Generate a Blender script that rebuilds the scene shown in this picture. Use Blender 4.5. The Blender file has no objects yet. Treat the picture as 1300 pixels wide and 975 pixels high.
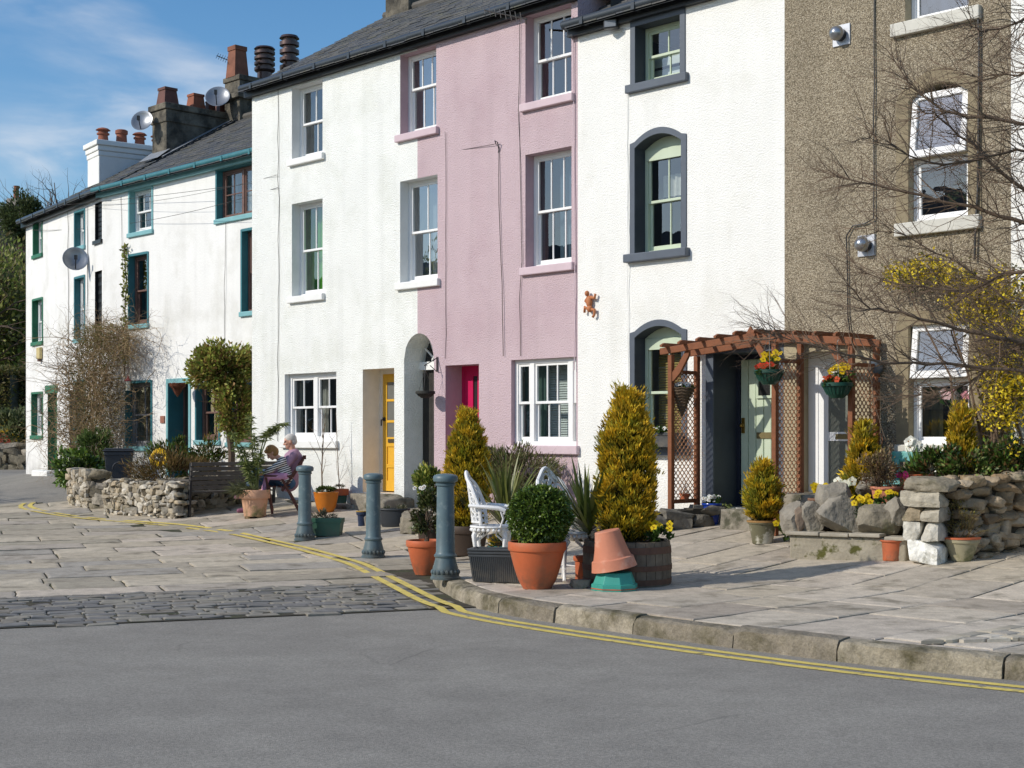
import bpy, math, random
import numpy as np
from mathutils import Vector, Matrix, noise
random.seed(7); rng = np.random.default_rng(11)
PI = math.pi
scene = bpy.context.scene
COLL = scene.collection
# ------------------------------------------------------------------ frame of the place
EYE = 1.56; FPX = 1850.0; CX = 650.0; HY = 556.0
def lin(h, k=1.0):
    h = h.lstrip('#'); out = []
    for i in (0, 2, 4):
        c = int(h[i:i+2], 16)/255
        out.append(k*(c/12.92 if c <= .04045 else ((c+.055)/1.055)**2.4))
    return tuple(out)
def sstep(t):
    t = min(1, max(0, t)); return t*t*(3-2*t)
E_ = Vector((.695, -.719)).normalized(); N_IN = Vector((-E_.y, E_.x))      # along the terrace, and into it
P0 = Vector((0, 21.497))
_ry = [-400, 13, 16, 20, 24, 30, 36, 44, 60, 90, 400]; _rz = [0, 0, .03, .10, .19, .38, .62, .9, 1.3, 1.9, 4.0]
def base(x, y):                      # height of the street
    u = -((x-P0.x)*N_IN.x + (y-P0.y)*N_IN.y)
    return float(np.interp(y, _ry, _rz)) + .25*min(1, max(0, (3-u)/3))*(1-sstep((-x-9)/4))
def kfun(x, y): return max(sstep((x+.95)/1.2), 1-sstep((y-15.9)/2.2))
def pave(x, y): return base(x, y) + .13*kfun(x, y) + .012
KPX = [(1300, 865), (1130, 848), (1000, 832), (850, 812), (730, 795), (640, 781), (590, 768), (560, 752), (549, 738)]
def rayg(px, py, hf):                # where a line of sight meets the ground
    lo, hi = 3.0, 80.0
    for _ in range(60):
        m = (lo+hi)/2; x = (px-CX)/FPX*m; z = EYE-(py-HY)/FPX*m
        if z > hf(x, m): lo = m
        else: hi = m
    m = (lo+hi)/2; x = (px-CX)/FPX*m
    return Vector((x, m, hf(x, m)))
KERB = [rayg(a, b, lambda x, y: base(x, y)) for a, b in KPX]
KERB = [KERB[0] + (KERB[0]-KERB[1])*6] + KERB + [Vector((-.95, 17.5, 0))]
PAVE_POLY = [Vector((k.x, k.y)) for k in KERB] + [Vector((-.95, 23.2)), Vector((4, 19)), Vector((14, 8.5)), Vector((12, 3.2))]
def inside_pave(x, y, inset=0):
    n = len(PAVE_POLY)
    for i in range(n):
        a, b = PAVE_POLY[i], PAVE_POLY[(i+1) % n]; d = (b-a).normalized()
        if (x-a.x)*d.y - (y-a.y)*d.x < inset: return False
    return True
def ground(x, y): return pave(x, y) if inside_pave(x, y) else base(x, y)+.012
def G(px, py): return rayg(px, py, ground)
def at(px, py, Y): return Vector(((px-CX)/FPX*Y, Y, EYE-(py-HY)/FPX*Y))
# ------------------------------------------------------------------ materials
MATS = {}
def mat(name, col=(.5, .5, .5), rough=.6, var=.12, vscale=6, bump=0, bscale=60, metal=0, attr=False, spec=.4,
        col2=None, c2scale=2, c2lo=.5, c2hi=.62, transl=0, kind='noise', detail=5, coord='Object', dist=.01, streak=0, grime=None, speck=0):
    if name in MATS: return MATS[name]
    m = bpy.data.materials.new(name); m.use_nodes = True; nt = m.node_tree; N = nt.nodes; L = nt.links
    b = N['Principled BSDF']; out = N['Material Output']
    b.inputs['Roughness'].default_value = rough; b.inputs['Metallic'].default_value = metal
    b.inputs['Specular IOR Level'].default_value = spec
    tc = N.new('ShaderNodeTexCoord'); co = tc.outputs[coord]
    if attr:
        a = N.new('ShaderNodeAttribute'); a.attribute_name = 'Col'; c = a.outputs['Color']
    else:
        a = N.new('ShaderNodeRGB'); a.outputs[0].default_value = (*col, 1); c = a.outputs[0]
    if col2 is not None:
        n2 = N.new('ShaderNodeTexNoise'); n2.inputs['Scale'].default_value = c2scale; n2.inputs['Detail'].default_value = 7
        n2.inputs['Roughness'].default_value = .65; L.new(co, n2.inputs['Vector'])
        mr = N.new('ShaderNodeMapRange'); mr.inputs['From Min'].default_value = c2lo; mr.inputs['From Max'].default_value = c2hi
        L.new(n2.outputs['Fac'], mr.inputs['Value'])
        mx = N.new('ShaderNodeMix'); mx.data_type = 'RGBA'; L.new(mr.outputs[0], mx.inputs[0]); L.new(c, mx.inputs[6])
        mx.inputs[7].default_value = (*col2, 1); c = mx.outputs[2]
    if var > 0:
        n = N.new('ShaderNodeTexNoise'); n.inputs['Scale'].default_value = vscale; n.inputs['Detail'].default_value = detail
        n.inputs['Roughness'].default_value = .6; L.new(co, n.inputs['Vector'])
        mr = N.new('ShaderNodeMapRange'); mr.inputs['From Min'].default_value = .25; mr.inputs['From Max'].default_value = .75
        mr.inputs['To Min'].default_value = 1-var; mr.inputs['To Max'].default_value = 1+var; L.new(n.outputs['Fac'], mr.inputs['Value'])
        f = mr.outputs[0]
        if streak:
            mp = N.new('ShaderNodeMapping'); mp.inputs['Scale'].default_value = (5, 5, .22); L.new(co, mp.inputs['Vector'])
            ns = N.new('ShaderNodeTexNoise'); ns.inputs['Scale'].default_value = 1; ns.inputs['Detail'].default_value = 5; L.new(mp.outputs[0], ns.inputs['Vector'])
            m2 = N.new('ShaderNodeMapRange'); m2.inputs['From Min'].default_value = .5; m2.inputs['From Max'].default_value = .75
            m2.inputs['To Min'].default_value = 1; m2.inputs['To Max'].default_value = 1-streak; L.new(ns.outputs['Fac'], m2.inputs['Value'])
            mu = N.new('ShaderNodeMath'); mu.operation = 'MULTIPLY'; L.new(f, mu.inputs[0]); L.new(m2.outputs[0], mu.inputs[1]); f = mu.outputs[0]
        mx = N.new('ShaderNodeVectorMath'); mx.operation = 'SCALE'; L.new(c, mx.inputs[0]); L.new(f, mx.inputs['Scale']); c = mx.outputs[0]
    if speck:                          # grit: small light and dark grains
        v = N.new('ShaderNodeTexVoronoi'); v.inputs['Scale'].default_value = 95; L.new(co, v.inputs['Vector']); sc_ = N.new('ShaderNodeSeparateColor'); L.new(v.outputs['Color'], sc_.inputs[0])
        mr = N.new('ShaderNodeMapRange'); mr.inputs['To Min'].default_value = 1-speck; mr.inputs['To Max'].default_value = 1+speck; L.new(sc_.outputs[0], mr.inputs['Value'])
        mx = N.new('ShaderNodeVectorMath'); mx.operation = 'SCALE'; L.new(c, mx.inputs[0]); L.new(mr.outputs[0], mx.inputs['Scale']); c = mx.outputs[0]
    if grime:                          # dirt and damp that fade out above the foot of the thing
        gh, gc, ga = grime; sx = N.new('ShaderNodeSeparateXYZ'); L.new(tc.outputs['Object'], sx.inputs[0])
        mr = N.new('ShaderNodeMapRange'); mr.inputs['From Min'].default_value = 0; mr.inputs['From Max'].default_value = gh; mr.inputs['To Min'].default_value = ga; mr.inputs['To Max'].default_value = 0; L.new(sx.outputs['Z'], mr.inputs['Value'])
        gn = N.new('ShaderNodeTexNoise'); gn.inputs['Scale'].default_value = 2.2/gh; gn.inputs['Detail'].default_value = 7; gn.inputs['Roughness'].default_value = .65; L.new(tc.outputs['Object'], gn.inputs['Vector'])
        m2 = N.new('ShaderNodeMapRange'); m2.inputs['From Min'].default_value = .36; m2.inputs['From Max'].default_value = .62; L.new(gn.outputs['Fac'], m2.inputs['Value'])
        mu = N.new('ShaderNodeMath'); mu.operation = 'MULTIPLY'; L.new(mr.outputs[0], mu.inputs[0]); L.new(m2.outputs[0], mu.inputs[1])
        mx = N.new('ShaderNodeMix'); mx.data_type = 'RGBA'; L.new(mu.outputs[0], mx.inputs[0]); L.new(c, mx.inputs[6]); mx.inputs[7].default_value = (*gc, 1); c = mx.outputs[2]
    L.new(c, b.inputs['Base Color'])
    if bump > 0:
        if kind == 'voronoi':
            n = N.new('ShaderNodeTexVoronoi'); n.inputs['Scale'].default_value = bscale; L.new(co, n.inputs['Vector']); h = n.outputs['Distance']
        else:
            n = N.new('ShaderNodeTexNoise'); n.inputs['Scale'].default_value = bscale; n.inputs['Detail'].default_value = 4
            L.new(co, n.inputs['Vector']); h = n.outputs['Fac']
        bp = N.new('ShaderNodeBump'); bp.inputs['Strength'].default_value = bump; bp.inputs['Distance'].default_value = dist
        L.new(h, bp.inputs['Height']); L.new(bp.outputs[0], b.inputs['Normal'])
    if transl > 0:
        t = N.new('ShaderNodeBsdfTranslucent'); L.new(c, t.inputs['Color'])
        ms = N.new('ShaderNodeMixShader'); ms.inputs[0].default_value = transl
        L.new(b.outputs[0], ms.inputs[1]); L.new(t.outputs[0], ms.inputs[2]); L.new(ms.outputs[0], out.inputs['Surface'])
    MATS[name] = m; return m
def glass_mat(name, refl=.10, tint=(.9, .95, .95), rough=.0):
    if name in MATS: return MATS[name]
    m = bpy.data.materials.new(name); m.use_nodes = True; nt = m.node_tree; N = nt.nodes; L = nt.links
    N.remove(N['Principled BSDF']); out = N['Material Output']
    tr = N.new('ShaderNodeBsdfTransparent'); tr.inputs[0].default_value = (*tint, 1)
    gl = N.new('ShaderNodeBsdfGlossy'); gl.inputs['Roughness'].default_value = rough; gl.inputs['Color'].default_value = (1, 1, 1, 1)
    ge = N.new('ShaderNodeNewGeometry'); dt = N.new('ShaderNodeVectorMath'); dt.operation = 'DOT_PRODUCT'; L.new(ge.outputs['Normal'], dt.inputs[0]); L.new(ge.outputs['Incoming'], dt.inputs[1])
    ab = N.new('ShaderNodeMath'); ab.operation = 'ABSOLUTE'; L.new(dt.outputs['Value'], ab.inputs[0])
    iv = N.new('ShaderNodeMath'); iv.operation = 'SUBTRACT'; iv.inputs[0].default_value = 1; L.new(ab.outputs[0], iv.inputs[1])
    pw_ = N.new('ShaderNodeMath'); pw_.operation = 'POWER'; pw_.inputs[1].default_value = 4; L.new(iv.outputs[0], pw_.inputs[0])
    ad = N.new('ShaderNodeMath'); ad.operation = 'ADD'; ad.use_clamp = True; ad.inputs[1].default_value = refl; L.new(pw_.outputs[0], ad.inputs[0])
    tc = N.new('ShaderNodeTexCoord'); nz = N.new('ShaderNodeTexNoise'); nz.inputs['Scale'].default_value = 2.5; L.new(tc.outputs['Object'], nz.inputs['Vector'])
    bp = N.new('ShaderNodeBump'); bp.inputs['Strength'].default_value = .12; bp.inputs['Distance'].default_value = .02; L.new(nz.outputs['Fac'], bp.inputs['Height']); L.new(bp.outputs[0], gl.inputs['Normal'])
    ms = N.new('ShaderNodeMixShader'); L.new(ad.outputs[0], ms.inputs[0]); L.new(tr.outputs[0], ms.inputs[1]); L.new(gl.outputs[0], ms.inputs[2])
    L.new(ms.outputs[0], out.inputs['Surface']); MATS[name] = m; return m
# ------------------------------------------------------------------ mesh building
class MB:
    def __init__(s): s.v = []; s.f = []; s.c = []
    def add(s, vs, fs, col=None):
        o = len(s.v); s.v.extend([tuple(v) for v in vs])
        for f in fs: s.f.append(tuple(i+o for i in f)); s.c.append(col)
    def box(s, x0, x1, y0, y1, z0, z1, col=None, M=None):
        vs = [Vector((x, y, z)) for z in (z0, z1) for y in (y0, y1) for x in (x0, x1)]
        if M is not None: vs = [M @ v for v in vs]
        s.add(vs, [(0, 2, 3, 1), (4, 5, 7, 6), (0, 1, 5, 4), (2, 6, 7, 3), (0, 4, 6, 2), (1, 3, 7, 5)], col)
    def bar(s, a, b, w, h, col=None, up=(0, 0, 1)):
        a, b = Vector(a), Vector(b); d = (b-a).normalized(); up = Vector(up)
        if abs(d.dot(up)) > .98: up = Vector((0, 1, 0))
        x = d.cross(up).normalized()*(w/2); z = x.cross(d).normalized()*(h/2)
        vs = [a-x-z, a+x-z, a-x+z, a+x+z, b-x-z, b+x-z, b-x+z, b+x+z]
        s.add(vs, [(0, 1, 3, 2), (4, 6, 7, 5), (0, 4, 5, 1), (2, 3, 7, 6), (0, 2, 6, 4), (1, 5, 7, 3)], col)
    def lathe(s, prof, n=24, c=(0, 0, 0), M=None, col=None, wob=0):
        vs = []; c = Vector(c)
        for r, z in prof:
            for i in range(n):
                a = 2*PI*i/n; rr = r*(1+wob*math.sin(3*a+z*7))
                v = Vector((rr*math.cos(a), rr*math.sin(a), z))
                if M is not None: v = M @ v
                vs.append(v+c)
        fs = [(k*n+i, k*n+(i+1) % n, (k+1)*n+(i+1) % n, (k+1)*n+i) for k in range(len(prof)-1) for i in range(n)]
        fs.append(tuple(range(n-1, -1, -1))); fs.append(tuple((len(prof)-1)*n+i for i in range(n)))
        s.add(vs, fs, col)
    def tube(s, pts, rad, n=6, col=None, cap=True):
        pts = [Vector(p) for p in pts]; m = len(pts)
        if not hasattr(rad, '__len__'): rad = [rad]*m
        vs = []; px = None
        for i, p in enumerate(pts):
            d = (pts[min(i+1, m-1)]-pts[max(i-1, 0)])
            if d.length < 1e-9: d = Vector((0, 0, 1))
            d.normalize()
            if px is None:
                px = d.cross(Vector((0, 0, 1)) if abs(d.z) < .9 else Vector((1, 0, 0))).normalized()
            else:
                px = (px-d*px.dot(d)); px = px.normalized() if px.length > 1e-6 else d.orthogonal().normalized()
            q = d.cross(px)
            for k in range(n):
                a = 2*PI*k/n; vs.append(p+(px*math.cos(a)+q*math.sin(a))*rad[i])
        fs = [(k*n+i, k*n+(i+1) % n, (k+1)*n+(i+1) % n, (k+1)*n+i) for k in range(m-1) for i in range(n)]
        if cap: fs += [tuple(range(n-1, -1, -1)), tuple((m-1)*n+i for i in range(n))]
        s.add(vs, fs, col)
    def prism(s, poly, y0, y1, col=None, M=None):         # outline in x,z extruded along y
        n = len(poly); vs = [Vector((x, y, z)) for y in (y0, y1) for x, z in poly]
        if M is not None: vs = [M @ v for v in vs]
        fs = [tuple(range(n)), tuple(range(2*n-1, n-1, -1))] + [(i, i+n, (i+1) % n+n, (i+1) % n) for i in range(n)]
        s.add(vs, fs, col)
    def ell(s, c, r, col=None, nu=14, nv=9, M=None, lump=0, seed=0):
        vs = []; c = Vector(c)
        for j in range(nv+1):
            t = PI*j/nv
            for i in range(nu):
                a = 2*PI*i/nu; d = Vector((math.sin(t)*math.cos(a), math.sin(t)*math.sin(a), math.cos(t)))
                k = 1+lump*noise.noise(d*2+Vector((seed, seed*2, 0))) if lump else 1
                v = Vector((d.x*r[0], d.y*r[1], d.z*r[2]))*k
                if M is not None: v = M @ v
                vs.append(c+v)
        fs = [(j*nu+i, (j+1)*nu+i, (j+1)*nu+(i+1) % nu, j*nu+(i+1) % nu) for j in range(nv) for i in range(nu)]
        s.add(vs, fs, col)
    def rock(s, c, size, col=None, rot=0, seed=0, n=5, sq=.62, lump=.16, M=None, tilt=0, cuts=0, cutd=(.62, .95)):
        rr_ = random.Random(seed*77+1); pl_ = []
        for _ in range(cuts):
            v_ = Vector((rr_.gauss(0, 1), rr_.gauss(0, 1), rr_.gauss(0, .8))).normalized(); pl_.append((v_, rr_.uniform(*cutd)))
        vs = []; fs = []; idx = {}; c = Vector(c)
        R = Matrix.Rotation(rot, 3, 'Z') @ Matrix.Rotation(tilt, 3, 'Y')
        def vert(p):
            k = tuple(round(q, 4) for q in p)
            if k in idx: return idx[k]
            d = Vector(p); e = d.normalized(); q = e*(1-sq)*1.15+d*sq
            q += e*lump*noise.noise(e*1.6+Vector((seed*3.1, seed*1.7, seed)))+e*lump*.45*noise.noise(e*4.5+Vector((seed, seed*5.1, 3)))
            for nv_, dd_ in pl_:
                h_ = q.dot(nv_)-dd_
                if h_ > 0: q = q-nv_*h_
            q += e*.05*(noise.noise(e*9+Vector((seed, 7, seed)))) if cuts else Vector((0, 0, 0))
            v = R @ Vector((q.x*size[0]/2, q.y*size[1]/2, q.z*size[2]/2))+c
            if M is not None: v = M @ v
            idx[k] = len(vs); vs.append(v); return idx[k]
        for ax in range(3):
            for sg in (-1, 1):
                for i in range(n):
                    for j in range(n):
                        q = []
                        for a, b in ((i, j), (i+1, j), (i+1, j+1), (i, j+1)):
                            p = [0, 0, 0]; p[ax] = sg; p[(ax+1) % 3] = -1+2*a/n; p[(ax+2) % 3] = -1+2*b/n
                            q.append(vert(p))
                        fs.append(tuple(q if sg > 0 else q[::-1]))
        s.add(vs, fs, col)
    def arr(s): return np.array(s.v)
def link(name, me, parent=None, label=None):
    o = bpy.data.objects.new(name, me); COLL.objects.link(o)
    if parent is not None: o.parent = parent
    if label: o['label'] = label
    return o
def obj(name, mb, m, parent=None, smooth=False, bevel=0, label=None, seg=2):
    me = bpy.data.meshes.new(name); me.from_pydata(mb.v, [], mb.f); me.update()
    if any(c is not None for c in mb.c):
        at_ = me.color_attributes.new('Col', 'FLOAT_COLOR', 'CORNER')
        tot = np.array([len(f) for f in mb.f]); cc = np.array([(*(c or (.5, .5, .5)), 1) for c in mb.c], dtype=np.float32)
        at_.data.foreach_set('color', np.repeat(cc, tot, axis=0).ravel())
    if m is not None: me.materials.append(m)
    if smooth:
        me.polygons.foreach_set('use_smooth', [True]*len(me.polygons))
        if smooth != 'all': me.set_sharp_from_angle(angle=math.radians(38))
    o = link(name, me, parent, label)
    if bevel:
        b = o.modifiers.new('bevel', 'BEVEL'); b.width = bevel; b.segments = seg; b.limit_method = 'ANGLE'; b.angle_limit = math.radians(40)
    return o
def tag(o, label=None, cat=None, group=None, kind=None):
    if label: o['label'] = label
    if cat: o['category'] = cat
    if group: o['group'] = group
    if kind: o['kind'] = kind
    return o
def thing(name, label, cat, loc=(0, 0, 0), rotz=0, group=None):
    o = bpy.data.objects.new(name, None); COLL.objects.link(o); o.location = loc; o.rotation_euler = (0, 0, rotz)
    o.empty_display_size = .1
    return tag(o, label, cat, group)
def struct(name, mb, m, **k):
    o = obj(name, mb, m, **k); o['kind'] = 'structure'; return o
def copy_tree(o, parent=None):
    c = o.copy(); COLL.objects.link(c)
    if parent is not None: c.parent = parent
    for ch in list(o.children): copy_tree(ch, c)
    return c
# ------------------------------------------------------------------ foliage
def unit(a): return a/np.maximum(np.linalg.norm(a, axis=-1, keepdims=True), 1e-9)
def rdir(n): return unit(rng.normal(size=(n, 3)))
def pal(n, cols, jit=.15):
    cols = np.array(cols); i = rng.integers(0, len(cols), n); j = rng.integers(0, len(cols), n); t = rng.random((n, 1))
    return (cols[i]*(1-t)+cols[j]*t)*(1+jit*rng.normal(size=(n, 1))).clip(.4, 1.8)
def quads_obj(name, V, cols, m, parent=None, smooth=False):
    n = V.shape[0]; k = V.shape[1]; me = bpy.data.meshes.new(name)
    me.vertices.add(n*k); me.vertices.foreach_set('co', V.reshape(-1).astype(np.float32))
    me.loops.add(n*k); me.loops.foreach_set('vertex_index', np.arange(n*k, dtype=np.int32))
    me.polygons.add(n); me.polygons.foreach_set('loop_start', np.arange(0, n*k, k, dtype=np.int32)); me.polygons.foreach_set('loop_total', np.full(n, k, dtype=np.int32))
    me.update(calc_edges=True)
    a = me.color_attributes.new('Col', 'FLOAT_COLOR', 'CORNER')
    cc = np.concatenate([cols.clip(0, 1), np.ones((n, 1))], axis=1).astype(np.float32); a.data.foreach_set('color', np.repeat(cc, k, axis=0).ravel())
    me.materials.append(m); return link(name, me, parent)
def leaf_quads(P, D, ln, wd, up=None):
    n = len(P); D = unit(D); S = unit(np.cross(D, rdir(n) if up is None else up)); ln = np.broadcast_to(np.asarray(ln, float), (n,))[:, None]; wd = np.broadcast_to(np.asarray(wd, float), (n,))[:, None]
    U = np.cross(S, D)
    return np.stack([P, P+D*ln*.45+S*wd*.5+U*ln*.06, P+D*ln, P+D*ln*.45-S*wd*.5+U*ln*.06], axis=1)
def clumps(n, rad, centre, ncl=14, csize=.35, shell=.55):
    """points gathered in leafy clumps inside an ellipsoid; returns points and how far out each lies (0..1)"""
    C = rdir(ncl)*(shell+(1-shell)*rng.random((ncl, 1)))*.82
    C[:, 2] *= 1.0
    w = rng.random(ncl)+.4; i = rng.choice(ncl, n, p=w/w.sum())
    P = C[i]+rdir(n)*csize*np.sqrt(rng.random((n, 1)))*(.6+.6*rng.random(ncl)[i][:, None])
    d = np.linalg.norm(P, axis=1)
    return P*np.array(rad)+np.array(centre), d.clip(0, 1.2)
LEAF = mat('leaf', attr=True, rough=.55, var=.25, vscale=9, transl=.35, spec=.3)
WAXY = mat('waxy_leaf', attr=True, rough=.32, var=.2, vscale=9, transl=.12, spec=.5)
PETAL = mat('petal', attr=True, rough=.6, var=.08, transl=.3, spec=.2)
BARK = mat('bark', lin('6b5a4b', .8), rough=.9, var=.35, vscale=14, bump=.6, bscale=45)
TWIG = mat('twig', lin('73604f', .85), rough=.85, var=.3, vscale=20)
SOIL = mat('soil', (.035, .024, .016), rough=1, var=.4, vscale=30, bump=1, bscale=60, dist=.02)
def shrub(name, n, rad, c, cols, parent, ln=.06, wd=.03, ncl=16, csize=.4, upness=.4, m=None, dark=.45, shell=.5, gravity=0):
    P, d = clumps(n, rad, c, ncl, csize, shell)
    O = unit((P-np.array(c))/np.array(rad)); D = O+rdir(n)*.8; D[:, 2] += upness-gravity
    col = pal(n, cols)*(dark+(1-dark)*np.clip(d, 0, 1)**1.5)[:, None]  # leaves deeper in the clump are darkened: inner shade put into the colour
    s = .7+.6*rng.random(n)
    return quads_obj(name, leaf_quads(P, D, ln*s, wd*s), col*1.25, m or LEAF, parent)
def conifer(name, h, R, prof, n, cols, parent, z0=0, ln=.075, seed=0):
    """feathery sprays: each tuft is a fan of small scales that starts inside the crown and reaches up and out"""
    per = 34; nt = max(40, n//per); rs = np.random.default_rng(seed+3)
    t = rs.random(nt)**.92; a = rs.random(nt)*2*PI; rp = np.interp(t, [p[0] for p in prof], [p[1] for p in prof])*R
    lump = np.array([1+.22*noise.noise(Vector((math.cos(x)*1.7+seed, math.sin(x)*1.7, y*h*2.6))) for x, y in zip(a, t)])
    L = (.10+.28*R)*(.65+.7*rs.random(nt))*np.where(rs.random(nt) < .08, 1.35, 1); rp = rp*lump
    up = 1.15+.9*t; hd = np.stack([np.cos(a), np.sin(a)], 1); d = unit(np.concatenate([hd*.8, up[:, None]], 1)+.28*rs.normal(size=(nt, 3)))
    base_ = np.concatenate([hd*np.maximum(rp-L*.42*.8, rp*.35)[:, None], (z0+t*h-L*.35)[:, None]], 1)
    side = unit(np.cross(d, np.concatenate([hd, np.zeros((nt, 1))], 1)+.2*rs.normal(size=(nt, 3))))
    i = np.repeat(np.arange(nt), per); m = len(i); u = rs.random(m)**.8; w = rs.normal(size=m)*.30*(.25+.75*u)*(1.15-.75*u); v = rs.normal(size=m)*.07
    out = np.cross(side, d)
    P = base_[i]+d[i]*(L[i]*u)[:, None]+side[i]*(L[i]*w)[:, None]+out[i]*(L[i]*v)[:, None]
    D = d[i]+side[i]*(w*1.6)[:, None]+.25*rs.normal(size=(m, 3))
    tc = pal(nt, cols, .16); pt = np.array([noise.noise(Vector((math.cos(x)*1.3+seed*3, math.sin(x)*1.3, y*h*2.2+9))) for x, y in zip(a, t)])
    tc = tc*(1-.5*np.clip(pt, 0, .8)[:, None]*np.array([1, .5, .6])); tc = tc*(.72+.5*rs.random((nt, 1)))
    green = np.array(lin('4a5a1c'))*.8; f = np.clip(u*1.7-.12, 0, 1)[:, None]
    col = (green*(1-f)+tc[i]*f)*(.40+.92*u)[:, None]*(1+.1*rs.normal(size=(m, 1)))  # inner green, plus darkening that paints the shade between sprays
    s_ = .6+.7*rs.random(m)
    return quads_obj(name, leaf_quads(P, D, ln*s_, ln*.27*s_), col, LEAF, parent)
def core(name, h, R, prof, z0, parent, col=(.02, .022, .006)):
    mb = MB(); mb.lathe([(max(.004, R*.56*b), z0+a*h*.96) for a, b in prof], 14, col=col, wob=.1); return obj(name, mb, LEAF, parent)  # near-black filler standing in for the shade inside the crown
def blades(name, n, L, W, cols, parent, c=(0, 0, 0), droop=.5, spread=1.0, m=None, segs=7, minel=.1):
    Q = []; C = []
    for i in range(n):
        a = random.random()*2*PI; el = math.radians(88)-spread*random.random()**.8*(math.radians(88)-minel); l = L*(.6+.4*random.random()); w = W*(.7+.5*random.random())
        p = Vector(c)+Vector((random.uniform(-.03, .03), random.uniform(-.03, .03), random.uniform(0, .12)*L))
        hd = Vector((math.cos(a), math.sin(a), 0)); sd = Vector((-math.sin(a), math.cos(a), 0)); col = pal(1, cols, .12)[0]; prev = None
        for k in range(segs+1):
            t = k/segs; e = el-droop*t*t*(1.2-math.sin(el)*.8); ww = w*(min(1, t*5+.35))*(1-t**2.2)+.001
            cur = (p-sd*ww/2, p+sd*ww/2)
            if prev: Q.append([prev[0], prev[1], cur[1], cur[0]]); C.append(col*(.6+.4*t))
            prev = cur; p = p+(hd*math.cos(e)+Vector((0, 0, 1))*math.sin(e))*l/segs
    return quads_obj(name, np.array([[tuple(v) for v in q] for q in Q]), np.array(C), m or WAXY, parent)
def twigs(mb, n, start, length, r0=.006, segs=6, wander=.35, up=.5, spread=1.0, col=None, sides=3, fork=0, bias=(0, 0, 0)):
    for i in range(n):
        p = Vector(start(i)) if callable(start) else Vector(start)
        d = Vector((random.gauss(0, spread), random.gauss(0, spread), abs(random.gauss(0, .6))+up)).normalized()
        walk(mb, p, d, length*(.6+.6*random.random()), r0*(.7+.6*random.random()), segs, wander, col, sides, fork, Vector(bias))
def walk(mb, p, d, L, r, segs, wander, col, sides, fork, bias=Vector((0, 0, 0))):
    pts = [p.copy()]; rs = [r]
    for k in range(segs):
        d = (d+Vector((random.gauss(0, wander), random.gauss(0, wander), random.gauss(0, wander)))*.6+bias*.25).normalized()
        p = p+d*L/segs; pts.append(p.copy()); rs.append(r*(1-.75*(k+1)/segs))
        if fork and k > 0 and random.random() < .75:
            sd = (d+Vector((random.gauss(0, .7), random.gauss(0, .7), random.gauss(0, .6)))).normalized()
            walk(mb, p.copy(), sd, L*.55*(1-.5*k/segs), rs[-1]*.75, max(3, segs-1), wander, col, sides, fork-1, bias)
    mb.tube(pts, rs, sides, col, cap=False)
# ------------------------------------------------------------------ ground, road, paving
ASPH = mat('asphalt', lin('8b867d', 1.04), rough=.92, var=.13, vscale=2.2, bump=.6, bscale=150, dist=.008, detail=12,
           col2=lin('807b73', 1.02), c2scale=.45, c2lo=.42, c2hi=.7, speck=.22)
def _cracks():
    nt = ASPH.node_tree; N = nt.nodes; L = nt.links; b = N['Principled BSDF']; src = b.inputs['Base Color'].links[0].from_socket; tc = N.new('ShaderNodeTexCoord')
    nz = N.new('ShaderNodeTexNoise'); nz.inputs['Scale'].default_value = 1.6; nz.inputs['Detail'].default_value = 6; L.new(tc.outputs['Object'], nz.inputs['Vector'])
    mxv = N.new('ShaderNodeMix'); mxv.data_type = 'RGBA'; mxv.inputs[0].default_value = .22; L.new(tc.outputs['Object'], mxv.inputs[6]); L.new(nz.outputs['Color'], mxv.inputs[7])
    v = N.new('ShaderNodeTexVoronoi'); v.feature = 'DISTANCE_TO_EDGE'; v.inputs['Scale'].default_value = .55; L.new(mxv.outputs[2], v.inputs['Vector'])
    m = N.new('ShaderNodeMapRange'); m.inputs['From Min'].default_value = .002; m.inputs['From Max'].default_value = .006; m.inputs['To Min'].default_value = 1; m.inputs['To Max'].default_value = 0; L.new(v.outputs['Distance'], m.inputs['Value'])
    n2 = N.new('ShaderNodeTexNoise'); n2.inputs['Scale'].default_value = .35; L.new(tc.outputs['Object'], n2.inputs['Vector']); m2 = N.new('ShaderNodeMapRange'); m2.inputs['From Min'].default_value = .52; m2.inputs['From Max'].default_value = .6; m2.inputs['To Max'].default_value = .22; L.new(n2.outputs['Fac'], m2.inputs['Value'])
    mu = N.new('ShaderNodeMath'); mu.operation = 'MULTIPLY'; L.new(m.outputs[0], mu.inputs[0]); L.new(m2.outputs[0], mu.inputs[1])
    mx = N.new('ShaderNodeMix'); mx.data_type = 'RGBA'; L.new(mu.outputs[0], mx.inputs[0]); L.new(src, mx.inputs[6]); mx.inputs[7].default_value = (.03, .028, .025, 1); L.new(mx.outputs[2], b.inputs['Base Color'])
_cracks()
EARTH = mat('ground_earth', lin('5d6238', .7), rough=1, var=.4, vscale=.8, bump=.5, bscale=9, dist=.05, col2=lin('6a5b48', .7), c2scale=.2)
FLAG = mat('flagstone', attr=True, rough=.85, var=.24, vscale=7, bump=.5, bscale=45, dist=.008, speck=.10, col2=lin('756d5c', .85), c2scale=2.6, c2lo=.53, c2hi=.75, detail=8)
SETT = mat('sett', attr=True, rough=.75, var=.25, vscale=9, bump=.4, bscale=60, dist=.006)
BED = mat('joint_bed', lin('4b4538', .8), rough=1, var=.5, vscale=7, bump=.8, bscale=50, dist=.01, col2=lin('4d5630', .7), c2scale=3, c2lo=.5, c2hi=.68)
KERBM = mat('kerbstone', attr=True, rough=.88, var=.3, vscale=7, bump=1, bscale=22, dist=.02, col2=lin('5f583f', .75), c2scale=3.2, c2lo=.46, c2hi=.66, speck=.15, detail=9)
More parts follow.
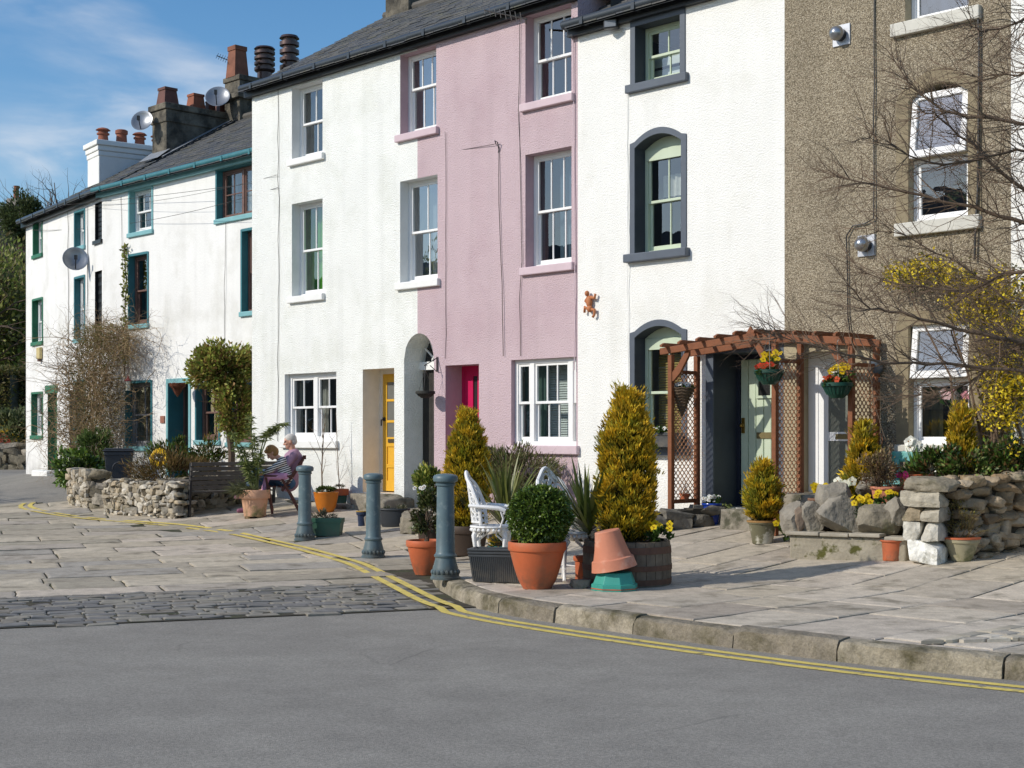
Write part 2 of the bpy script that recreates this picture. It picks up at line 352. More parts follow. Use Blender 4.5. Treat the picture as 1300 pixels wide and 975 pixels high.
YEL = mat('road_paint', lin('dcc568', .95), rough=.8, var=.18, vscale=10, col2=lin('80796a', .8), c2scale=9, c2lo=.56, c2hi=.68, bump=.3, bscale=150, dist=.004)
xs = sorted(set(list(np.arange(-30, 18, 1.0)) + [-600, -400, -250, -150, -100, -70, -50, -40, 25, 35, 50, 70, 100, 150, 250, 400, 600]))
ys = sorted(set(list(np.arange(-8, 46, 1.0)) + [-400, -200, -100, -50, -20, 60, 90, 130, 200, 300, 400, 600]))
def sheet(name, xs, ys, hf, m, kind=True):
    mb = MB(); nx = len(xs); mb.v = [(x, y, hf(x, y)) for y in ys for x in xs]
    mb.f = [(j*nx+i, j*nx+i+1, (j+1)*nx+i+1, (j+1)*nx+i) for j in range(len(ys)-1) for i in range(nx-1)]; mb.c = [None]*len(mb.f)
    return struct(name, mb, m, smooth='all')
sheet('ground', xs, ys, lambda x, y: base(x, y)-.06, EARTH)
sheet('road', list(np.arange(-34, 16.1, .5)), list(np.arange(-6, 44.1, .5)), base, ASPH)
def clip(poly, poly2, inset=0):      # convex clip of poly by the clockwise-open polygon poly2
    n = len(poly2)
    for i in range(n):
        a, b = poly2[i], poly2[(i+1) % n]; d = (b-a).normalized(); out = []
        f = lambda p: (p.x-a.x)*d.y-(p.y-a.y)*d.x-inset
        for j in range(len(poly)):
            p, q = poly[j], poly[(j+1) % len(poly)]; fp, fq = f(p), f(q)
            if fp >= 0: out.append(p)
            if fp*fq < 0: out.append(p+(q-p)*(fp/(fp-fq)))
        poly = out
        if len(poly) < 3: return []
    return poly
def area(p): return abs(sum(p[i].x*p[(i+1) % len(p)].y-p[(i+1) % len(p)].x*p[i].y for i in range(len(p))))/2
def slab(mb, poly, hf, ins, dz, col, th=.03, jit=.004, tiltr=.006):
    c = sum(poly, Vector((0, 0)))/len(poly); n = len(poly)
    if sum(poly[i].x*poly[(i+1) % n].y-poly[(i+1) % n].x*poly[i].y for i in range(n)) < 0: poly = poly[::-1]
    tx, ty = random.gauss(0, tiltr), random.gauss(0, tiltr); vs = []
    h = lambda p: hf(p.x, p.y)+dz+tx*(p.x-c.x)+ty*(p.y-c.y)
    sh = lambda p, k: p+(c-p).normalized()*min(k*1.35, (c-p).length*.5)
    ring = []
    for i in range(n):               # a little wobble along each edge
        p, q = poly[i], poly[(i+1) % n]; ring.append(p); L = (q-p).length
        for k in range(1, int(L/.22)+1 if L > .3 else 1):
            m = p+(q-p)*k/(int(L/.22)+1); ring.append(m+Vector((random.gauss(0, jit), random.gauss(0, jit))))
    m = len(ring)
    lo = [sh(p, ins*.4) for p in ring]; hi = [sh(p, ins*1.5) for p in ring]
    vs = [(p.x, p.y, h(p)-th) for p in lo]+[(p.x, p.y, h(p)-.006) for p in lo]+[(p.x, p.y, h(p)) for p in hi]
    fs = [(i, (i+1) % m, (i+1) % m+m, i+m) for i in range(m)]+[(i+m, (i+1) % m+m, (i+1) % m+2*m, i+2*m) for i in range(m)]+[tuple(range(2*m, 3*m))]
    mb.add(vs, fs, col)
W_ = Vector((.935, .355)).normalized(); M_ = Vector((-W_.y, W_.x))
def rows(u, v, v0, v1, u0, u1, dv, du, gap=.0):
    q = v0
    while q < v1:
        w = dv(); p = u0+random.random()*du()
        while p < u1:
            l = du()
            yield [u*a+v*b for a, b in ((p, q), (p+l, q), (p+l, q+w), (p, q+w))]
            p += l
        q += w
def seen(c, m=90):
    if c.y < 4: return False
    px = CX+c.x/c.y*FPX; return -m < px < 1300+m
FC = [lin(h, 1.26) for h in ('a09582', '938a79', 'a99e8b', '9b9183', '8d8474', 'ab9f8f', '978d7c', '918a7f')]
mb = MB()
for r in rows(W_, M_, 14.78, 32, -26, 14, lambda: random.uniform(.42, .78), lambda: random.uniform(.7, 1.75)):
    c = sum(r, Vector((0, 0)))/4
    if not seen(c) or c.y > 27.2+.12*(c.x+9): continue
    if inside_pave(c.x, c.y, .25): continue
    if (c-Vector((P0.x, P0.y))).dot(N_IN) > .1 : continue
    if inside_pave(c.x, c.y, -.6):   # hug the kerb line
        r2 = [p for p in r]
        if not all(not inside_pave(p.x, p.y, 0) for p in r2) and c.y < 15.9: continue
    slab(mb, r, base, .021, .022+random.gauss(0, .0035), random.choice(FC), jit=.007)
struct('flagstone_paving', mb, FLAG)
SC = [lin(h, 1.2) for h in ('76726b', '6d6a66', '7d776c', '66635f', '807a6e', '746d62')]
mb = MB()
for r in rows(W_, M_, 12.52, 14.76, -14, 6, lambda: random.uniform(.10, .135), lambda: random.uniform(.17, .34)):
    c = sum(r, Vector((0, 0)))/4
    if not seen(c) or inside_pave(c.x, c.y, -.10): continue
    edge = (c.x*W_.x+c.y*W_.y)
    if c.dot(M_) < 12.62+.14*noise.noise(Vector((edge*1.5, 0, 0))): continue
    slab(mb, r, base, .014, .016+random.gauss(0, .004), random.choice(SC), th=.03, jit=.004, tiltr=.03)
struct('setts', mb, SETT)
mb = MB()                              # mossy bed that shows in the joints
for r in rows(W_, M_, 12.6, 32, -26, 14, lambda: .5, lambda: .5):
    c = sum(r, Vector((0, 0)))/4
    if not seen(c, 120) or c.y > 27.0+.12*(c.x+9) or inside_pave(c.x, c.y, .3): continue
    mb.add([(p.x, p.y, base(p.x, p.y)+.008) for p in r], [(0, 1, 2, 3)])
struct('paving_bed', mb, BED)
# raised pavement
mb = MB(); mbb = MB()
EN = Vector((E_.x, E_.y)); NN = Vector((N_IN.x, N_IN.y))
FC2 = [lin(h, 1.26) for h in ('a59a88', '9a8f80', 'ada291', '9f9586', '94897b', 'a89d8e', 'b0a595')]
for r in rows(NN, EN, -18, 14, -5, 26, lambda: random.uniform(.5, .95), lambda: random.uniform(.7, 1.5)):
    if not seen(sum(r, Vector((0, 0)))/4, 200): continue
    p = clip(r, PAVE_POLY, .18)
    if p and area(p) > .03: slab(mb, p, pave, .017, .004+random.gauss(0, .003), random.choice(FC2), jit=.005, tiltr=.004)
struct('pavement', mb, FLAG)
for r in rows(NN, EN, -18, 14, -5, 26, lambda: .5, lambda: .5):
    p = clip(r, PAVE_POLY, .10)
    if p: mbb.add([(q.x, q.y, pave(q.x, q.y)-.012) for q in p], [tuple(range(len(p)))])
struct('pavement_bed', mbb, BED)
# kerb
mb = MB(); pts = []
for i in range(len(KERB)-1):
    a, b = KERB[i], KERB[i+1]; n = max(2, int((b-a).length/.12))
    pts += [Vector((a.x+(b.x-a.x)*k/n, a.y+(b.y-a.y)*k/n)) for k in range(n)]
for _ in range(14): pts = [pts[0]]+[(pts[i-1]+pts[i]*2+pts[i+1])/4 for i in range(1, len(pts)-1)]+[pts[-1]]
i = 0; KC = [lin(h, 1.0) for h in ('8f8674', '877d6c', '958b7c', '7f7667', '9b917f')]
while i < len(pts)-3:
    n = random.randint(6, 9); seg = pts[i:i+n+1]; i += n
    if len(seg) < 3: break
    col = random.choice(KC); vs = []; m = len(seg); hj = random.gauss(0, .006); oj = random.gauss(0, .005)
    for k, p in enumerate(seg):
        d = (seg[min(k+1, m-1)]-seg[max(k-1, 0)]).normalized(); nn = Vector((d.y, -d.x))
        q = p+d*(.007 if k == 0 else -.007 if k == m-1 else 0)
        h = pave(q.x+nn.x*.1, q.y+nn.y*.1)+.004+hj; b0 = base(q.x, q.y)
        w = lambda: random.gauss(0, .009)
        ch = .022+(.02 if k in (0, m-1) else 0)
        for o_, z in ((-.012+oj, b0-.05), (oj+w(), b0+(h-b0)*.5), (.008+oj+w(), h-ch), (.03+oj+w(), h-.004-(.01 if k in (0, m-1) else 0)), (.1, h+w()*.4), (.172, h), (.172, b0-.05)):
            vs.append((q.x+nn.x*o_, q.y+nn.y*o_, z))
    fs = [(k*7+j, k*7+j+1, (k+1)*7+j+1, (k+1)*7+j) for k in range(m-1) for j in range(6)]+[tuple(range(6, -1, -1)), tuple((m-1)*7+j for j in range(7))]
    mb.add(vs, fs, col)
struct('kerb', mb, KERBM, smooth=True)
KPTS = pts
# double yellow lines
lp = [(42, 640), (31, 643), (50, 650), (100, 658), (170, 664), (231, 668), (308, 679), (385, 697), (461, 718), (492, 734)]
left = [rayg(a, b, lambda x, y: base(x, y)) for a, b in lp]
off = []
for k in range(0, len(pts)-1):
    d = (pts[k+1]-pts[k]).normalized(); nn = Vector((-d.y, d.x)); off.append(pts[k]+nn*.24)
off = [p for p in off if p.y < 14.2][::-1]
line = [Vector((p.x, p.y)) for p in left]+off
dense = []
for a, b in zip(line, line[1:]):
    n = max(1, int((b-a).length/.15)); dense += [a+(b-a)*k/n for k in range(n)]
for _ in range(10): dense = [dense[0]]+[(dense[i-1]+dense[i]*2+dense[i+1])/4 for i in range(1, len(dense)-1)]+[dense[-1]]
mb = MB()
for o0, o1 in ((-.05, .035), (.115, .20)):
    vs = []
    for k, p in enumerate(dense):
        d = (dense[min(k+1, len(dense)-1)]-dense[max(k-1, 0)]).normalized(); nn = Vector((-d.y, d.x))*-1
        lift = .031 if p.dot(M_) > 12.5 else .004
        for o_ in (o0, o1):
            q = p+nn*o_
            vs.append((q.x, q.y, base(q.x, q.y)+lift))
    mb.add(vs, [(2*k, 2*k+1, 2*k+3, 2*k+2) for k in range(len(dense)-1)])
struct('yellow_lines', mb, YEL)
# patch of pale setts let into the pavement
mb = MB(); a = G(1168, 819); b = G(1318, 792); c = G(1345, 838); A2, B2, C2 = (Vector((p.x, p.y)) for p in (a, b, c))
du = (B2-A2).normalized(); dv = Vector((-du.y, du.x)); dv = -dv if dv.dot(C2-A2) < 0 else dv
tri = [A2, B2+du*1.5, C2+du*1.5]
if (tri[1]-tri[0]).x*(tri[2]-tri[0]).y-(tri[1]-tri[0]).y*(tri[2]-tri[0]).x > 0: tri = tri[::-1]
PC = [lin(h, 1.25) for h in ('aaa08d', '9f978a', 'b5ac9c', '8d8678')]
for r in rows(du, dv, A2.dot(dv), A2.dot(dv)+1.6, A2.dot(du)-.3, A2.dot(du)+5, lambda: .13, lambda: random.uniform(.2, .3)):
    p = clip(r, tri, .0)
    if p and area(p) > .004: slab(mb, p, pave, .02, .034, random.choice(PC), th=.03, tiltr=.02)
struct('pale_setts', mb, SETT)
# ------------------------------------------------------------------ the terrace
class Plane:
    def __init__(s, o, ang): s.o = Vector((o[0], o[1])); s.e = Vector((math.cos(ang), math.sin(ang))); s.ang = ang; s.n = Vector((-s.e.y, s.e.x))
    def S(s, px):
        r = (px-CX)/FPX; return (s.o.y*r-s.o.x)/(s.e.x-s.e.y*r)
    def P(s, px): return s.o+s.e*s.S(px)
    def Z(s, px, py): return EYE-(py-HY)/FPX*s.P(px).y
ANG = math.atan2(E_.y, E_.x)
PM = Plane((0, P0.y), ANG)
Y3 = 29.6; P3 = Plane(((220-CX)/FPX*Y3, Y3), ANG)
h = P3.P(131); P1 = Plane((h.x, h.y), math.radians(-55))
class House:
    def __init__(s, name, label, pl, x0, x1, z0, cat='house', group=None):
        s.pl = pl; s.sL = pl.S(x0); s.W = pl.S(x1)-s.sL; s.z0 = z0; p = pl.P(x0)
        s.root = thing(name, label, cat, (p.x, p.y, z0), pl.ang, group)
        s.open = []
    def s(s, px): return s.pl.S(px)-s.sL
    def z(s, px, py): return s.pl.Z(px, py)-s.z0
    def rect(s, x0, x1, yt, yb): xc = (x0+x1)/2; return s.s(x0), s.s(x1), s.z(xc, yb), s.z(xc, yt)
    def world(s, x, y, z): return Vector((s.pl.o.x, s.pl.o.y, 0))+Vector((s.pl.e.x, s.pl.e.y, 0))*(s.sL+x)+Vector((s.pl.n.x, s.pl.n.y, 0))*y+Vector((0, 0, s.z0+z))
def archtop(o, x):
    if not o.get('rise'): return o['z1']
    m = (o['s0']+o['s1'])/2; hw = (o['s1']-o['s0'])/2; t = max(0, 1-((x-m)/hw)**2)
    return o['z1']+o['rise']*(t**.5 if o.get('round') else t)
def wall(H, ztop, m, name='wall', zb=-.6, x0=None, x1=None, y=0):
    x0 = 0 if x0 is None else x0; x1 = H.W if x1 is None else x1
    br = {x0, x1}
    for o in H.open:
        n = 16 if o.get('rise') else 1
        for k in range(n+1):
            v = o['s0']+(o['s1']-o['s0'])*k/n
            if x0 < v < x1: br.add(v)
    br = sorted(br); mb = MB()
    zt = ztop if callable(ztop) else (lambda x: ztop)
    for a, b in zip(br, br[1:]):
        c = (a+b)/2; ops = sorted([o for o in H.open if o['s0'] < c < o['s1']], key=lambda o: o['z0'])
        cur = (zb, zb)
        for o in ops:
            if o['z0'] > cur[0]: mb.add([(a, y, cur[0]), (b, y, cur[1]), (b, y, o['z0']), (a, y, o['z0'])], [(0, 1, 2, 3)])
            cur = (archtop(o, a), archtop(o, b))
        mb.add([(a, y, cur[0]), (b, y, cur[1]), (b, y, zt(b)), (a, y, zt(a))], [(0, 1, 2, 3)])
    return obj(name, mb, m, H.root)
def reveal_mesh(o, d, y0=0, floor=True, x0=None, x1=None):
    mb = MB(); s0, s1, z0, z1 = o['s0'], o['s1'], o['z0'], o['z1']
    mb.add([(s0, y0, z0), (s0, d, z0), (s0, d, archtop(o, s0)), (s0, y0, archtop(o, s0))], [(0, 1, 2, 3)])
    mb.add([(s1, y0, z0), (s1, d, z0), (s1, d, archtop(o, s1)), (s1, y0, archtop(o, s1))], [(0, 3, 2, 1)])
    n = 16 if o.get('rise') else 1
    xs = [s0+(s1-s0)*k/n for k in range(n+1)]
    for a, b in zip(xs, xs[1:]): mb.add([(a, y0, archtop(o, a)), (a, d, archtop(o, a)), (b, d, archtop(o, b)), (b, y0, archtop(o, b))], [(0, 1, 2, 3)])
    if floor: mb.add([(s0, y0, z0), (s1, y0, z0), (s1, d, z0), (s0, d, z0)], [(0, 1, 2, 3)])
    return mb
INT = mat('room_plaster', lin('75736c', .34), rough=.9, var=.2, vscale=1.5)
GLASS = glass_mat('window_glass', .16)
GLASSB = glass_mat('window_glass_bright', .30)
CURT = mat('curtain_net', lin('d8d6cc', .9), rough=.9, var=.15, vscale=12, transl=.3)
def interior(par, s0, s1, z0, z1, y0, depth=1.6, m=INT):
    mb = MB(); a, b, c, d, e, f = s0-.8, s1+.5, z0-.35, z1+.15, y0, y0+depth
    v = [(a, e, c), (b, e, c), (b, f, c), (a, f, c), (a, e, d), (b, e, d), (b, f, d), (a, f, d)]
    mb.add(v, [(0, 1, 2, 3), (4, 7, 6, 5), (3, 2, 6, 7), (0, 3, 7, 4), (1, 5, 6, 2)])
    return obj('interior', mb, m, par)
def curtain(par, s0, s1, z0, z1, y, m, amp=.02, waves=9, name='curtain'):
    s0 -= (y-.18)*.95; s1 -= (y-.18)*.95; mb = MB(); n = waves*6; ph = random.random()*6
    mb.v = [(s0+(s1-s0)*k/n, y+amp*math.sin(ph+2*PI*waves*k/n)+amp*.6*math.sin(k*.7), z) for z in (z0, z1) for k in range(n+1)]
    mb.f = [(k, k+1, n+2+k, n+1+k) for k in range(n)]; mb.c = [None]*n
    return obj(name, mb, m, par, smooth='all')
def blind(par, s0, s1, z0, z1, y, m, pitch=.035, name='blind'):
    s0 -= (y-.18)*.95; s1 -= (y-.18)*.5; mb = MB(); z = z0
    while z < z1:
        mb.add([(s0, y, z), (s1, y, z), (s1, y+.022, z+pitch*.85), (s0, y+.022, z+pitch*.85)], [(0, 1, 2, 3)]); z += pitch
    return obj(name, mb, m, par)
def window(H, rect, fm, y=.17, rows=(1, 1), cols=(2, 2), split=.5, rev=None, sill=None, sillm=None, surround=None, surm=None, rise=0, headm=None,
           name='window', label=None, fw=.05, mullions=(), glass=None, depth=1.6, bar=.022, silh=.11, sillover=.07, sillproj=.07, addopen=True, room=INT, sash=True):
    s0, s1, z0, z1 = rect; o = dict(s0=s0, s1=s1, z0=z0, z1=z1, rise=rise)
    if addopen: H.open.append(o)
    f = MB()
    f.box(s0, s0+fw, y, y+.10, z0, z1); f.box(s1-fw, s1, y, y+.10, z0, z1); f.box(s0+fw, s1-fw, y+.002, y+.10, z1-fw, z1); f.box(s0+fw, s1-fw, y-.012, y+.10, z0, z0+fw*1.1)
    panes = MB(); lights = []
    edges = [s0+fw]+[s0+(s1-s0)*m_ for m_ in mullions]+[s1-fw]
    for k, m_ in enumerate(mullions): c = s0+(s1-s0)*m_; f.box(c-fw*.75, c+fw*.75, y-.004, y+.10, z0+fw, z1-fw)
    for i in range(len(edges)-1):
        a = edges[i]+(fw*.75 if i else 0); b = edges[i+1]-(fw*.75 if i < len(edges)-2 else 0)
        zm = z0+(z1-z0)*(1-split); t = .038
        halves = [(z0+fw*1.1, zm+.02, cols[1], rows[1], y+.055), (zm-.02, z1-fw, cols[0], rows[0], y+.018)] if sash else [(z0+fw*1.1, z1-fw, cols[0], rows[0], y+.02)]
        for (c0, c1, nc, nr, yy) in halves:
            bot = t*(1.7 if c0 < zm-.1 and sash else 1)
            f.box(a, a+t, yy, yy+.035, c0, c1); f.box(b-t, b, yy, yy+.035, c0, c1); f.box(a+t, b-t, yy+.001, yy+.034, c0, c0+bot); f.box(a+t, b-t, yy+.001, yy+.034, c1-t, c1)
            nci = nc if not isinstance(nc, (list, tuple)) else nc[i]
            for k in range(1, nci): x = a+t+(b-a-2*t)*k/nci; f.box(x-bar/2, x+bar/2, yy+.004, yy+.03, c0+bot, c1-t)
            for k in range(1, nr): z = c0+(c1-c0)*k/nr; f.box(a+t, b-t, yy+.006, yy+.028, z-bar/2, z+bar/2)
            panes.add([(a+t, yy+.016, c0+t), (b-t, yy+.016, c0+t), (b-t, yy+.016, c1-t), (a+t, yy+.016, c1-t)], [(0, 1, 2, 3)])
    wo = obj(name, f, fm, H.root, label=label, bevel=.004, seg=1)
    obj('pane', panes, glass or GLASS, wo)
    if rise:
        hb = MB(); n = 16; xs = [s0+(s1-s0)*k/n for k in range(n+1)]
        hb.prism([(x, archtop(o, x)-.001) for x in xs[::-1]]+[(s0, z1), (s1, z1)], y+.01, y+.06); obj('head_panel', hb, headm or fm, wo)
    rv = reveal_mesh(o, y+.10, 0); obj('reveal', rv, rev, wo)
    if sill is not False:
        sb = MB(); sb.box(s0-sillover, s1+sillover, -sillproj, y+.02, z0-silh, z0+.004); obj('sill', sb, sillm, wo, bevel=.012)
    if surround:
        w_ = surround; sb = MB(); pr = -.018
        sb.box(s0-w_, s0, pr, .0, z0, archtop(o, s0)+(0 if not rise else 0)); sb.box(s1, s1+w_, pr, .0, z0, archtop(o, s1))
        n = 14 if rise else 1; xs = [s0+(s1-s0)*k/n for k in range(n+1)]
        outer = [(s0-w_, archtop(o, s0))]+[(x, archtop(o, x)+w_) for x in xs]+[(s1+w_, archtop(o, s1))]
        inner = [(x, archtop(o, x)) for x in xs[::-1]]
        k = len(xs)
        for i in range(k-1):
            sb.prism([(xs[i], archtop(o, xs[i])), (xs[i+1], archtop(o, xs[i+1])), (xs[i+1], archtop(o, xs[i+1])+w_), (xs[i], archtop(o, xs[i])+w_)], pr, 0)
        sb.prism([(s0-w_, archtop(o, s0)), (s0, archtop(o, s0)), (s0, archtop(o, s0)+w_), (s0-w_, archtop(o, s0)+w_*.8)], pr, 0)
        sb.prism([(s1, archtop(o, s1)), (s1+w_, archtop(o, s1)), (s1+w_, archtop(o, s1)+w_*.8), (s1, archtop(o, s1)+w_)], pr, 0)
        obj('surround', sb, surm, wo)
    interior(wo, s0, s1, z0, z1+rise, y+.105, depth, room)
    return wo
SLATE = mat('slate', attr=True, rough=.62, var=.3, vscale=14, bump=.35, bscale=40, dist=.006, col2=lin('6f7053', .6), c2scale=3, c2lo=.56, c2hi=.75)
LEAD = mat('lead', lin('9a9ea3', .7), rough=.55, var=.2, vscale=6)
RIDGE = 3.1
SLC = [lin(h, .62) for h in ('5c5e60', '666666', '54575b', '6d6b67', '61605c', '5a5d63')]
def roof(H, ze, x0, x1, pitch=31, ov=.22, verge=False, name='roof', moss=False, depth=RIDGE):
    mb = MB(); tp = math.tan(math.radians(pitch)); cp = math.cos(math.radians(pitch)); row = .19
    n = int((depth+ov)/cp/row); zf = lambda y: ze+.06+y*tp
    for r in range(n+1):
        ya = -ov+r*row*cp; yb = ya+row*1.25*cp; off = (r % 2)*.15; x = x0-(random.random()*.1+.04 if verge else 0)
        first = True
        while x < x1:
            w = random.uniform(.24, .36) if not (first and r % 2) else .17; first = False; xe = min(x+w, x1)
            dz = random.gauss(0, .004); g = .004; t = .016
            z0_, z1_ = zf(ya)+t+dz, zf(min(yb, depth))-.004+dz*.3
            mb.add([(x+g, ya, z0_), (xe-g, ya, z0_), (xe-g, min(yb, depth), z1_), (x+g, min(yb, depth), z1_), (x+g, ya, z0_-t), (xe-g, ya, z0_-t), (x+g, min(yb, depth), z1_-t), (xe-g, min(yb, depth), z1_-t)], [(0, 1, 2, 3), (4, 5, 1, 0), (4, 0, 3, 6), (1, 5, 7, 2)], random.choice(SLC))
            x = xe
    # underside and back slope
    mb.add([(x0, -ov, zf(-ov)-.03), (x1, -ov, zf(-ov)-.03), (x1, depth, zf(depth)-.03), (x0, depth, zf(depth)-.03), (x1, 2*depth+ov, zf(-ov)-.03), (x0, 2*depth+ov, zf(-ov)-.03)], [(0, 1, 2, 3), (3, 2, 4, 5)], SLC[0])
    ro = obj(name, mb, SLATE, H.root)
    rt = MB(); rt.tube([(x0, depth, zf(depth)+.01), (x1, depth, zf(depth)+.01)], .09, 8); obj('ridge_tiles', rt, mat('ridge', lin('6c6862', .7), rough=.8, var=.3, vscale=5), ro)
    return ro
def gutter(H, ze, x0, x1, gm, fm=None, y=-.17, r=.06, fascia=.16, bracket=True):
    g = MB()
    g.tube([(x0, y, ze-.01), (x1, y, ze-.01)], r, 10)
    x = x0+.4
    while x < x1 and bracket: g.box(x-.03, x+.03, y-r-.008, y+.12, ze-.08, ze+.02); x += .95
    go = obj('gutter', g, gm, H.root, smooth=True)
    if fm is not None:
        f = MB(); f.box(x0, x1, -.10, -.002, ze-fascia, ze+.03); f.box(x0, x1, -.16, -.1, ze-.02, ze+.03); obj('fascia', f, fm, H.root)
def body(H, ze, m, depth=RIDGE*2, pitch=31, left=True, right=True, x0=0, x1=None):
    x1 = H.W if x1 is None else x1; zr = ze+depth/2*math.tan(math.radians(pitch)); mb = MB()
    for x, on in ((x0, left), (x1, right)):
        if on: mb.add([(x, 0, -.6), (x, depth, -.6), (x, depth, ze), (x, depth/2, zr), (x, 0, ze)], [(0, 1, 2, 3, 4)])
    mb.add([(x0, depth, -.6), (x1, depth, -.6), (x1, depth, ze), (x0, depth, ze)], [(0, 1, 2, 3)])
    obj('side_wall', mb, m, H.root)
def chimney(H, x0, x1, y0, y1, zb, zt, m, pots, bands=((.0, .12, .05), (-.34, -.24, .05)), capm=None, name='chimney'):
    c = MB(); c.box(x0, x1, y0, y1, zb, zt)
    co_ = obj(name, c, m, H.root, bevel=.02)
    b = MB()
    for a, b_, p in bands: b.box(x0-p, x1+p, y0-p, y1+p, zt+a, zt+b_)
    obj('chimney_cap', b, capm or m, co_, bevel=.02)
    for (x, y, kind, hh, r, pm) in pots:
        p = MB(); z = zt+bands[0][1]-.02
        if kind == 'square':
            a, t = r, r*.76
            p.add([(x-a, y-a, z), (x+a, y-a, z), (x+a, y+a, z), (x-a, y+a, z), (x-t, y-t, z+hh*.86), (x+t, y-t, z+hh*.86), (x+t, y+t, z+hh*.86), (x-t, y+t, z+hh*.86)], [(0, 1, 5, 4), (1, 2, 6, 5), (2, 3, 7, 6), (3, 0, 4, 7), (4, 5, 6, 7)])
            p.box(x-t*1.12, x+t*1.12, y-t*1.12, y+t*1.12, z+hh*.86, z+hh)
            sm = False
        elif kind == 'louvre':
            prof = [(r*.75, z), (r*.75, z+hh*.3), (r*.95, z+hh*.33)]
            for k in range(4): zz = z+hh*(.36+.15*k); prof += [(r*1.05, zz), (r*1.05, zz+hh*.07), (r*.72, zz+hh*.08), (r*.72, zz+hh*.14)]
            prof += [(r*1.08, z+hh*.95), (r*.9, z+hh), (.01, z+hh)]; p.lathe(prof, 18, (x, y, 0)); sm = True
        else:
            p.lathe([(r, z), (r*.9, z+hh*.12), (r*.78, z+hh*.55), (r*1.05, z+hh*.58), (r*1.05, z+hh*.66), (r*.8, z+hh*.7), (r*.8, z+hh*.8), (r*1.25, z+hh*.84), (r*.9, z+hh*.94), (r*.3, z+hh), (.01, z+hh)] if kind == 'hood' else
                    [(r, z), (r*.95, z+hh*.1), (r*.85, z+hh*.7), (r*1.05, z+hh*.75), (r*1.05, z+hh*.95), (r*.8, z+hh), (r*.7, z+hh*.9), (.01, z+hh*.85)], 16, (x, y, 0)); sm = True
        obj('chimney_pot', p, pm, co_, smooth=sm)
    return co_
TERR = mat('terracotta_pot', lin('a4644c', .72), rough=.8, var=.22, vscale=7, col2=lin('8f8070', .7), c2scale=4, c2lo=.6, c2hi=.8)
DTERR = mat('dark_pot', lin('75483a', .7), rough=.6, var=.25, vscale=5)
COWL = mat('cowl_metal', lin('6d5a55', .7), rough=.35, var=.2, vscale=6, metal=.6)
STONEC = mat('chimney_stone', lin('837c6e', .7), rough=.95, var=.35, vscale=4, bump=.8, bscale=14, dist=.03, col2=lin('4f4c45', .6), c2scale=2.2, c2lo=.42, c2hi=.62)
def stucco(name, c, bump=.9, bscale=42, dist=.018, var=.05, c2=None, streak=.05, **k):
    k.setdefault('grime', (.75, tuple(q*.55 for q in c), .7)); return mat(name, c, rough=.85, var=var, vscale=1.2, bump=bump, bscale=bscale, dist=dist, col2=c2, detail=8, streak=streak, spec=.2, **k)
ST_W1 = stucco('render_white_old', lin('f3f2ee', .92), bump=.5, bscale=24, dist=.012, streak=.06, c2=lin('d2d0c6', .9), c2scale=.8, c2lo=.5, c2hi=.8)
ST_W4 = stucco('render_white_rough', lin('f4f5f0', .93), bump=.95, bscale=42, dist=.022, c2=lin('e0e2d8', .92), c2scale=1.1, c2lo=.48, c2hi=.78, streak=.07)
ST_P = stucco('render_pink', lin('d0b9be', .88), bump=.95, bscale=44, dist=.022, c2=lin('c0a5ac', .9), c2scale=.9, c2lo=.48, c2hi=.8, streak=.06)
ST_W6 = stucco('render_white_clean', lin('f4f3ee', .94), bump=.9, bscale=46, dist=.02, var=.04, streak=.04, c2=lin('e4e2d9', .92), c2scale=.9, c2lo=.52, c2hi=.8)
PEB = mat('pebbledash', lin('96876f', .82), rough=.95, var=.0, bump=.8, bscale=62, dist=.016, kind='voronoi')
def _peb():
    nt = PEB.node_tree; N = nt.nodes; L = nt.links; tc = N.new('ShaderNodeTexCoord'); v = N.new('ShaderNodeTexVoronoi'); v.inputs['Scale'].default_value = 95; L.new(tc.outputs['Object'], v.inputs['Vector'])
    r = N.new('ShaderNodeValToRGB'); r.color_ramp.elements[0].color = (*lin('6a6050', .84), 1); r.color_ramp.elements[1].color = (*lin('b9ad97', .9), 1)
    r.color_ramp.elements[1].position = .9; e = r.color_ramp.elements.new(.45); e.color = (*lin('93866f', .88), 1)
    s = N.new('ShaderNodeSeparateColor'); L.new(v.outputs['Color'], s.inputs[0]); L.new(s.outputs[0], r.inputs[0])
    n = N.new('ShaderNodeTexNoise'); n.inputs['Scale'].default_value = 1.1; n.inputs['Detail'].default_value = 5; L.new(tc.outputs['Object'], n.inputs['Vector'])
    mr = N.new('ShaderNodeMapRange'); mr.inputs['From Min'].default_value = .3; mr.inputs['From Max'].default_value = .7; mr.inputs['To Min'].default_value = .86; mr.inputs['To Max'].default_value = 1.14; L.new(n.outputs['Fac'], mr.inputs['Value'])
    vm = N.new('ShaderNodeVectorMath'); vm.operation = 'SCALE'; L.new(r.outputs[0], vm.inputs[0]); L.new(mr.outputs[0], vm.inputs['Scale'])
    L.new(vm.outputs[0], N['Principled BSDF'].inputs['Base Color'])
_peb()
WP = mat('white_paint', lin('f6f6f4', .9), rough=.4, var=.04, vscale=4)
WPVC = mat('white_upvc', lin('fafafa', .92), rough=.25, var=.02)
WSTONE = mat('white_painted_stone', lin('f2f2ee', .92), rough=.7, var=.06, vscale=5, bump=.3, bscale=30)
PSTONE = mat('pink_painted_stone', lin('d2bcc2', .92), rough=.7, var=.06, vscale=5, bump=.3, bscale=30)
WREV = mat('white_reveal', lin('e6e8e6', .9), rough=.75, var=.06, bump=.4, bscale=40)
PREV = mat('pink_reveal', lin('bda3ab', .9), rough=.75, var=.06, bump=.4, bscale=40)
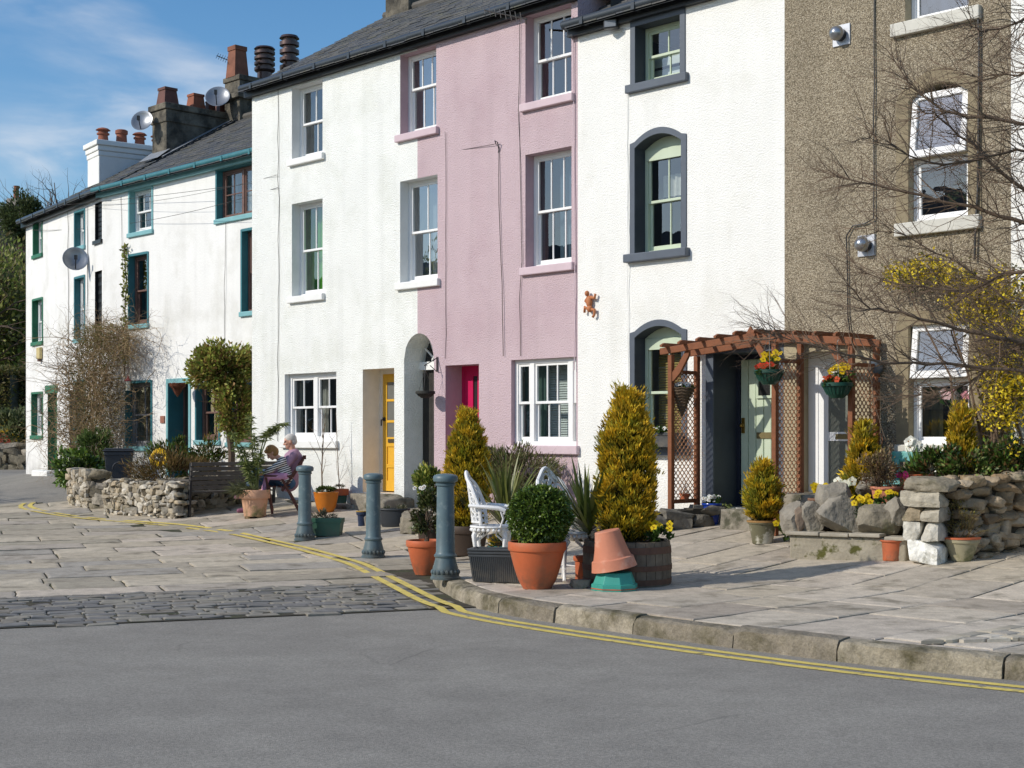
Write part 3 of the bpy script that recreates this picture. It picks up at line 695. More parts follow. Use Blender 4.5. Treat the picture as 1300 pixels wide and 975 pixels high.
GREY = mat('slate_grey_paint', lin('5a626d', .85), rough=.5, var=.1, vscale=5, bump=.15, bscale=25)
GREYD = mat('dark_grey_paint', lin('454b55', .8), rough=.55, var=.12, vscale=5)
SAGE = mat('sage_paint', lin('c9d6bd', .9), rough=.45, var=.05, vscale=5)
TEAL = mat('teal_paint', lin('3f7f88', .8), rough=.5, var=.15, vscale=4)
TEALL = mat('pale_teal_paint', lin('86bcc0', .85), rough=.55, var=.12, vscale=5)
GREEN = mat('green_paint', lin('2f7a5a', .8), rough=.5, var=.15, vscale=4)
BLACKP = mat('black_paint', lin('26282b', .8), rough=.4, var=.1, vscale=5)
BROWNW = mat('brown_sash', lin('7d5f55', .8), rough=.5, var=.15, vscale=8)
DGUT = mat('dark_gutter', lin('3f454b', .8), rough=.35, var=.1, vscale=3)
BEIGE = mat('beige_stone', lin('b3a78b', .85), rough=.85, var=.12, vscale=4, bump=.3, bscale=35)
CABLE = mat('cable', lin('55524e', .7), rough=.7, var=.1)
GRN_C = mat('green_curtain', lin('6ec02c', .9), rough=.9, var=.1, transl=.35)
MAROON = mat('maroon_curtain', lin('7b3f49', .8), rough=.9, var=.2, transl=.2)
TANBL = mat('tan_blind', lin('b39a58', .8), rough=.8, var=.08)
PALEBL = mat('pale_blind', lin('d3d8d4', .9), rough=.8, var=.05)
BLUEC = mat('blue_curtain', lin('5d7484', .8), rough=.9, var=.2, transl=.2)
LROOM = mat('light_room', lin('e2dfd6', .9), rough=.9, var=.1)
BRASS = mat('brass', lin('b58f45', .8), rough=.3, metal=.9, var=.1)
STEEL = mat('steel', lin('b9bcc0', .8), rough=.3, metal=.8, var=.1)
def cable(name, H, pts, r=.008, label='', cat='cable', group=None, m=None):
    """a cable clipped to a house front: points are (pixel x, pixel y) on that house's plane"""
    w = [H.world(H.s(a), -.012-r, H.z(a, b)) for a, b in pts]; o0 = w[0]; mb = MB()
    P = []
    for a, b in zip(w, w[1:]):
        n = max(1, int((b-a).length/.35)); P += [a+(b-a)*k/n for k in range(n)]
    P.append(w[-1]); P = [p+Vector((random.gauss(0, .006), random.gauss(0, .006), 0)) for p in P]
    mb.tube([p-o0 for p in P], r*.62, 5); o = obj(name, mb, m or CABLE); o.location = o0; return tag(o, label, cat, group)
# ---------------- house A: end of the terrace, green and teal trim (turned a little)
zA = base(P1.P(60).x, P1.P(60).y)
A = House('cottage', 'far end white cottage with dark green trim, white chimney and a green door', P1, 33, 88, zA)
AE = A.z(29, 283)
A.W2 = A.W
def cot_window(H, r, tm, sm, label=None, frame=WP, cur=None, **k):
    w = window(H, r, frame, y=.12, rev=tm, sillm=sm, surround=.05, surm=tm, silh=.09, sillproj=.05, label=label, **k)
    if cur: curtain(w, r[0]+.05, r[0]+.05+(r[1]-r[0])*.45, r[2]+.05, r[3]-.05, .42, cur, waves=5)
    return w
cot_window(A, A.rect(43, 53.5, 278, 323), GREEN, GREEN)
cot_window(A, A.rect(42, 54, 381, 434), GREEN, GREEN, cur=CURT)
cot_window(A, A.rect(41, 54, 500, 553), GREEN, GREEN)
def door(H, rect, leafm, framem, rev, y=.3, panels='plank', fw=.06, revealm=None, rise=0, glass=None, name='door', label=None, interior_=False, threshold=None, openit=True):
    s0, s1, z0, z1 = rect; o = dict(s0=s0, s1=s1, z0=z0, z1=z1, rise=rise)
    if openit: H.open.append(o)
    d = MB(); a, b = s0+fw, s1-fw; zt = z1-fw
    d.box(a, b, y+.03, y+.075, z0+.02, zt)
    if panels == 'plank':
        n = 7; w = (b-a)/n
        for k in range(n): d.box(a+w*k+.006, a+w*(k+1)-.006, y+.012, y+.032, z0+.03, zt-.01)
    elif panels == 'panel':
        w = b-a
        for x0, x1 in ((a+.08, a+w/2-.03), (a+w/2+.03, b-.08)):
            for q0, q1 in ((.08, .38), (.45, .92)): d.box(x0, x1, y+.018, y+.031, z0+q0*(zt-z0), z0+q1*(zt-z0))
    do = obj(name, d, leafm, H.root, label=label, bevel=.005, seg=1)
    f = MB(); f.box(s0, a, y, y+.1, z0, z1); f.box(b, s1, y, y+.1, z0, z1); f.box(a, b, y+.002, y+.1, zt, z1); obj('door_frame', f, framem, do)
    obj('reveal', reveal_mesh(o, y+.1), revealm or rev, do)
    return do
dA = door(A, A.rect(60.5, 72.5, 499, 597), GREEN, GREEN, GREEN, y=.16)
k = MB(); r = A.rect(58, 73.5, 489, 499); k.box(r[0], r[1], -.02, 0, r[2], r[3]); obj('door_header', k, GREEN, dA)
k = MB(); r = A.rect(60, 73, 597, 606); k.box(r[0]-.1, r[1]+.3, -.35, .1, -.3, r[3]-.0); obj('door_step', k, WSTONE, dA, bevel=.02)
wall(A, AE, ST_W1); body(A, AE, ST_W1, right=False)
roof(A, AE, -.08, A.W+.01); gutter(A, AE, -.1, A.W, DGUT, BLACKP)
# ---------------- house B: teal trim, between the cables
B = House('cottage', 'narrow white cottage with teal trim and black shuttered windows behind the brown climber', P1, 88, 131, zA)
BE = AE
dB = door(B, B.rect(75, 87.5, 499, 597) if False else (.02, .62, .05, dA.parent and A.z(66, 499)), TEAL, TEALL, TEAL, y=.16)
cot_window(B, B.rect(95.5, 107.5, 269, 313), TEAL, TEALL)
cot_window(B, B.rect(95.5, 107.5, 353, 430), TEAL, TEALL)
cot_window(B, B.rect(95.5, 108, 485, 560), TEAL, TEALL)
def shutter_window(H, r):
    o = dict(s0=r[0], s1=r[1], z0=r[2], z1=r[3]); H.open.append(o); m = MB(); m.box(r[0], r[1], .08, .12, r[2], r[3])
    n = 8
    for k in range(n): z = r[2]+(r[3]-r[2])*(k+.5)/n; m.box(r[0]+.04, r[1]-.04, .06, .081, z-.04, z+.04)
    w = obj('shuttered_window', m, BLACKP, H.root); obj('reveal', reveal_mesh(o, .12), BLACKP, w)
    s = MB(); s.box(r[0]-.04, r[1]+.04, -.05, .06, r[2]-.08, r[2]); obj('sill', s, BLACKP, w)
shutter_window(B, B.rect(120.5, 129.5, 257, 305)); shutter_window(B, B.rect(120.5, 129.5, 344, 429))
wall(B, BE, ST_W1, x1=B.W+.005); body(B, BE, ST_W1, left=False, right=False)
roof(B, BE, 0, B.W+.3); gutter(B, BE, 0, B.W-.05, DGUT, BLACKP)
# white chimney on the end gable
CW = mat('white_chimney', lin('f0f0ec', .9), rough=.8, var=.08, vscale=2, bump=.3, bscale=30)
zc = A.world(0, 0, 0).z
def place_chim(H, px, d):            # x along the house where a chimney front at depth d shows at pixel px
    lo, hi = -6.0, 12.0
    for _ in range(50):
        m = (lo+hi)/2; p = H.world(m, d, 0); lo, hi = (m, hi) if CX+p.x/p.y*FPX < px else (lo, m)
    return lo
x = place_chim(A, 111, 1.55); d_ = 1.55; p = A.world(x, d_, 0); zt = EYE-(190-HY)/FPX*p.y-A.z0
chimney(A, x, x+.85, d_, d_+2.6, AE+.5, zt-.02, CW, [(x+.45, d_+.25+.48*i, ('hood', 'plain', 'hood', 'hood', 'plain')[i], .42, .15, TERR) for i in range(5)], bands=((0, .13, .09), (-.13, -.001, .045), (-.26, -.131, .02)), capm=CW)
# ---------------- house C: wide white house, pale teal trim
zC = base(P3.P(225).x, P3.P(225).y)
C = House('cottage', 'wide white cottage with pale teal window surrounds and brown sashes behind the wooden bench', P3, 131, 323, zC)
CE = C.z(222, 219)
w = cot_window(C, C.rect(165, 193, 240, 294), TEALL, TEALL, rows=(1, 1), cols=(3, 3), label='white three-over-three sash window in a teal surround')
w = cot_window(C, C.rect(164.5, 187.5, 324, 412), TEAL, TEALL, frame=BROWNW, cols=(1, 1)); curtain(w, *[C.s(170), C.s(187)], C.z(176, 410), C.z(176, 328), .4, MAROON, waves=8)
w = cot_window(C, C.rect(276, 329, 211, 274), TEAL, TEALL, frame=BROWNW, sash=False, cols=(2, 2), rows=(2, 2), mullions=(.5,), room=LROOM)
q = C.rect(276, 329, 211, 274)
for a, b in ((.06, .24), (.40, .62), (.76, .94)): curtain(w, q[0]+a*(q[1]-q[0]), q[0]+b*(q[1]-q[0]), q[2], q[3], .42, CURT, waves=4)
w = cot_window(C, C.rect(308, 332, 292, 395), TEAL, TEALL, frame=BROWNW, cols=(1, 1)); q = C.rect(306, 332, 292, 395); curtain(w, q[0]+.2, q[1]-.05, q[2], q[2]+(q[3]-q[2])*.5, .4, MAROON, waves=7)
w = cot_window(C, C.rect(161, 192, 486, 567), TEAL, TEALL, frame=mat('grey_sash', lin('9b9a9c', .8), rough=.5, var=.1), cols=(2, 2), room=LROOM)
w = cot_window(C, C.rect(250, 278, 488, 559), TEAL, TEALL, frame=BROWNW, cols=(2, 2)); q = C.rect(250, 278, 488, 559); curtain(w, q[0]+.3, q[0]+.6, q[2], q[3], .4, TANBL, waves=4); curtain(w, q[1]-.22, q[1], q[2], q[3], .4, CURT, waves=3)
w = cot_window(C, C.rect(290, 326, 490, 562), TEAL, TEALL, frame=BROWNW, cols=(2, 2)); q = C.rect(290, 326, 490, 562); curtain(w, q[0]+.25, q[0]+.55, q[2], q[3], .4, TANBL, waves=4)
dC = door(C, C.rect(214, 240, 486, 607), BROWNW, BROWNW, TEAL, y=.34, panels='panel')
r = C.rect(214, 240, 486, 607); k = MB(); k.box(r[0]-.07, r[0], -.02, 0, r[2], r[3]); k.box(r[1], r[1]+.07, -.02, 0, r[2], r[3]); k.box(r[0]-.07, r[1]+.07, -.022, 0, r[3], r[3]+.09); obj('surround', k, TEALL, dC)
k = MB(); k.ell((r[0]+.16, .35, r[2]+.95), (.03, .03, .03)); obj('handle', k, BRASS, dC, smooth='all')
k = MB(); k.add([(r[0]+.2, .328, r[2]+1.05), (r[1]-.15, .328, r[2]+1.05), (r[1]-.15, .328, r[3]-.25), (r[0]+.2, .328, r[3]-.25)], [(0, 1, 2, 3)]); obj('pane', k, mat('dark_glass', (.03, .03, .03), rough=.08, var=0, spec=.6), dC)
k = MB(); q = C.rect(204.5, 209.5, 528, 537); k.box(q[0], q[1], -.025, 0, q[2], q[3]); obj('name_plate', k, mat('clay_plate', lin('a8705c', .8), var=.1), C.root)
wall(C, CE, ST_W1, x1=C.W+.4); body(C, CE, ST_W1, left=False, x1=C.W+.4)
roof(C, CE, -.45, C.W+.5); gutter(C, CE, -.15, C.W+.4, TEAL, TEALL)
x = place_chim(C, 193, 1.4); p = C.world(x, 1.4, 0); zt = EYE-(138-HY)/FPX*p.y-C.z0
pts_ = [(x+.3, 1.62, 'square', .42, .19, DTERR), (x+.3, 2.35, 'square', .40, .17, TERR), (x+.32, 2.72, 'square', .3, .10, DTERR), (x+.3, 3.05, 'square', .42, .16, DTERR), (x+.3, 3.6, 'plain', .3, .14, TERR)]
chimney(C, x, x+.62, 1.4, 3.9, CE+.4, zt-.1, STONEC, pts_, bands=((0, .14, .07), (-.28, -.001, .03)))
k = MB(); k.add([(x-.08, 1.1, CE+.06+1.1*.6+.09), (x+.75, 1.1, CE+.06+1.1*.6+.09), (x+.75, 1.42, CE+.06+1.42*.6+.14), (x-.08, 1.42, CE+.06+1.42*.6+.14)], [(0, 1, 2, 3)])
k.box(x+.6, x+.86, 1.2, 3.0, 0, .01, M=Matrix.Translation((0, 0, CE+.12)) @ Matrix(((1, 0, 0, 0), (0, 1, 0, 0), (0, .6, 1, 0), (0, 0, 0, 1)))); obj('flashing', k, LEAD, C.root)
x = place_chim(C, 285, 2.95); p = C.world(x, 2.95, 0); zt = EYE-(100-HY)/FPX*p.y-C.z0
chimney(C, x, x+.62, 2.95, 4.9, CE+1.2, zt-.12, STONEC, [(x+.3, 3.1, 'square', .72, .19, mat('brown_terracotta', lin('94604a', .7), rough=.8, var=.3, vscale=5)), (x+.3, 3.85, 'louvre', .85, .23, COWL), (x+.3, 4.55, 'louvre', 1.25, .22, COWL)], bands=((0, .12, .03), (-.42, -.30, .10)))
# ---------------- house D: tall white house
zD = base(PM.P(400).x, PM.P(400).y); ZR = lambda px, py: PM.Z(px, py)
D = House('terraced_house', 'tall white rough-rendered house with a yellow front door', PM, 320, 530, zD)
DE = D.z(420, 84)+.02
q = D.rect(370.6, 409.5, 106, 199); w = window(D, q, WP, rev=WREV, sillm=WSTONE, cols=(2, 2)); curtain(w, q[0]+.05, q[0]+.3, q[2], q[3], .5, CURT, waves=4)
q = D.rect(370.6, 409.5, 255.5, 375); w = window(D, q, WP, rev=WREV, sillm=WSTONE, cols=(2, 2), label='white sash window with a bright green curtain'); curtain(w, q[0]+.05, q[1]-.02, q[2]+.02, q[3]-.04, .45, GRN_C, waves=9)
q = D.rect(508, 555.5, 226, 357); w = window(D, q, WP, rev=WREV, sillm=WSTONE, cols=(2, 2), rows=(1, 1), glass=GLASSB, label='white four-pane window straddling the white and pink walls'); DW = q
curtain(w, q[0]+.05, q[1]-.05, q[2], q[3], .52, mat('grey_net', lin('7d858d', .8), rough=.9, var=.1), amp=.012, waves=11)
q = D.rect(361.5, 427, 473.5, 560); w = window(D, q, WP, y=.1, rev=WREV, sillm=WSTONE, cols=(2, 2), mullions=(.52,), silh=.12, label='white twin sash window above the stone sill', fw=.075)
for a, b in ((.05, .14), (.40, .5), (.55, .64), (.80, .92)): curtain(w, q[0]+a*(q[1]-q[0]), q[0]+b*(q[1]-q[0]), q[2]+.05, q[3]-.05, .38, CURT, waves=2)
YEL_D = mat('yellow_paint', lin('e7b23a', .9), rough=.4, var=.06, vscale=5)
CREAM = mat('cream_reveal', lin('eae2d4', .92), rough=.8, var=.08, bump=.3, bscale=40)
q = D.rect(460.5, 500.5, 468, 626); zt = D.z(480, 470)
dD = door(D, q, YEL_D, CREAM, CREAM, y=.36, panels='none', fw=.07, label='yellow half-glazed front door')
a, b = q[0]+.07, q[1]-.07; z0, z1 = q[2], q[3]-.07; k = MB()
wd = b-a
for x0, x1 in ((a, a+.10), (b-.10, b), (a+wd/2-.02, a+wd/2+.02)): k.box(x0, x1, .372, .389, z0+.02, z1)
for f0, f1 in ((.0, .09), (.20, .23), (.38, .46), (.585, .605), (.765, .785), (.93, 1)): k.box(a, b, .3735, .3885, z0+.02+f0*(z1-z0-.02), z0+.02+f1*(z1-z0-.02))
obj('rails', k, YEL_D, dD)
k = MB(); k.add([(a+.1, .385, z0+.46*(z1-z0)), (b-.1, .385, z0+.46*(z1-z0)), (b-.1, .385, z0+.93*(z1-z0)), (a+.1, .385, z0+.93*(z1-z0))], [(0, 1, 2, 3)]); obj('pane', k, mat('grey_glass', lin('8b8c86', .6), rough=.12, var=.1, spec=.6), dD)
k = MB(); k.box(a+.14, b-.1, .36, .375, z0+.43*(z1-z0)-.02, z0+.43*(z1-z0)+.04); obj('letterbox', k, mat('letterbox', lin('6e6654', .7), rough=.4, metal=.5), dD)
k = MB(); k.box(a+.02, a+.07, .345, .375, z0+1.18, z0+1.24); k.tube([(a+.045, .34, z0+1.2), (a+.045, .30, z0+1.2), (a+.045, .30, z0+1.1)], .012, 6); obj('handle', k, BLACKP, dD)
STEP = mat('step_stone', lin('9a9283', .8), rough=.95, var=.3, vscale=5, bump=.8, bscale=22, dist=.02, col2=lin('5f5d4b', .7), c2scale=3)
k = MB(); k.rock(((q[0]+q[1])/2+.25, -.16, q[2]-.16), (.95, .62, .32), sq=.9, lump=.08, n=10, seed=3, cuts=6, cutd=(.9, 1.2)); k.rock((q[0]+.0, -.34, q[2]-.30), (.8, .4, .24), sq=.9, lump=.08, n=10, seed=5, cuts=6, cutd=(.9, 1.2)); obj('door_step', k, STEP, dD, smooth='all')
# archway shared with the pink house
ar = dict(s0=D.s(513), s1=D.s(551), z0=-.2, z1=D.z(532, 456), rise=(D.s(551)-D.s(513))/2*1.12, round=True); D.open.append(ar); AR = ar
k = reveal_mesh(ar, .445, floor=True); arch = obj('archway', k, ST_W4, D.root, label='deep round arched passage with an iron gate')
k = MB(); f0 = D.z(535, 468); f1 = D.z(535, 461); k.box(ar['s0'], ar['s1'], .33, .43, f0, f0+.13); obj('transom', k, WP, arch)
k = MB(); m_ = (ar['s0']+ar['s1'])/2; hw = (ar['s1']-ar['s0'])/2
for a_ in (35, 62, 90, 118, 145): k.tube([(m_+.1*math.cos(math.radians(a_)), .385, f0+.13+.1*math.sin(math.radians(a_))), (m_+hw*math.cos(math.radians(a_)), .385, f0+.12+hw*1.1*math.sin(math.radians(a_)))], .016, 5)
k.tube([(m_+.12*math.cos(t*PI/8), .385, f0+.13+.12*math.sin(t*PI/8)) for t in range(9)], .016, 5); obj('fanlight', k, WP, arch)
k = MB(); k.box(ar['s0'], ar['s1'], .41, .44, -.2, f0)
n = 7
for i in range(n): x = ar['s0']+(ar['s1']-ar['s0'])*(i+.5)/n; k.box(x-.05, x+.05, .39, .411, -.1, f0-.05)
obj('gate', k, mat('dark_timber', lin('3b3833', .7), rough=.8, var=.3, vscale=8), arch)
k = MB(); k.add([(ar['s0'], .442, f0), (ar['s1'], .442, f0), (ar['s1'], .442, ar['z1']+ar['rise']), (ar['s0'], .442, ar['z1']+ar['rise'])], [(0, 1, 2, 3)]); obj('fanlight_glass', k, mat('dark_glass', (.03, .03, .03)), arch)
# ---------------- house E: pink house
zE = base(PM.P(630).x, PM.P(630).y)
Eh = House('terraced_house', 'tall dusty pink rough-rendered house with a crimson front door', PM, 530, 733.5, zE)
EE = Eh.z(600, 29)+.02
d = Eh.sL-D.sL
q = Eh.rect(508, 553.8, 63.5, 167); w = window(Eh, q, WP, rev=PREV, sillm=PSTONE, cols=(3, 3), split=.42, label='white six-pane window with a pink sill under the eaves', glass=GLASSB); EW = q
curtain(w, q[0]+.05, q[1]-.05, q[2], q[3], .52, mat('grey_net', lin('7d858d', .8)), amp=.012, waves=11)
D.open.append(dict(s0=q[0]+d, s1=q[1]+d, z0=q[2]+zE-zD, z1=q[3]+zE-zD)); Eh.open.append(dict(s0=DW[0]-d, s1=DW[1]-d, z0=DW[2]+zD-zE, z1=DW[3]+zD-zE))
Eh.open.append(dict(s0=ar['s0']-d, s1=ar['s1']-d, z0=ar['z0']+zD-zE-.1, z1=ar['z1']+zD-zE, rise=ar['rise'], round=True))
q = Eh.rect(667, 725.4, 12, 126); w = window(Eh, q, WP, rev=PREV, sillm=PSTONE, cols=(3, 3), label='white six-pane sash window of the pink house under the gutter'); curtain(w, q[0]+.04, q[0]+.3, q[2], q[3], .42, MAROON, waves=4)
k = MB(); k.ell((q[1]-.25, .5, q[2]+.35), (.08, .08, .1)); k.lathe([(.1, q[2]-.0), (.12, q[2]+.1), (.06, q[2]+.2), (.02, q[2]+.26)], 12, (q[1]-.25, .5, 0)); obj('lamp', k, WP, w, smooth=True)
q = Eh.rect(667, 725.5, 191, 337); w = window(Eh, q, WP, rev=PREV, sillm=PSTONE, cols=(3, 3), label='white six-pane sash window of the pink house on the first floor'); curtain(w, q[1]-.4, q[1]-.15, q[2], q[3], .45, BLUEC, waves=4); curtain(w, q[1]-.16, q[1], q[2], q[3], .43, mat('rust_curtain', lin('8a5637', .8), var=.2, rough=.9), waves=2)
curtain(w, q[0]+.05, q[0]+.2, q[2], q[3], .45, BLUEC, waves=3)
q = Eh.rect(649, 731.6, 455, 566); w = window(Eh, q, WP, y=.08, rev=PREV, sillm=PSTONE, cols=((1, 3, 1), (1, 3, 1)), mullions=(.27, .86), label='white tripartite sash window of the pink house with a pale blind', silh=.12, fw=.06, room=LROOM)
blind(w, q[0]+.3*(q[1]-q[0]), q[1]-.08, q[2]+.1, q[3]-.1, .42, PALEBL)
for a_, b_ in ((.05, .2), (.30, .42)): curtain(w, q[0]+a_*(q[1]-q[0]), q[0]+b_*(q[1]-q[0]), q[2], q[3], .36, mat('green_grey_curtain', lin('6c8a7e', .8), rough=.9, var=.2, transl=.2), waves=3)
CRIM = mat('crimson_paint', lin('c81a55', .9), rough=.35, var=.06, vscale=5)
q = Eh.rect(565.5, 608, 463, 618)
dE = door(Eh, q, CRIM, CRIM, PREV, y=.34, panels='none', label='crimson front door with two tall glass strips')
a, b = q[0]+.06, q[1]-.06; z0, z1 = q[2], q[3]-.06; wd = b-a; k = MB()
for x0, x1 in ((a, a+.3*wd), (a+.46*wd, a+.60*wd), (a+.78*wd, b)): k.box(x0, x1, .345, .369, z0+.02, z1)
k.box(a, b, .346, .368, z0+.02, z0+.3*(z1-z0)); k.box(a, b, .346, .368, z1-.1, z1); obj('rails', k, CRIM, dE)
k = MB(); k.add([(a+.3*wd, .366, z0+.3*(z1-z0)), (a+.78*wd, .366, z0+.3*(z1-z0)), (a+.78*wd, .366, z1-.1), (a+.3*wd, .366, z1-.1)], [(0, 1, 2, 3)]); obj('pane', k, MATS['dark_glass'], dE)
wall(D, DE+.12, ST_W4); body(D, DE, ST_W4, right=False)
ROD = roof(D, DE, 0, D.W, verge=True); gutter(D, DE, -.12, D.W, DGUT, BLACKP)
wall(Eh, EE+.12, ST_P); body(Eh, EE, ST_P, left=False, right=True)
roof(Eh, EE, 0, Eh.W); gutter(Eh, EE, 0, Eh.W, DGUT, BLACKP)
x = place_chim(D, 489, 2.95); p = D.world(x, 2.95, 0); zt = EYE-(-40-HY)/FPX*p.y-D.z0
chimney(D, x, x+.7, 2.95, 4.6, DE+1.2, zt, STONEC, [(x+.35, 3.3, 'square', .5, .18, TERR), (x+.35, 4.1, 'square', .5, .18, TERR)])
# ---------------- house F: white with slate grey surrounds
zF = base(PM.P(860).x, PM.P(860).y)
F = House('terraced_house', 'white house with slate grey window surrounds and a sage green plank door', PM, 733.5, 996, zF)
FE = F.z(800, 14)
q = F.rect(807, 864, 26, 101); w = window(F, q, SAGE, y=.2, rev=GREYD, sillm=GREY, surround=.085, surm=GREY, cols=(2, 2), sillover=.14, label='sage sash window under the eaves of the white house', room=LROOM)
blind(w, q[0]+.1, q[1]-.05, q[2]+.1, q[3]-.35, .44, PALEBL, pitch=.2)
for (t0, t1, tb, arch_) in ((806.5, 865.5, (183, 319.5), 'first floor'), (806.5, 866, (427, 568), 'ground floor')):
    q = F.rect(t0, t1, *tb); w = window(F, q, SAGE, y=.2, rev=GREYD, sillm=GREY, surround=.085, surm=GREY, cols=(2, 2), rise=.14, headm=SAGE, sillover=.14, sillproj=.1, label='arch-headed sage sash window on the '+arch_)
    k = MB(); k.box(q[0]+.02, q[1]-.02, .19, .211, q[3]-.16, q[3]-.02); obj('head_rail', k, SAGE, w)
    if 'first' in arch_: curtain(w, q[0]+.38, q[1]-.02, q[3]-.62, q[3]-.32, .5, CURT, waves=4)
    else: blind(w, q[0]+.28, q[1]-.05, q[2]+.05, q[3]-.1, .42, TANBL)
Q = F.rect(906.5, 986, 447, 645); FD = Q
dF = door(F, Q, SAGE, mat('navy_paint', lin('2c3140', .7), rough=.5), GREYD, y=.47, panels='plank', label='sage green plank door with a small square light')
k = MB(); k.box(Q[0]-.12, Q[0], -.02, 0, Q[2]-.1, Q[3]+.1); k.box(Q[1], Q[1]+.12, -.02, 0, Q[2]-.1, Q[3]+.1); k.box(Q[0], Q[1], -.021, 0, Q[3], Q[3]+.11); obj('surround', k, GREY, dF)
k = MB(); wx = Q[0]+.06+(Q[1]-Q[0]-.12)*.31; wz = Q[2]+1.40
for (a, b, c, e) in ((wx, wx+.26, wz, wz+.035), (wx, wx+.26, wz+.22, wz+.255), (wx, wx+.035, wz+.035, wz+.22), (wx+.225, wx+.26, wz+.035, wz+.22)): k.box(a, b, .455, .483, c, e)
obj('light_frame', k, SAGE, dF); k = MB(); k.add([(wx+.03, .478, wz+.03), (wx+.23, .478, wz+.03), (wx+.23, .478, wz+.23), (wx+.03, .478, wz+.23)], [(0, 1, 2, 3)]); obj('pane', k, MATS['dark_glass'], dF)
k = MB(); k.box(wx+.0, wx+.30, .468, .481, Q[2]+.88, Q[2]+.96); obj('letterbox', k, mat('old_brass', lin('9a8c63', .7), rough=.45, metal=.6, var=.2), dF)
k = MB(); k.box(Q[0]+.09, Q[0]+.13, .46, .481, Q[2]+.95, Q[2]+1.15); k.ell((Q[0]+.11, .44, Q[2]+1.05), (.03, .035, .03)); obj('handle', k, BRASS, dF)
k = MB(); k.rock(((Q[0]+Q[1])/2+.30, -.04, Q[2]-.15), (.72, .78, .30), sq=.94, lump=.03, n=8, seed=8); obj('door_step', k, STEP, dF, smooth='all')
wall(F, FE+.1, ST_W6); body(F, FE, ST_W6, left=False, right=False)
roof(F, FE, -.05, F.W); gutter(F, FE, -.12, F.W, DGUT, BLACKP, r=.065)
# ---------------- house G: pebbledash
zG = base(PM.P(1130).x, PM.P(1130).y)
Gh = House('terraced_house', 'brown pebbledashed house with top-hung white windows and a white glazed door', PM, 996, 1283.5, zG)
GE = Gh.z(1100, -150)
q = Gh.rect(1149, 1229.5, -120, 20); w = window(Gh, q, WPVC, y=.14, rev=BEIGE, sillm=mat('pale_sill', lin('d6d3c8', .85), rough=.7, var=.1), cols=(1, 1), sash=False, glass=GLASSB, sillover=.16, silh=.15); tl = []
def tilted(H, q, frac, ang, label, rise=0):
    """lower fixed light with a top-hung light standing open above it"""
    zs = q[2]+(q[3]-q[2])*frac
    o = dict(s0=q[0], s1=q[1], z0=q[2], z1=q[3], rise=rise); H.open.append(o)
    w = window(H, (q[0], q[1], q[2], zs), WPVC, y=.10, rev=BEIGE, sillm=MATS['pale_sill'], sash=False, cols=(1, 1), glass=GLASS, sillover=.16, silh=.15, addopen=False, label=label)
    r = reveal_mesh(dict(s0=q[0], s1=q[1], z0=zs, z1=q[3], rise=rise), .26, floor=False); obj('reveal', r, BEIGE, w)
    t = .075; k = MB(); hh = q[3]-zs+rise*.45
    Mx = Matrix.Translation((0, .075, q[3]+rise*.45)) @ Matrix.Rotation(math.radians(-ang), 4, 'X')
    a, b = q[0]+.02, q[1]-.02
    for bx in ((a, a+t, -hh, 0), (b-t, b, -hh, 0), (a+t, b-t, -hh, -hh+t*1.15), (a+t, b-t, -t, 0)): k.box(bx[0], bx[1], -.03, .03, bx[2], bx[3], M=Mx)
    lf = obj('top_light', k, WPVC, w, bevel=.006, seg=1)
    k = MB(); k.add([Mx @ Vector(v) for v in ((a+t, 0, -hh+t), (b-t, 0, -hh+t), (b-t, 0, -t), (a+t, 0, -t))], [(0, 1, 2, 3)]); obj('pane', k, GLASSB, w)
    interior(w, q[0], q[1], zs, q[3]+rise, .27, 1.6)
    k = MB(); ww = .16; pr = -.015
    k.box(q[0]-ww, q[0], pr, 0, q[2], q[3]); k.box(q[1], q[1]+ww, pr, 0, q[2], q[3]); n = 12; xs_ = [q[0]+(q[1]-q[0])*i/n for i in range(n+1)]
    for i in range(n): k.prism([(xs_[i], archtop(o, xs_[i])), (xs_[i+1], archtop(o, xs_[i+1])), (xs_[i+1], archtop(o, xs_[i+1])+ww), (xs_[i], archtop(o, xs_[i])+ww)], pr, 0)
    k.prism([(q[0]-ww, q[3]), (q[0], q[3]), (q[0], q[3]+ww), (q[0]-ww*.7, q[3]+ww*.8)], pr, 0); k.prism([(q[1], q[3]), (q[1]+ww, q[3]), (q[1]+ww*.7, q[3]+ww*.8), (q[1], q[3]+ww)], pr, 0)
    obj('surround', k, mat('stone_surround', lin('96896f', .82), rough=.9, var=.18, vscale=6, bump=.5, bscale=50), w); return w
q = Gh.rect(1154, 1229.5, 122, 279); w = tilted(Gh, q, .52, 6.5, 'white window with its top light propped open, arched stone head', rise=.16)
k = MB(); P_, dd = clumps(160, (.16, .1, .16), (q[1]-.35, .45, q[2]+.38), 5, .5)
quads_obj('house_plant', leaf_quads(P_, rdir(160), .1, .04), pal(160, [lin('9bb36a', .6), lin('6f8f52', .6)]), LEAF, w)
q = Gh.rect(1154, 1231, 411, 565); w = tilted(Gh, q, .55, 6.5, 'white window with its top light propped open beside the forsythia')
GWQ = q; curtain(w, q[0]+.08, q[0]+.45, q[2], q[2]+.85, .5, mat('beige_curtain', lin('a89f84', .8), rough=.9, var=.1), waves=4)
q = Gh.rect(1012, 1086, 446, 626); GD = q
dG = door(Gh, q, WPVC, WPVC, BEIGE, y=.24, panels='none', label='white glazed door with a frosted panel above and below the letterbox', fw=.14)
a, b = q[0]+.14, q[1]-.14; z0, z1 = q[2], q[3]-.14; k = MB()
k.box(a, a+.14, .25, .269, z0, z1); k.box(b-.12, b, .25, .269, z0, z1)
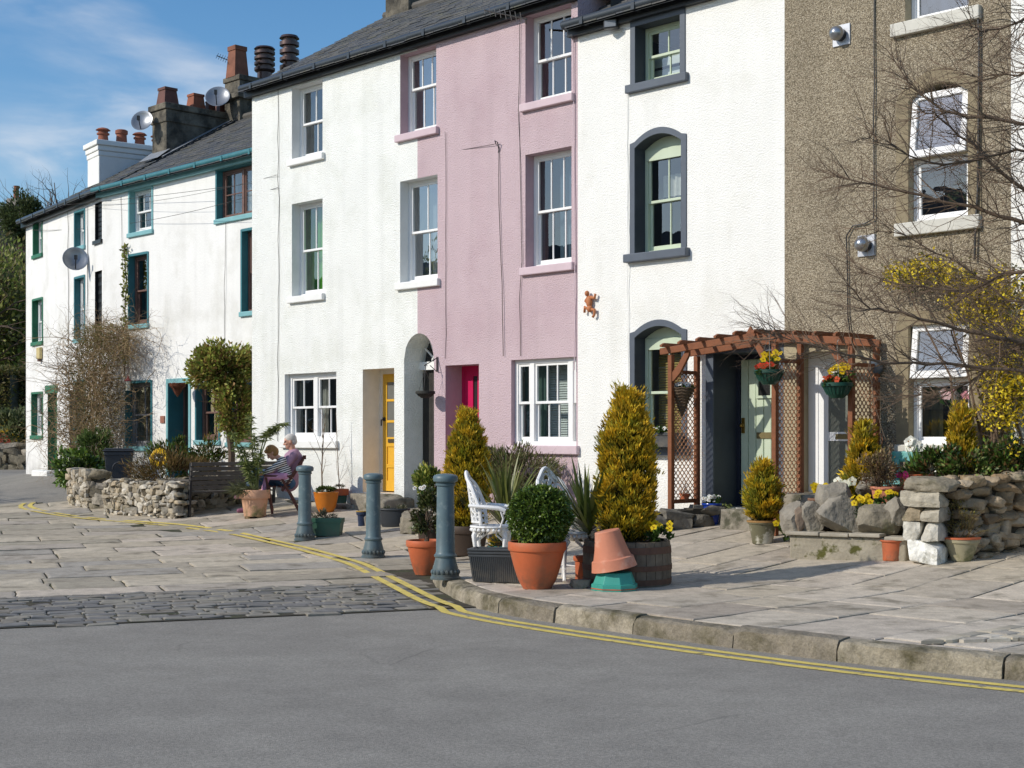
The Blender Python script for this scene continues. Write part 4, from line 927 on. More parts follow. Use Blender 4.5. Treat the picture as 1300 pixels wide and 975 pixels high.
for f0, f1 in ((0, .05), (.40, .47), (.93, 1)): k.box(a+.14, b-.12, .2505, .2685, z0+f0*(z1-z0), z0+f1*(z1-z0))
obj('rails', k, WPVC, dG); FROST = mat('frosted_glass', lin('8c9188', .6), rough=.25, var=.25, vscale=120, spec=.6)
k = MB()
for f0, f1 in ((.05, .40), (.47, .93)): k.add([(a+.14, .264, z0+f0*(z1-z0)), (b-.12, .264, z0+f0*(z1-z0)), (b-.12, .264, z0+f1*(z1-z0)), (a+.14, .264, z0+f1*(z1-z0))], [(0, 1, 2, 3)])
obj('pane', k, FROST, dG); k = MB(); k.box(a+.25, b-.1, .24, .252, z0+.415*(z1-z0), z0+.455*(z1-z0)); obj('letterbox', k, MATS['old_brass'], dG)
k = MB(); k.box(q[0]-.2, q[0], -.018, 0, -.2, q[3]+.16); k.box(q[1], q[1]+.2, -.018, 0, -.2, q[3]+.16); k.box(q[0], q[1], -.019, 0, q[3], q[3]+.16); obj('surround', k, BEIGE, dG)
k = MB(); k.rock(((q[0]+q[1])/2, -.2, q[2]-.15), (1.2, .7, .3), sq=.94, lump=.03, n=8, seed=12); obj('door_step', k, STEP, dG, smooth='all')
wall(Gh, GE, PEB); body(Gh, GE, PEB)
roof(Gh, GE, 0, Gh.W, depth=2.6); gutter(Gh, GE, 0, Gh.W, DGUT, BLACKP)
# ---------------- house H: white, at the right edge
zH = base(PM.P(1400).x, PM.P(1400).y)
Hh = House('terraced_house', 'white house at the right edge behind the bare tree', PM, 1283.5, 1560, zH)
HE = Hh.z(1400, -160)
q = Hh.rect(1420, 1500, 60, 200); window(Hh, q, WP, rev=WREV, sillm=WSTONE)
q = Hh.rect(1420, 1500, 400, 560); window(Hh, q, WP, rev=WREV, sillm=WSTONE)
wall(Hh, HE, ST_W6); body(Hh, HE, ST_W6, left=False); roof(Hh, HE, 0, Hh.W, depth=2.6); gutter(Hh, HE, 0, Hh.W, DGUT, BLACKP)
HOUSE = (A, B, C, D, Eh, F, Gh)
# ------------------------------------------------------------------ street furniture, pots, plants
def S_(p): return FPX/p.y
def facecam(p, extra=0): return math.atan2(p.x, p.y)*-1+extra
IRON = mat('bollard_paint', lin('61767d', .84), rough=.45, var=.14, vscale=7, bump=.12, bscale=40, col2=lin('7f8f92', .8), c2scale=9, c2lo=.56, c2hi=.66, grime=(.5, lin('5b5347', .7), .8))
T_O = mat('terracotta_orange', lin('c9683f', .86), rough=.6, var=.1, vscale=5, col2=lin('b8704c', .85), c2scale=4, c2lo=.48, c2hi=.7, bump=.1, bscale=80, grime=(.26, lin('7a5a45', .8), .85))
T_P = mat('terracotta_pale', lin('d9a888', .9), rough=.85, var=.14, vscale=5, bump=.2, bscale=60, col2=lin('8d8a55', .8), c2scale=2.6, c2lo=.52, c2hi=.64, grime=(.2, lin('6e6248', .8), .8))
T_S = mat('terracotta_salmon', lin('cd8569', .9), rough=.8, var=.12, vscale=6, bump=.15, bscale=70, col2=lin('d8a892', .9), c2scale=5, c2lo=.52, c2hi=.7)
T_OR = mat('glazed_orange', lin('c9751f', .9), rough=.4, var=.15, vscale=5)
GPL = mat('green_plastic', lin('3f6f5c', .8), rough=.5, var=.15, vscale=7, grime=(.22, lin('6a6a58', .8), .7))
BPL = mat('black_plastic', lin('42464a', .8), rough=.5, var=.2, vscale=7, grime=(.25, lin('7a7265', .8), .7))
TEALP = mat('teal_plastic', lin('3f9f90', .85), rough=.5, var=.1, vscale=6)
BLUEP = mat('blue_glaze', lin('1f3f9c', .9), rough=.2, var=.1, vscale=4)
DARKP = mat('dark_brown_pot', lin('4a3b30', .8), rough=.6, var=.2, vscale=5)
CASTW = mat('white_cast_metal', lin('f2f2f2', .9), rough=.5, var=.12, vscale=9, bump=.2, bscale=60, col2=lin('b9b4a4', .85), c2scale=9, c2lo=.58, c2hi=.68)
WOODB = mat('brown_wood', lin('63392c', .8), rough=.6, var=.3, vscale=9)
WOODG = mat('grey_wood', lin('5a5550', .8), rough=.75, var=.3, vscale=6)
CEDAR = mat('cedar_stain', lin('8f5634', .74), rough=.65, var=.22, vscale=12, bump=.2, bscale=50)
CEDAR2 = mat('lattice_wood', lin('ab7d5c', .8), rough=.75, var=.2, vscale=12)
CHAIN = mat('chain_steel', lin('86857f', .6), rough=.4, metal=.7, var=.1)
GR1 = [lin(h, .75) for h in ('4c6a2a', '3b5424', '647f35', '2f4a22')]
GOLD = [lin(h, 1.0) for h in ('cfa92a', 'dcb53a', 'aa9a2e', 'bd9a20', '8a8830')]
PCONE = [(0, .55), (.12, .85), (.35, 1), (.6, .92), (.8, .66), (.92, .36), (1, .06)]
PEGG = [(0, .6), (.12, .9), (.3, 1), (.5, 1), (.72, .78), (.88, .45), (.96, .22), (1, .04)]
def pot_prof(h, rt, rb, rim=.018, rimh=.28, bowl=0):
    p = [(.01, 0), (rb, 0), (rb*1.0+.004, .012)]
    zr = h*(1-rimh); n = 6
    for k in range(1, n+1):
        t = k/n; r = rb+(rt-rim-rb)*(t**(1-.5*bowl)); p.append((r, .012+(zr-.012)*t))
    p += [(rt-.004, zr+.008), (rt, zr+.02), (rt, h-.012), (rt-.005, h), (rt-.022, h), (rt-.026, h-.012), (rt-.03, h-.05)]
    return p
def pot_part(root, h, rt, rb, m, soil=True, name='pot', **k):
    mb = MB(); mb.lathe(pot_prof(h, rt, rb, **k)[:-1]+[(rt-.03, h-.05), (.01, h-.05)], 32); p = obj(name, mb, m, root, smooth=True)
    if soil:
        s = MB(); s.ell((0, 0, h-.05), (rt-.031, rt-.031, .03), nu=18, nv=6, lump=.2); obj('soil', s, SOIL, root, smooth='all')
    return p
# ---- bollards
def bollard(px, py, label):
    p = G(px, py); t = thing('bollard', label, 'bollard', p, 0, 'blue-grey cast iron bollards')
    b = MB(); b.lathe([(.01, 0), (.150, 0), (.150, .022), (.138, .03), (.138, .05)], 32); obj('base', b, IRON, t, smooth=True)
    b = MB(); b.lathe([(.128, .05), (.132, .075), (.124, .12), (.105, .19), (.101, .215), (.112, .222), (.114, .24), (.104, .248), (.094, .27), (.089, .60), (.085, .925), (.098, .93), (.100, .945), (.088, .952)], 32)
    for k in range(18): a = 2*PI*k/18; b.ell((.128*math.cos(a), .128*math.sin(a), .072), (.02, .02, .026), nu=6, nv=5)
    obj('shaft', b, IRON, t, smooth=True)
    b = MB(); b.lathe([(.09, .952), (.098, .962), (.120, .972), (.124, .99), (.122, 1.018), (.108, 1.034), (.06, 1.046), (.01, 1.05)], 32); obj('cap', b, IRON, t, smooth=True)
bollard(387, 686, 'blue-grey iron bollard in front of the small green trough, farthest of the three')
bollard(474, 708, 'middle blue-grey iron bollard standing alone before the yellow door')
bollard(565.5, 735, 'nearest blue-grey iron bollard beside the black trough and white chair')
# ---- barrel with the big golden conifer
def golden_conifer(root, h, R, z0, n, prof=PCONE, ln=.075, seed=0, cols=GOLD): conifer('foliage', h, R, prof, n, cols, root, z0, ln, seed); core('shade_core', h, R, prof, z0, root)
p = G(796, 741); t = thing('barrel_planter', 'half barrel planter holding the tallest golden conifer and yellow pansies', 'planter', p)
OAK = mat('weathered_oak', lin('776a5b', .8), rough=.9, var=.35, vscale=9, bump=.6, bscale=30, dist=.008, streak=.3); HOOP = mat('rusty_hoop', lin('6b4c3d', .75), rough=.75, var=.3, vscale=8)
b = MB(); R = .425; Hb = .43; n = 26; rad = lambda z: R*(.93+.07*math.sin(PI*(.25+.6*z/Hb)))
for k in range(n):
    a0, a1 = 2*PI*(k+.03)/n, 2*PI*(k+.97)/n; zs = [0, .1, .2, .3, Hb-random.random()*.012]; vs = []
    for z in zs:
        for r, a in ((rad(z), a0), (rad(z)+.004, (a0+a1)/2), (rad(z), a1), (rad(z)-.035, a1), (rad(z)-.035, a0)): vs.append((r*math.cos(a), r*math.sin(a), z))
    b.add(vs, [(i*5+j, i*5+(j+1) % 5, (i+1)*5+(j+1) % 5, (i+1)*5+j) for i in range(4) for j in range(5)]+[(20, 21, 22, 23, 24)])
obj('staves', b, OAK, t)
for z0, z1 in ((.02, .07), (.15, .20), (.31, .375)):
    b = MB(); b.lathe([(rad(z0)+.002, z0), (rad(z0)+.009, z0), (rad(z1)+.009, z1), (rad(z1)+.002, z1)], 40); obj('hoop', b, HOOP, t)
b = MB(); b.ell((0, 0, Hb-.06), (R-.04, R-.04, .05), lump=.2, nu=20, nv=6); obj('soil', b, SOIL, t, smooth='all')
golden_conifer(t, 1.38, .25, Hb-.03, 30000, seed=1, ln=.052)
def pansies(root, c, n=9, R=.12, cols=((.85, .62, .02),), green=True, stem=.1, size=.05, name='pansies'):
    Q = []; C = []; c = Vector(c)
    if green: shrub('pansy_leaves', 60+n*10, (R*1.1, R*1.1, stem*.7), (c.x, c.y, c.z+stem*.35), GR1, root, ln=.05, wd=.03, ncl=6)
    for i in range(n):
        a = random.random()*2*PI; r = R*math.sqrt(random.random()); o = Vector((c.x+r*math.cos(a), c.y+r*math.sin(a), c.z+stem*(.8+.6*random.random())))
        f = Vector((random.gauss(-.2, .4), -1+random.gauss(0, .4), random.gauss(.3, .3))).normalized(); u = f.orthogonal().normalized(); v = f.cross(u); col = np.array(random.choice(cols))
        for k in range(5):
            b_ = 2*PI*k/5+random.random()*.3; d = u*math.cos(b_)+v*math.sin(b_); s = -u*math.sin(b_)+v*math.cos(b_)
            Q.append([o, o+d*size*.5+s*size*.34+f*.006, o+d*size*.75, o+d*size*.5-s*size*.34+f*.006]); C.append(col*(.8+.3*random.random()))
        if (o-c).length > .03: sw = u*.004; Q.append([c-sw, c+sw, o+sw, o-sw]); C.append((.08, .16, .03))
        Q.append([o+f*.008-u*.009, o+f*.008-v*.009, o+f*.008+u*.009, o+f*.008+v*.009]); C.append((.25, .10, .01))
    return quads_obj(name, np.array([[tuple(v) for v in q] for q in Q]), np.array(C), PETAL, root)
pansies(t, (.27, -.2, Hb-.02), 12, .13, stem=.15)
# ---- second golden conifer in a dark pot
p = G(593, 704); t = thing('potted_conifer', 'golden conifer in a dark brown pot behind the nearest bollard', 'potted plant', p)
pot_part(t, .36, .27, .2, DARKP); golden_conifer(t, 1.38, .235, .32, 28000, PEGG, seed=7, ln=.052)
# ---- box ball
p = G(682, 747); t = thing('potted_box', 'clipped round box bush in a big orange terracotta pot', 'potted plant', p)
pot_part(t, .44, .275, .135, T_O, rimh=.2, bowl=.7)
s_ = S_(p); zc = .40+.28
n = 15000; D = rdir(n); lump = np.array([1+.15*noise.noise(Vector(d)*3.5)+.09*noise.noise(Vector(d)*8) for d in D]); k = .72+.3*rng.random(n)**.5
Pp = D*(np.array([.285, .285, .275])*(lump*k)[:, None])+np.array([.02, 0, zc]); Pp[:, 2] = np.maximum(Pp[:, 2], .42)
quads_obj('foliage', leaf_quads(Pp, D+rdir(n)*.9, .034*(.6+.7*rng.random(n)), .02), pal(n, [lin(h, .8) for h in ('56702a', '6a8434', '7d903c', '425a20')])*(.25+.8*((k-.72)/.3))[:, None], WAXY, t)  # inner leaves darker: shade inside the ball is painted in
b = MB(); b.ell((.02, 0, zc), (.24, .24, .22), col=(.01, .014, .006)); obj('shade_core', b, LEAF, t)  # near-black filler, painted as the shaded inside of the ball
b = MB(); twigs(b, 14, lambda i: (random.uniform(-.05, .05), random.uniform(-.05, .05), .38), .3, .008, up=1.2, spread=.5); obj('stems', b, TWIG, t)
# ---- black ribbed trough
def trough(name, label, p, rz, L, Wd, Hh, m, ribs=True, plant=None):
    t = thing(name, label, 'planter', p, rz); b = MB(); k = .84
    o = [(-L/2*k, -Wd/2*k), (L/2*k, -Wd/2*k), (L/2*k, Wd/2*k), (-L/2*k, Wd/2*k)]; q = [(-L/2*.95, -Wd/2*.95), (L/2*.95, -Wd/2*.95), (L/2*.95, Wd/2*.95), (-L/2*.95, Wd/2*.95)]
    hz = Hh*.74; vs = [(x, y, .01) for x, y in o]+[(x, y, hz) for x, y in q]; b.add(vs, [(3, 2, 1, 0)]+[(i, (i+1) % 4, (i+1) % 4+4, i+4) for i in range(4)])
    if ribs:
        for i in range(26):
            f = (i+.5)/26; 
            for sgn in (-1, 1): b.bar((L*k*(f-.5), sgn*(Wd/2*k+.003), .02), (L*.95*(f-.5), sgn*(Wd/2*.95+.003), hz), .009, .008, up=(0, 1, 0))
        for i in range(10):
            f = (i+.5)/10
            for sgn in (-1, 1): b.bar((sgn*(L/2*k+.003), Wd*k*(f-.5), .02), (sgn*(L/2*.95+.003), Wd*.95*(f-.5), hz), .008, .009, up=(1, 0, 0))
    obj('box', b, m, t); r = MB(); nst = 3 if ribs else 1
    for i in range(nst):
        z0 = hz+i*(Hh-hz)/nst; z1 = hz+(i+1)*(Hh-hz)/nst-.008; e = .004*i; w_ = .03
        for (x0, x1, y0, y1) in ((-L/2-e, L/2+e, -Wd/2-e, -Wd/2+w_), (-L/2-e, L/2+e, Wd/2-w_, Wd/2+e), (-L/2-e, -L/2+w_, -Wd/2+w_, Wd/2-w_), (L/2-w_, L/2+e, -Wd/2+w_, Wd/2-w_)): r.box(x0, x1, y0, y1, z0, z1)
        if i < nst-1: r.box(-L/2+.01, L/2-.01, -Wd/2+.01, Wd/2-.01, z1-.012, z1+.01)
    obj('rim', r, m, t, bevel=.004)
    s = MB(); s.box(-L/2+.03, L/2-.03, -Wd/2+.03, Wd/2-.03, Hh-.07, Hh-.045); obj('soil', s, SOIL, t)
    return t
p = G(634, 739); trough('planter_trough', 'black ribbed plastic trough between the nearest bollard and the box bush', p, math.radians(-14), .56, .27, .34, BPL)
p = G(640, 717); t = trough('planter_trough', 'low teal plastic trough under the white chair behind the black one', p, math.radians(-10), .4, .2, .2, TEALP, ribs=False); shrub('foliage', 250, (.17, .09, .1), (0, 0, .24), GR1+GOLD[:1], t, ln=.07, wd=.02)
# ---- phormium / cordyline
CORD = [lin(h, .8) for h in ('6f7a3a', '8b8f4a', '56682f', '9a9a58')]
p = G(643, 712); t = thing('spiky_plant', 'large spiky green sword-leaved plant behind the white chair', 'potted plant', p); pot_part(t, .3, .2, .15, DARKP)
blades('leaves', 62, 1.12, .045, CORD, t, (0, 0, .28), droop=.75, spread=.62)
p = G(739, 738); t = thing('spiky_plant', 'spiky palm-like plant in a small terracotta pot beside the upturned pot', 'potted plant', p); pot_part(t, .25, .088, .066, T_O, rimh=.22)
b = MB(); b.tube([(0.02, .02, .2), (.05, .04, .36), (.06, .05, .44)], [.02, .022, .03], 8); obj('stem', b, BARK, t, smooth=True)
blades('leaves', 60, .95, .05, [lin(h, .8) for h in ('75803f', '55682f', '8f9455', '4b5f2e')], t, (.06, .05, .42), droop=.45, spread=1.0, minel=.35)
# ---- upturned pot on teal octagonal planters, stone
p = G(780, 749); t = thing('octagonal_planter', 'upside-down teal octagonal planters stacked under the upturned terracotta pot', 'planter', p, .2)
b = MB(); b.lathe([(.01, 0), (.222, 0), (.222, .06), (.205, .064), (.165, .165), (.155, .17), (.01, .17)], 8); obj('planter', b, TEALP, t, bevel=.004)
b = MB(); b.lathe([(.2235, .016), (.2255, .016), (.2255, .026), (.2235, .026)], 8); obj('stripe', b, T_O, t)
t = thing('upturned_pot', 'pale salmon terracotta pot tipped upside down on teal planters', 'flower pot', p+Vector((0, 0, .20)), .1)
b = MB(); Mx = Matrix.Rotation(math.radians(-11), 3, 'Y'); pr = [(.01, .36), (.112, .36), (.120, .352), (.122, .33), (.150, .2), (.178, .105), (.188, .10), (.196, .094), (.212, .012), (.216, 0), (.198, 0), (.19, .03), (.15, .2), (.11, .34), (.01, .345)]
b.lathe(pr[::-1], 36, (0, 0, .0), Mx); obj('pot', b, T_S, t, smooth=True)
def stone_thing(name, label, cat, p, size, m, seed, rz=0, up=.42, tilt=0, lump=.22, n=12, sq=.45, group=None, cuts=8):
    t = MB(); t.rock((0, 0, size[2]*up), size, seed=seed, rot=rz, n=n, sq=sq, lump=lump, tilt=tilt, cuts=cuts); o = obj(name, t, m, None, smooth=True); o.location = p; return tag(o, label, cat, group)
ROCK = mat('rock', lin('948b7a', .8), rough=.95, var=.4, vscale=6, bump=.9, bscale=16, dist=.03, col2=lin('6c6a4a', .75), c2scale=3, c2lo=.52, c2hi=.66, detail=9)
ROCKL = mat('rock_light', lin('a0988a', .78), rough=.95, var=.4, vscale=5, bump=.9, bscale=14, dist=.03, col2=lin('73705a', .8), c2scale=3, c2lo=.55, c2hi=.7, detail=9)
stone_thing('stone', 'small loose grey stone beside the white chair leg', 'stone', G(739, 746), (.2, .13, .1), ROCKL, 4)
# ---- white cast garden chairs
def cast_chair(label, p, rz, k=1.0):
    t = thing('garden_chair', label, 'chair', p, rz, 'white ornate cast garden chairs')
    t.scale = (k, k, k); sh = .47
    b = MB(); b.lathe([(.01, sh-.015), (.22, sh-.02), (.245, sh-.005), (.24, sh+.012), (.2, sh+.004), (.01, sh+.006)], 28)
    for a in range(24): b.ell((.225*math.cos(a*PI/12), .225*math.sin(a*PI/12), sh-.035), (.022, .022, .022), nu=6, nv=5)
    obj('seat', b, CASTW, t, smooth=True)
    for sx, sy in ((1, 1), (1, -1), (-1, 1), (-1, -1)):
        b = MB(); a = math.atan2(sy*.8, sx); c, s = math.cos(a), math.sin(a)
        prof = [(.19, sh-.02, .034), (.225, sh-.10, .030), (.215, sh-.2, .023), (.19, .16, .018), (.2, .06, .016), (.235, .015, .02)]
        b.tube([(r*c, r*s, z) for r, z, _ in prof], [q for _, _, q in prof], 8)
        b.tube([(.20*c, .2*s, sh-.16), (.13*c-.05*s, .13*s+.05*c, sh-.09), (.10*c, .1*s, sh-.03)], .011, 6); b.tube([(.20*c, .2*s, sh-.16), (.13*c+.05*s, .13*s-.05*c, sh-.09), (.10*c, .1*s, sh-.03)], .011, 6)
        obj('leg', b, CASTW, t, smooth=True)
    b = MB(); b.tube([(.17, .13, .13), (0, 0, .15), (-.17, -.13, .13)], .01, 6); b.tube([(.17, -.13, .13), (0, 0, .152), (-.17, .13, .13)], .01, 6); obj('stretcher', b, CASTW, t, smooth=True)
    # back: curved shell of scrollwork
    b = MB()
    def bk(u, z): a = u*1.15; r = .215; return Vector((-r*math.cos(a)-.14*max(0, z)**1.2, r*math.sin(a)*(1+.12*z), sh+.02+z))
    top = lambda u: .50+.07*math.cos(u*PI*.9)+.02*math.cos(u*9)-.20*abs(u)**3
    us = [-1+2*i/24 for i in range(25)]
    b.tube([bk(u, top(u)) for u in us], .021, 7); b.tube([bk(u, top(u)-.055) for u in us], .011, 6)
    b.tube([bk(-1, z*top(-1)/5) for z in range(6)], .02, 7); b.tube([bk(1, z*top(1)/5) for z in range(6)], .02, 7)
    b.tube([bk(u, .03) for u in us], .014, 6)
    for i in range(7):
        u0 = -.86+1.72*i/6
        for z0 in (.09, .2, .31, .42):
            if z0+.05 > top(u0)-.04: continue
            b.tube([bk(u0+.115*math.cos(q*PI/5), z0+.055*math.sin(q*PI/5)) for q in range(11)], .0105, 5)
            b.ell(bk(u0, z0), (.014, .018, .018), nu=6, nv=5)
        b.tube([bk(u0+.14, .04+q*.1*(top(min(1, u0+.14))-.06)/1.0) for q in range(11)], .008, 5)
    obj('back', b, CASTW, t, smooth=True)
    for sgn in (-1, 1):
        b = MB(); b.tube([(-.22, sgn*.23, sh+.24), (-.05, sgn*.27, sh+.23), (.12, sgn*.27, sh+.215), (.19, sgn*.255, sh+.19), (.18, sgn*.25, sh+.15)], [.018, .022, .026, .024, .014], 8)
        b.tube([(.14, sgn*.265, sh+.2), (.17, sgn*.24, sh+.1), (.13, sgn*.2, sh)], .013, 6); obj('armrest', b, CASTW, t, smooth=True)
    return t
cast_chair('white cast metal chair seen side-on behind the black trough', G(624, 721), math.radians(-8), .95)
cast_chair('white cast metal chair with its curved back half hidden by the box bush', G(716, 737), math.radians(-52), 1.02)
# ---- left foreground pots
p = G(541, 729); t = thing('potted_shrub', 'dense dark evergreen shrub with white blooms in an orange pot behind the nearest bollard', 'potted plant', p)
pot_part(t, .38, .225, .125, T_O, rimh=.2, bowl=.5); b = MB(); b.tube([(0, 0, .3), (.02, 0, .5), (0, .02, .7)], [.03, .025, .015], 7); twigs(b, 10, lambda i: (0, 0, .45), .35, .008, up=.9, spread=.6); obj('stem', b, BARK, t)
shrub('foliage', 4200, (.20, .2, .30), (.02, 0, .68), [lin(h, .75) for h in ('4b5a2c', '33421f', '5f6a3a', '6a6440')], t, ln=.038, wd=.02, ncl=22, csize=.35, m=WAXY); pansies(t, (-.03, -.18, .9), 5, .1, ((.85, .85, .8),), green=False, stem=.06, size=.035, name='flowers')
p = G(547, 697); t = thing('potted_shrub', 'yellow-edged variegated shrub behind the dark evergreen pot', 'potted plant', p); pot_part(t, .32, .19, .14, DARKP)
b = MB(); twigs(b, 8, lambda i: (0, 0, .3), .6, .01, up=1.6, spread=.35); obj('stem', b, BARK, t)
shrub('foliage', 1500, (.2, .2, .3), (-.02, 0, .82), [lin(h, .85) for h in ('6f8434', '405a25', 'b3ae55', '8a9440')], t, ln=.065, wd=.032, ncl=18, csize=.4, m=WAXY, upness=.6)
# ---- pots by the yellow door
p = G(414, 650.5); t = thing('potted_shrub', 'glazed orange bowl pot with mossy plants and tall bare stems under the white window', 'potted plant', p)
pot_part(t, .33, .205, .11, T_OR, rimh=.1, bowl=1.0, rim=.008); shrub('foliage', 900, (.2, .2, .07), (0, 0, .34), GR1+[lin('8d8a55', .8)], t, ln=.04, wd=.012, ncl=14)
b = MB(); b.tube([(-.06, 0, .28), (-.07, 0, .7), (-.05, .02, 1.15), (-.06, 0, 1.5)], [.013, .012, .009, .004], 5)
for z, dx, l in ((.7, -.35, .55), (.85, .12, .6), (.95, -.22, .7), (1.05, .2, .65), (1.2, .1, .5), (.6, .25, .3)): walk(b, Vector((-.065, 0, z)), Vector((dx, random.gauss(0, .15), .8)).normalized(), l, .006, 6, .14, None, 4, 1)
obj('bare_stems', b, mat('pale_twig', lin('8f7b66', .8), rough=.8, var=.2), t)
_s = PM.P(443.5); p = Vector((_s.x-PM.n.x*.2, _s.y-PM.n.y*.2, 0)); p.z = ground(p.x, p.y); t = thing('potted_shrub', 'terracotta-rimmed green pot with a thin bare sapling by the yellow door', 'potted plant', p)
pot_part(t, .27, .145, .105, GPL, rimh=.1, soil=True); b = MB(); b.lathe([(.139, .17), (.150, .172), (.152, .276), (.134, .276)], 26); obj('rim', b, T_O, t, smooth=True)
b = MB(); b.tube([(0, 0, .22), (-.03, 0, .7), (-.05, 0, 1.2), (-.06, 0, 1.55)], [.009, .007, .005, .003], 4)
for z, dx, l in ((.35, .5, .5), (.3, .3, .55), (.5, -.2, .7), (.75, .2, .5), (.9, -.3, .5)): walk(b, Vector((-.03, 0, z)), Vector((dx, random.gauss(0, .2), .8)).normalized(), l, .004, 6, .12, None, 3, 1)
obj('bare_stems', b, MATS['pale_twig'], t); shrub('foliage', 200, (.11, .11, .05), (0, 0, .29), [lin('9a9178', .8), lin('6c7046', .8)], t, ln=.04, wd=.01, ncl=6)
p = G(416, 681); t = trough('planter_trough', 'small green rectangular trough of grey-leaved plants beside the farthest bollard', p, math.radians(-6), .44, .24, .27, GPL, ribs=False)
shrub('foliage', 350, (.17, .08, .10), (-.02, 0, .28), [lin(h, .8) for h in ('6d7462', '4c523b', '7d7a68')], t, ln=.06, wd=.012, ncl=8, upness=.8)
p = G(500, 669); t = thing('cauldron_planter', 'black oval cauldron planter at the foot of the door step', 'planter', p, math.radians(-10)); t.scale = (1.45, .9, 1)
pot_part(t, .27, .17, .12, mat('black_iron', lin('34383d', .8), rough=.55, var=.2), rimh=.12, bowl=1.0); shrub('foliage', 260, (.13, .13, .05), (0, 0, .27), [lin(h, .8) for h in ('7d7a60', '4c523b')], t, ln=.04, wd=.015, ncl=8)
p = G(460, 668); t = thing('flower_pot', 'small dark blue pot with a yellow rim half hidden by the middle bollard', 'flower pot', p); pot_part(t, .22, .09, .06, mat('navy_glaze', lin('2c3a55', .8), rough=.3, var=.1)); b = MB(); b.lathe([(.088, .212), (.0945, .212), (.0945, .225), (.086, .225)], 24); obj('rim', b, mat('ochre_glaze', lin('b08c3a', .8), rough=.4), t)
stone_thing('stone', 'pale rounded stone standing behind the middle bollard', 'stone', G(468, 668), (.14, .12, .2), ROCKL, 9)
stone_thing('boulder', 'mossy grey boulder at the foot of the arched passage', 'stone', G(530, 676), (.45, .4, .34), ROCK, 21)
# ---- big pale terracotta pot near the seat
p = G(323.5, 658); t = thing('potted_plant', 'tall leafy plant in a large pale terracotta pot before the seated pair', 'potted plant', p)
pot_part(t, .42, .242, .172, T_P, rimh=.34, rim=.034)
f = MB()
for a in (40, 140, 220, 320): f.box(-.04+.13*math.cos(math.radians(a)), .04+.13*math.cos(math.radians(a)), -.04+.13*math.sin(math.radians(a)), .04+.13*math.sin(math.radians(a)), -.035, .004)
obj('pot_feet', f, T_P, t); t.location.z += .035
b = MB(); tips = []
for dx, dy, hh in ((0, 0, .9), (-.16, .05, .75), (.07, -.05, .62), (-.28, 0, .95), (.30, .02, 1.05), (-.1, -.08, .5), (.44, .02, 1.12), (-.06, .05, 1.2)):
    pts_ = [Vector((dx*.1, dy*.1, .36)), Vector((dx*.12, dy, .36+hh*.45)), Vector((dx*.5, dy, .36+hh*.86)), Vector((dx*1.05, dy, .36+hh))] if dx > .2 else [Vector((dx*.1, dy*.1, .36)), Vector((dx*.5, dy, .36+hh*.4)), Vector((dx, dy, .36+hh*.75)), Vector((dx*1.25, dy, .36+hh))]; b.tube(pts_, [.014, .013, .01, .006], 6, col=None)
    for q in range(8): f_ = (.62+.38*q/7) if dx > .2 else (.35+.65*q/7); i = min(2, int(f_*3)); tips.append(pts_[i].lerp(pts_[i+1], f_*3-i) if f_ < 1 else pts_[3])
obj('stems', b, mat('green_stem', lin('7d8b52', .8), rough=.6, var=.15), t)
n = 1500; C_ = np.array([tuple(q) for q in tips]); i = rng.integers(0, len(C_), n); D = rdir(n); D[:, 2] = D[:, 2]*.4-.35*rng.random(n)
quads_obj('leaves', leaf_quads(C_[i], D, .13*(.6+.6*rng.random(n)), .017), pal(n, [lin(h, .85) for h in ('93a05c', '5f7038', '46572c', 'b0b578')]), LEAF, t)
n = 420; P_ = np.stack([rng.normal(-.12, .08, n), rng.normal(-.05, .1, n), .40+.06*rng.random(n)], axis=1); D = np.stack([rng.normal(-.7, .4, n), rng.normal(-.2, .4, n), rng.normal(-.1, .4, n)], axis=1)
quads_obj('trailing_leaves', leaf_quads(P_, D, .26*(.5+.6*rng.random(n)), .012), pal(n, [lin(h, .8) for h in ('6c7048', '4a5232', '8a8a62')]), LEAF, t)
# ---- slatted bench
p = G(240, 658); p2 = Vector((N_IN.x, N_IN.y)); t = thing('bench', 'dark grey slatted wooden bench against the low stone wall', 'bench', p, math.atan2(N_IN.y, N_IN.x)+.05)
L = 1.75; b = MB()
for i in range(6): z = .46+.077*i; y = .06*(i/5); b.box(0, L, -y-.012, -y+.012, z, z+.062)
obj('backrest', b, WOODG, t, bevel=.004); b = MB()
for i in range(5): b.box(0, L, .05+.085*i, .05+.085*i+.07, .40, .425)
obj('seat', b, WOODG, t)
for x in (0.0, L-.05):
    for y, zt in ((-.0, .0), (.44, .0)):
        b = MB(); 
        if y < .1: b.bar((x+.02, .03, .0), (x+.02, -.03, .90), .035, .045); 
        else: b.box(x, x+.04, y, y+.045, 0, .6)
        obj('leg', b, BLACKP, t)
    b = MB(); b.box(x-.005, x+.05, -.0, .5, .60, .63); obj('armrest', b, WOODG, t)
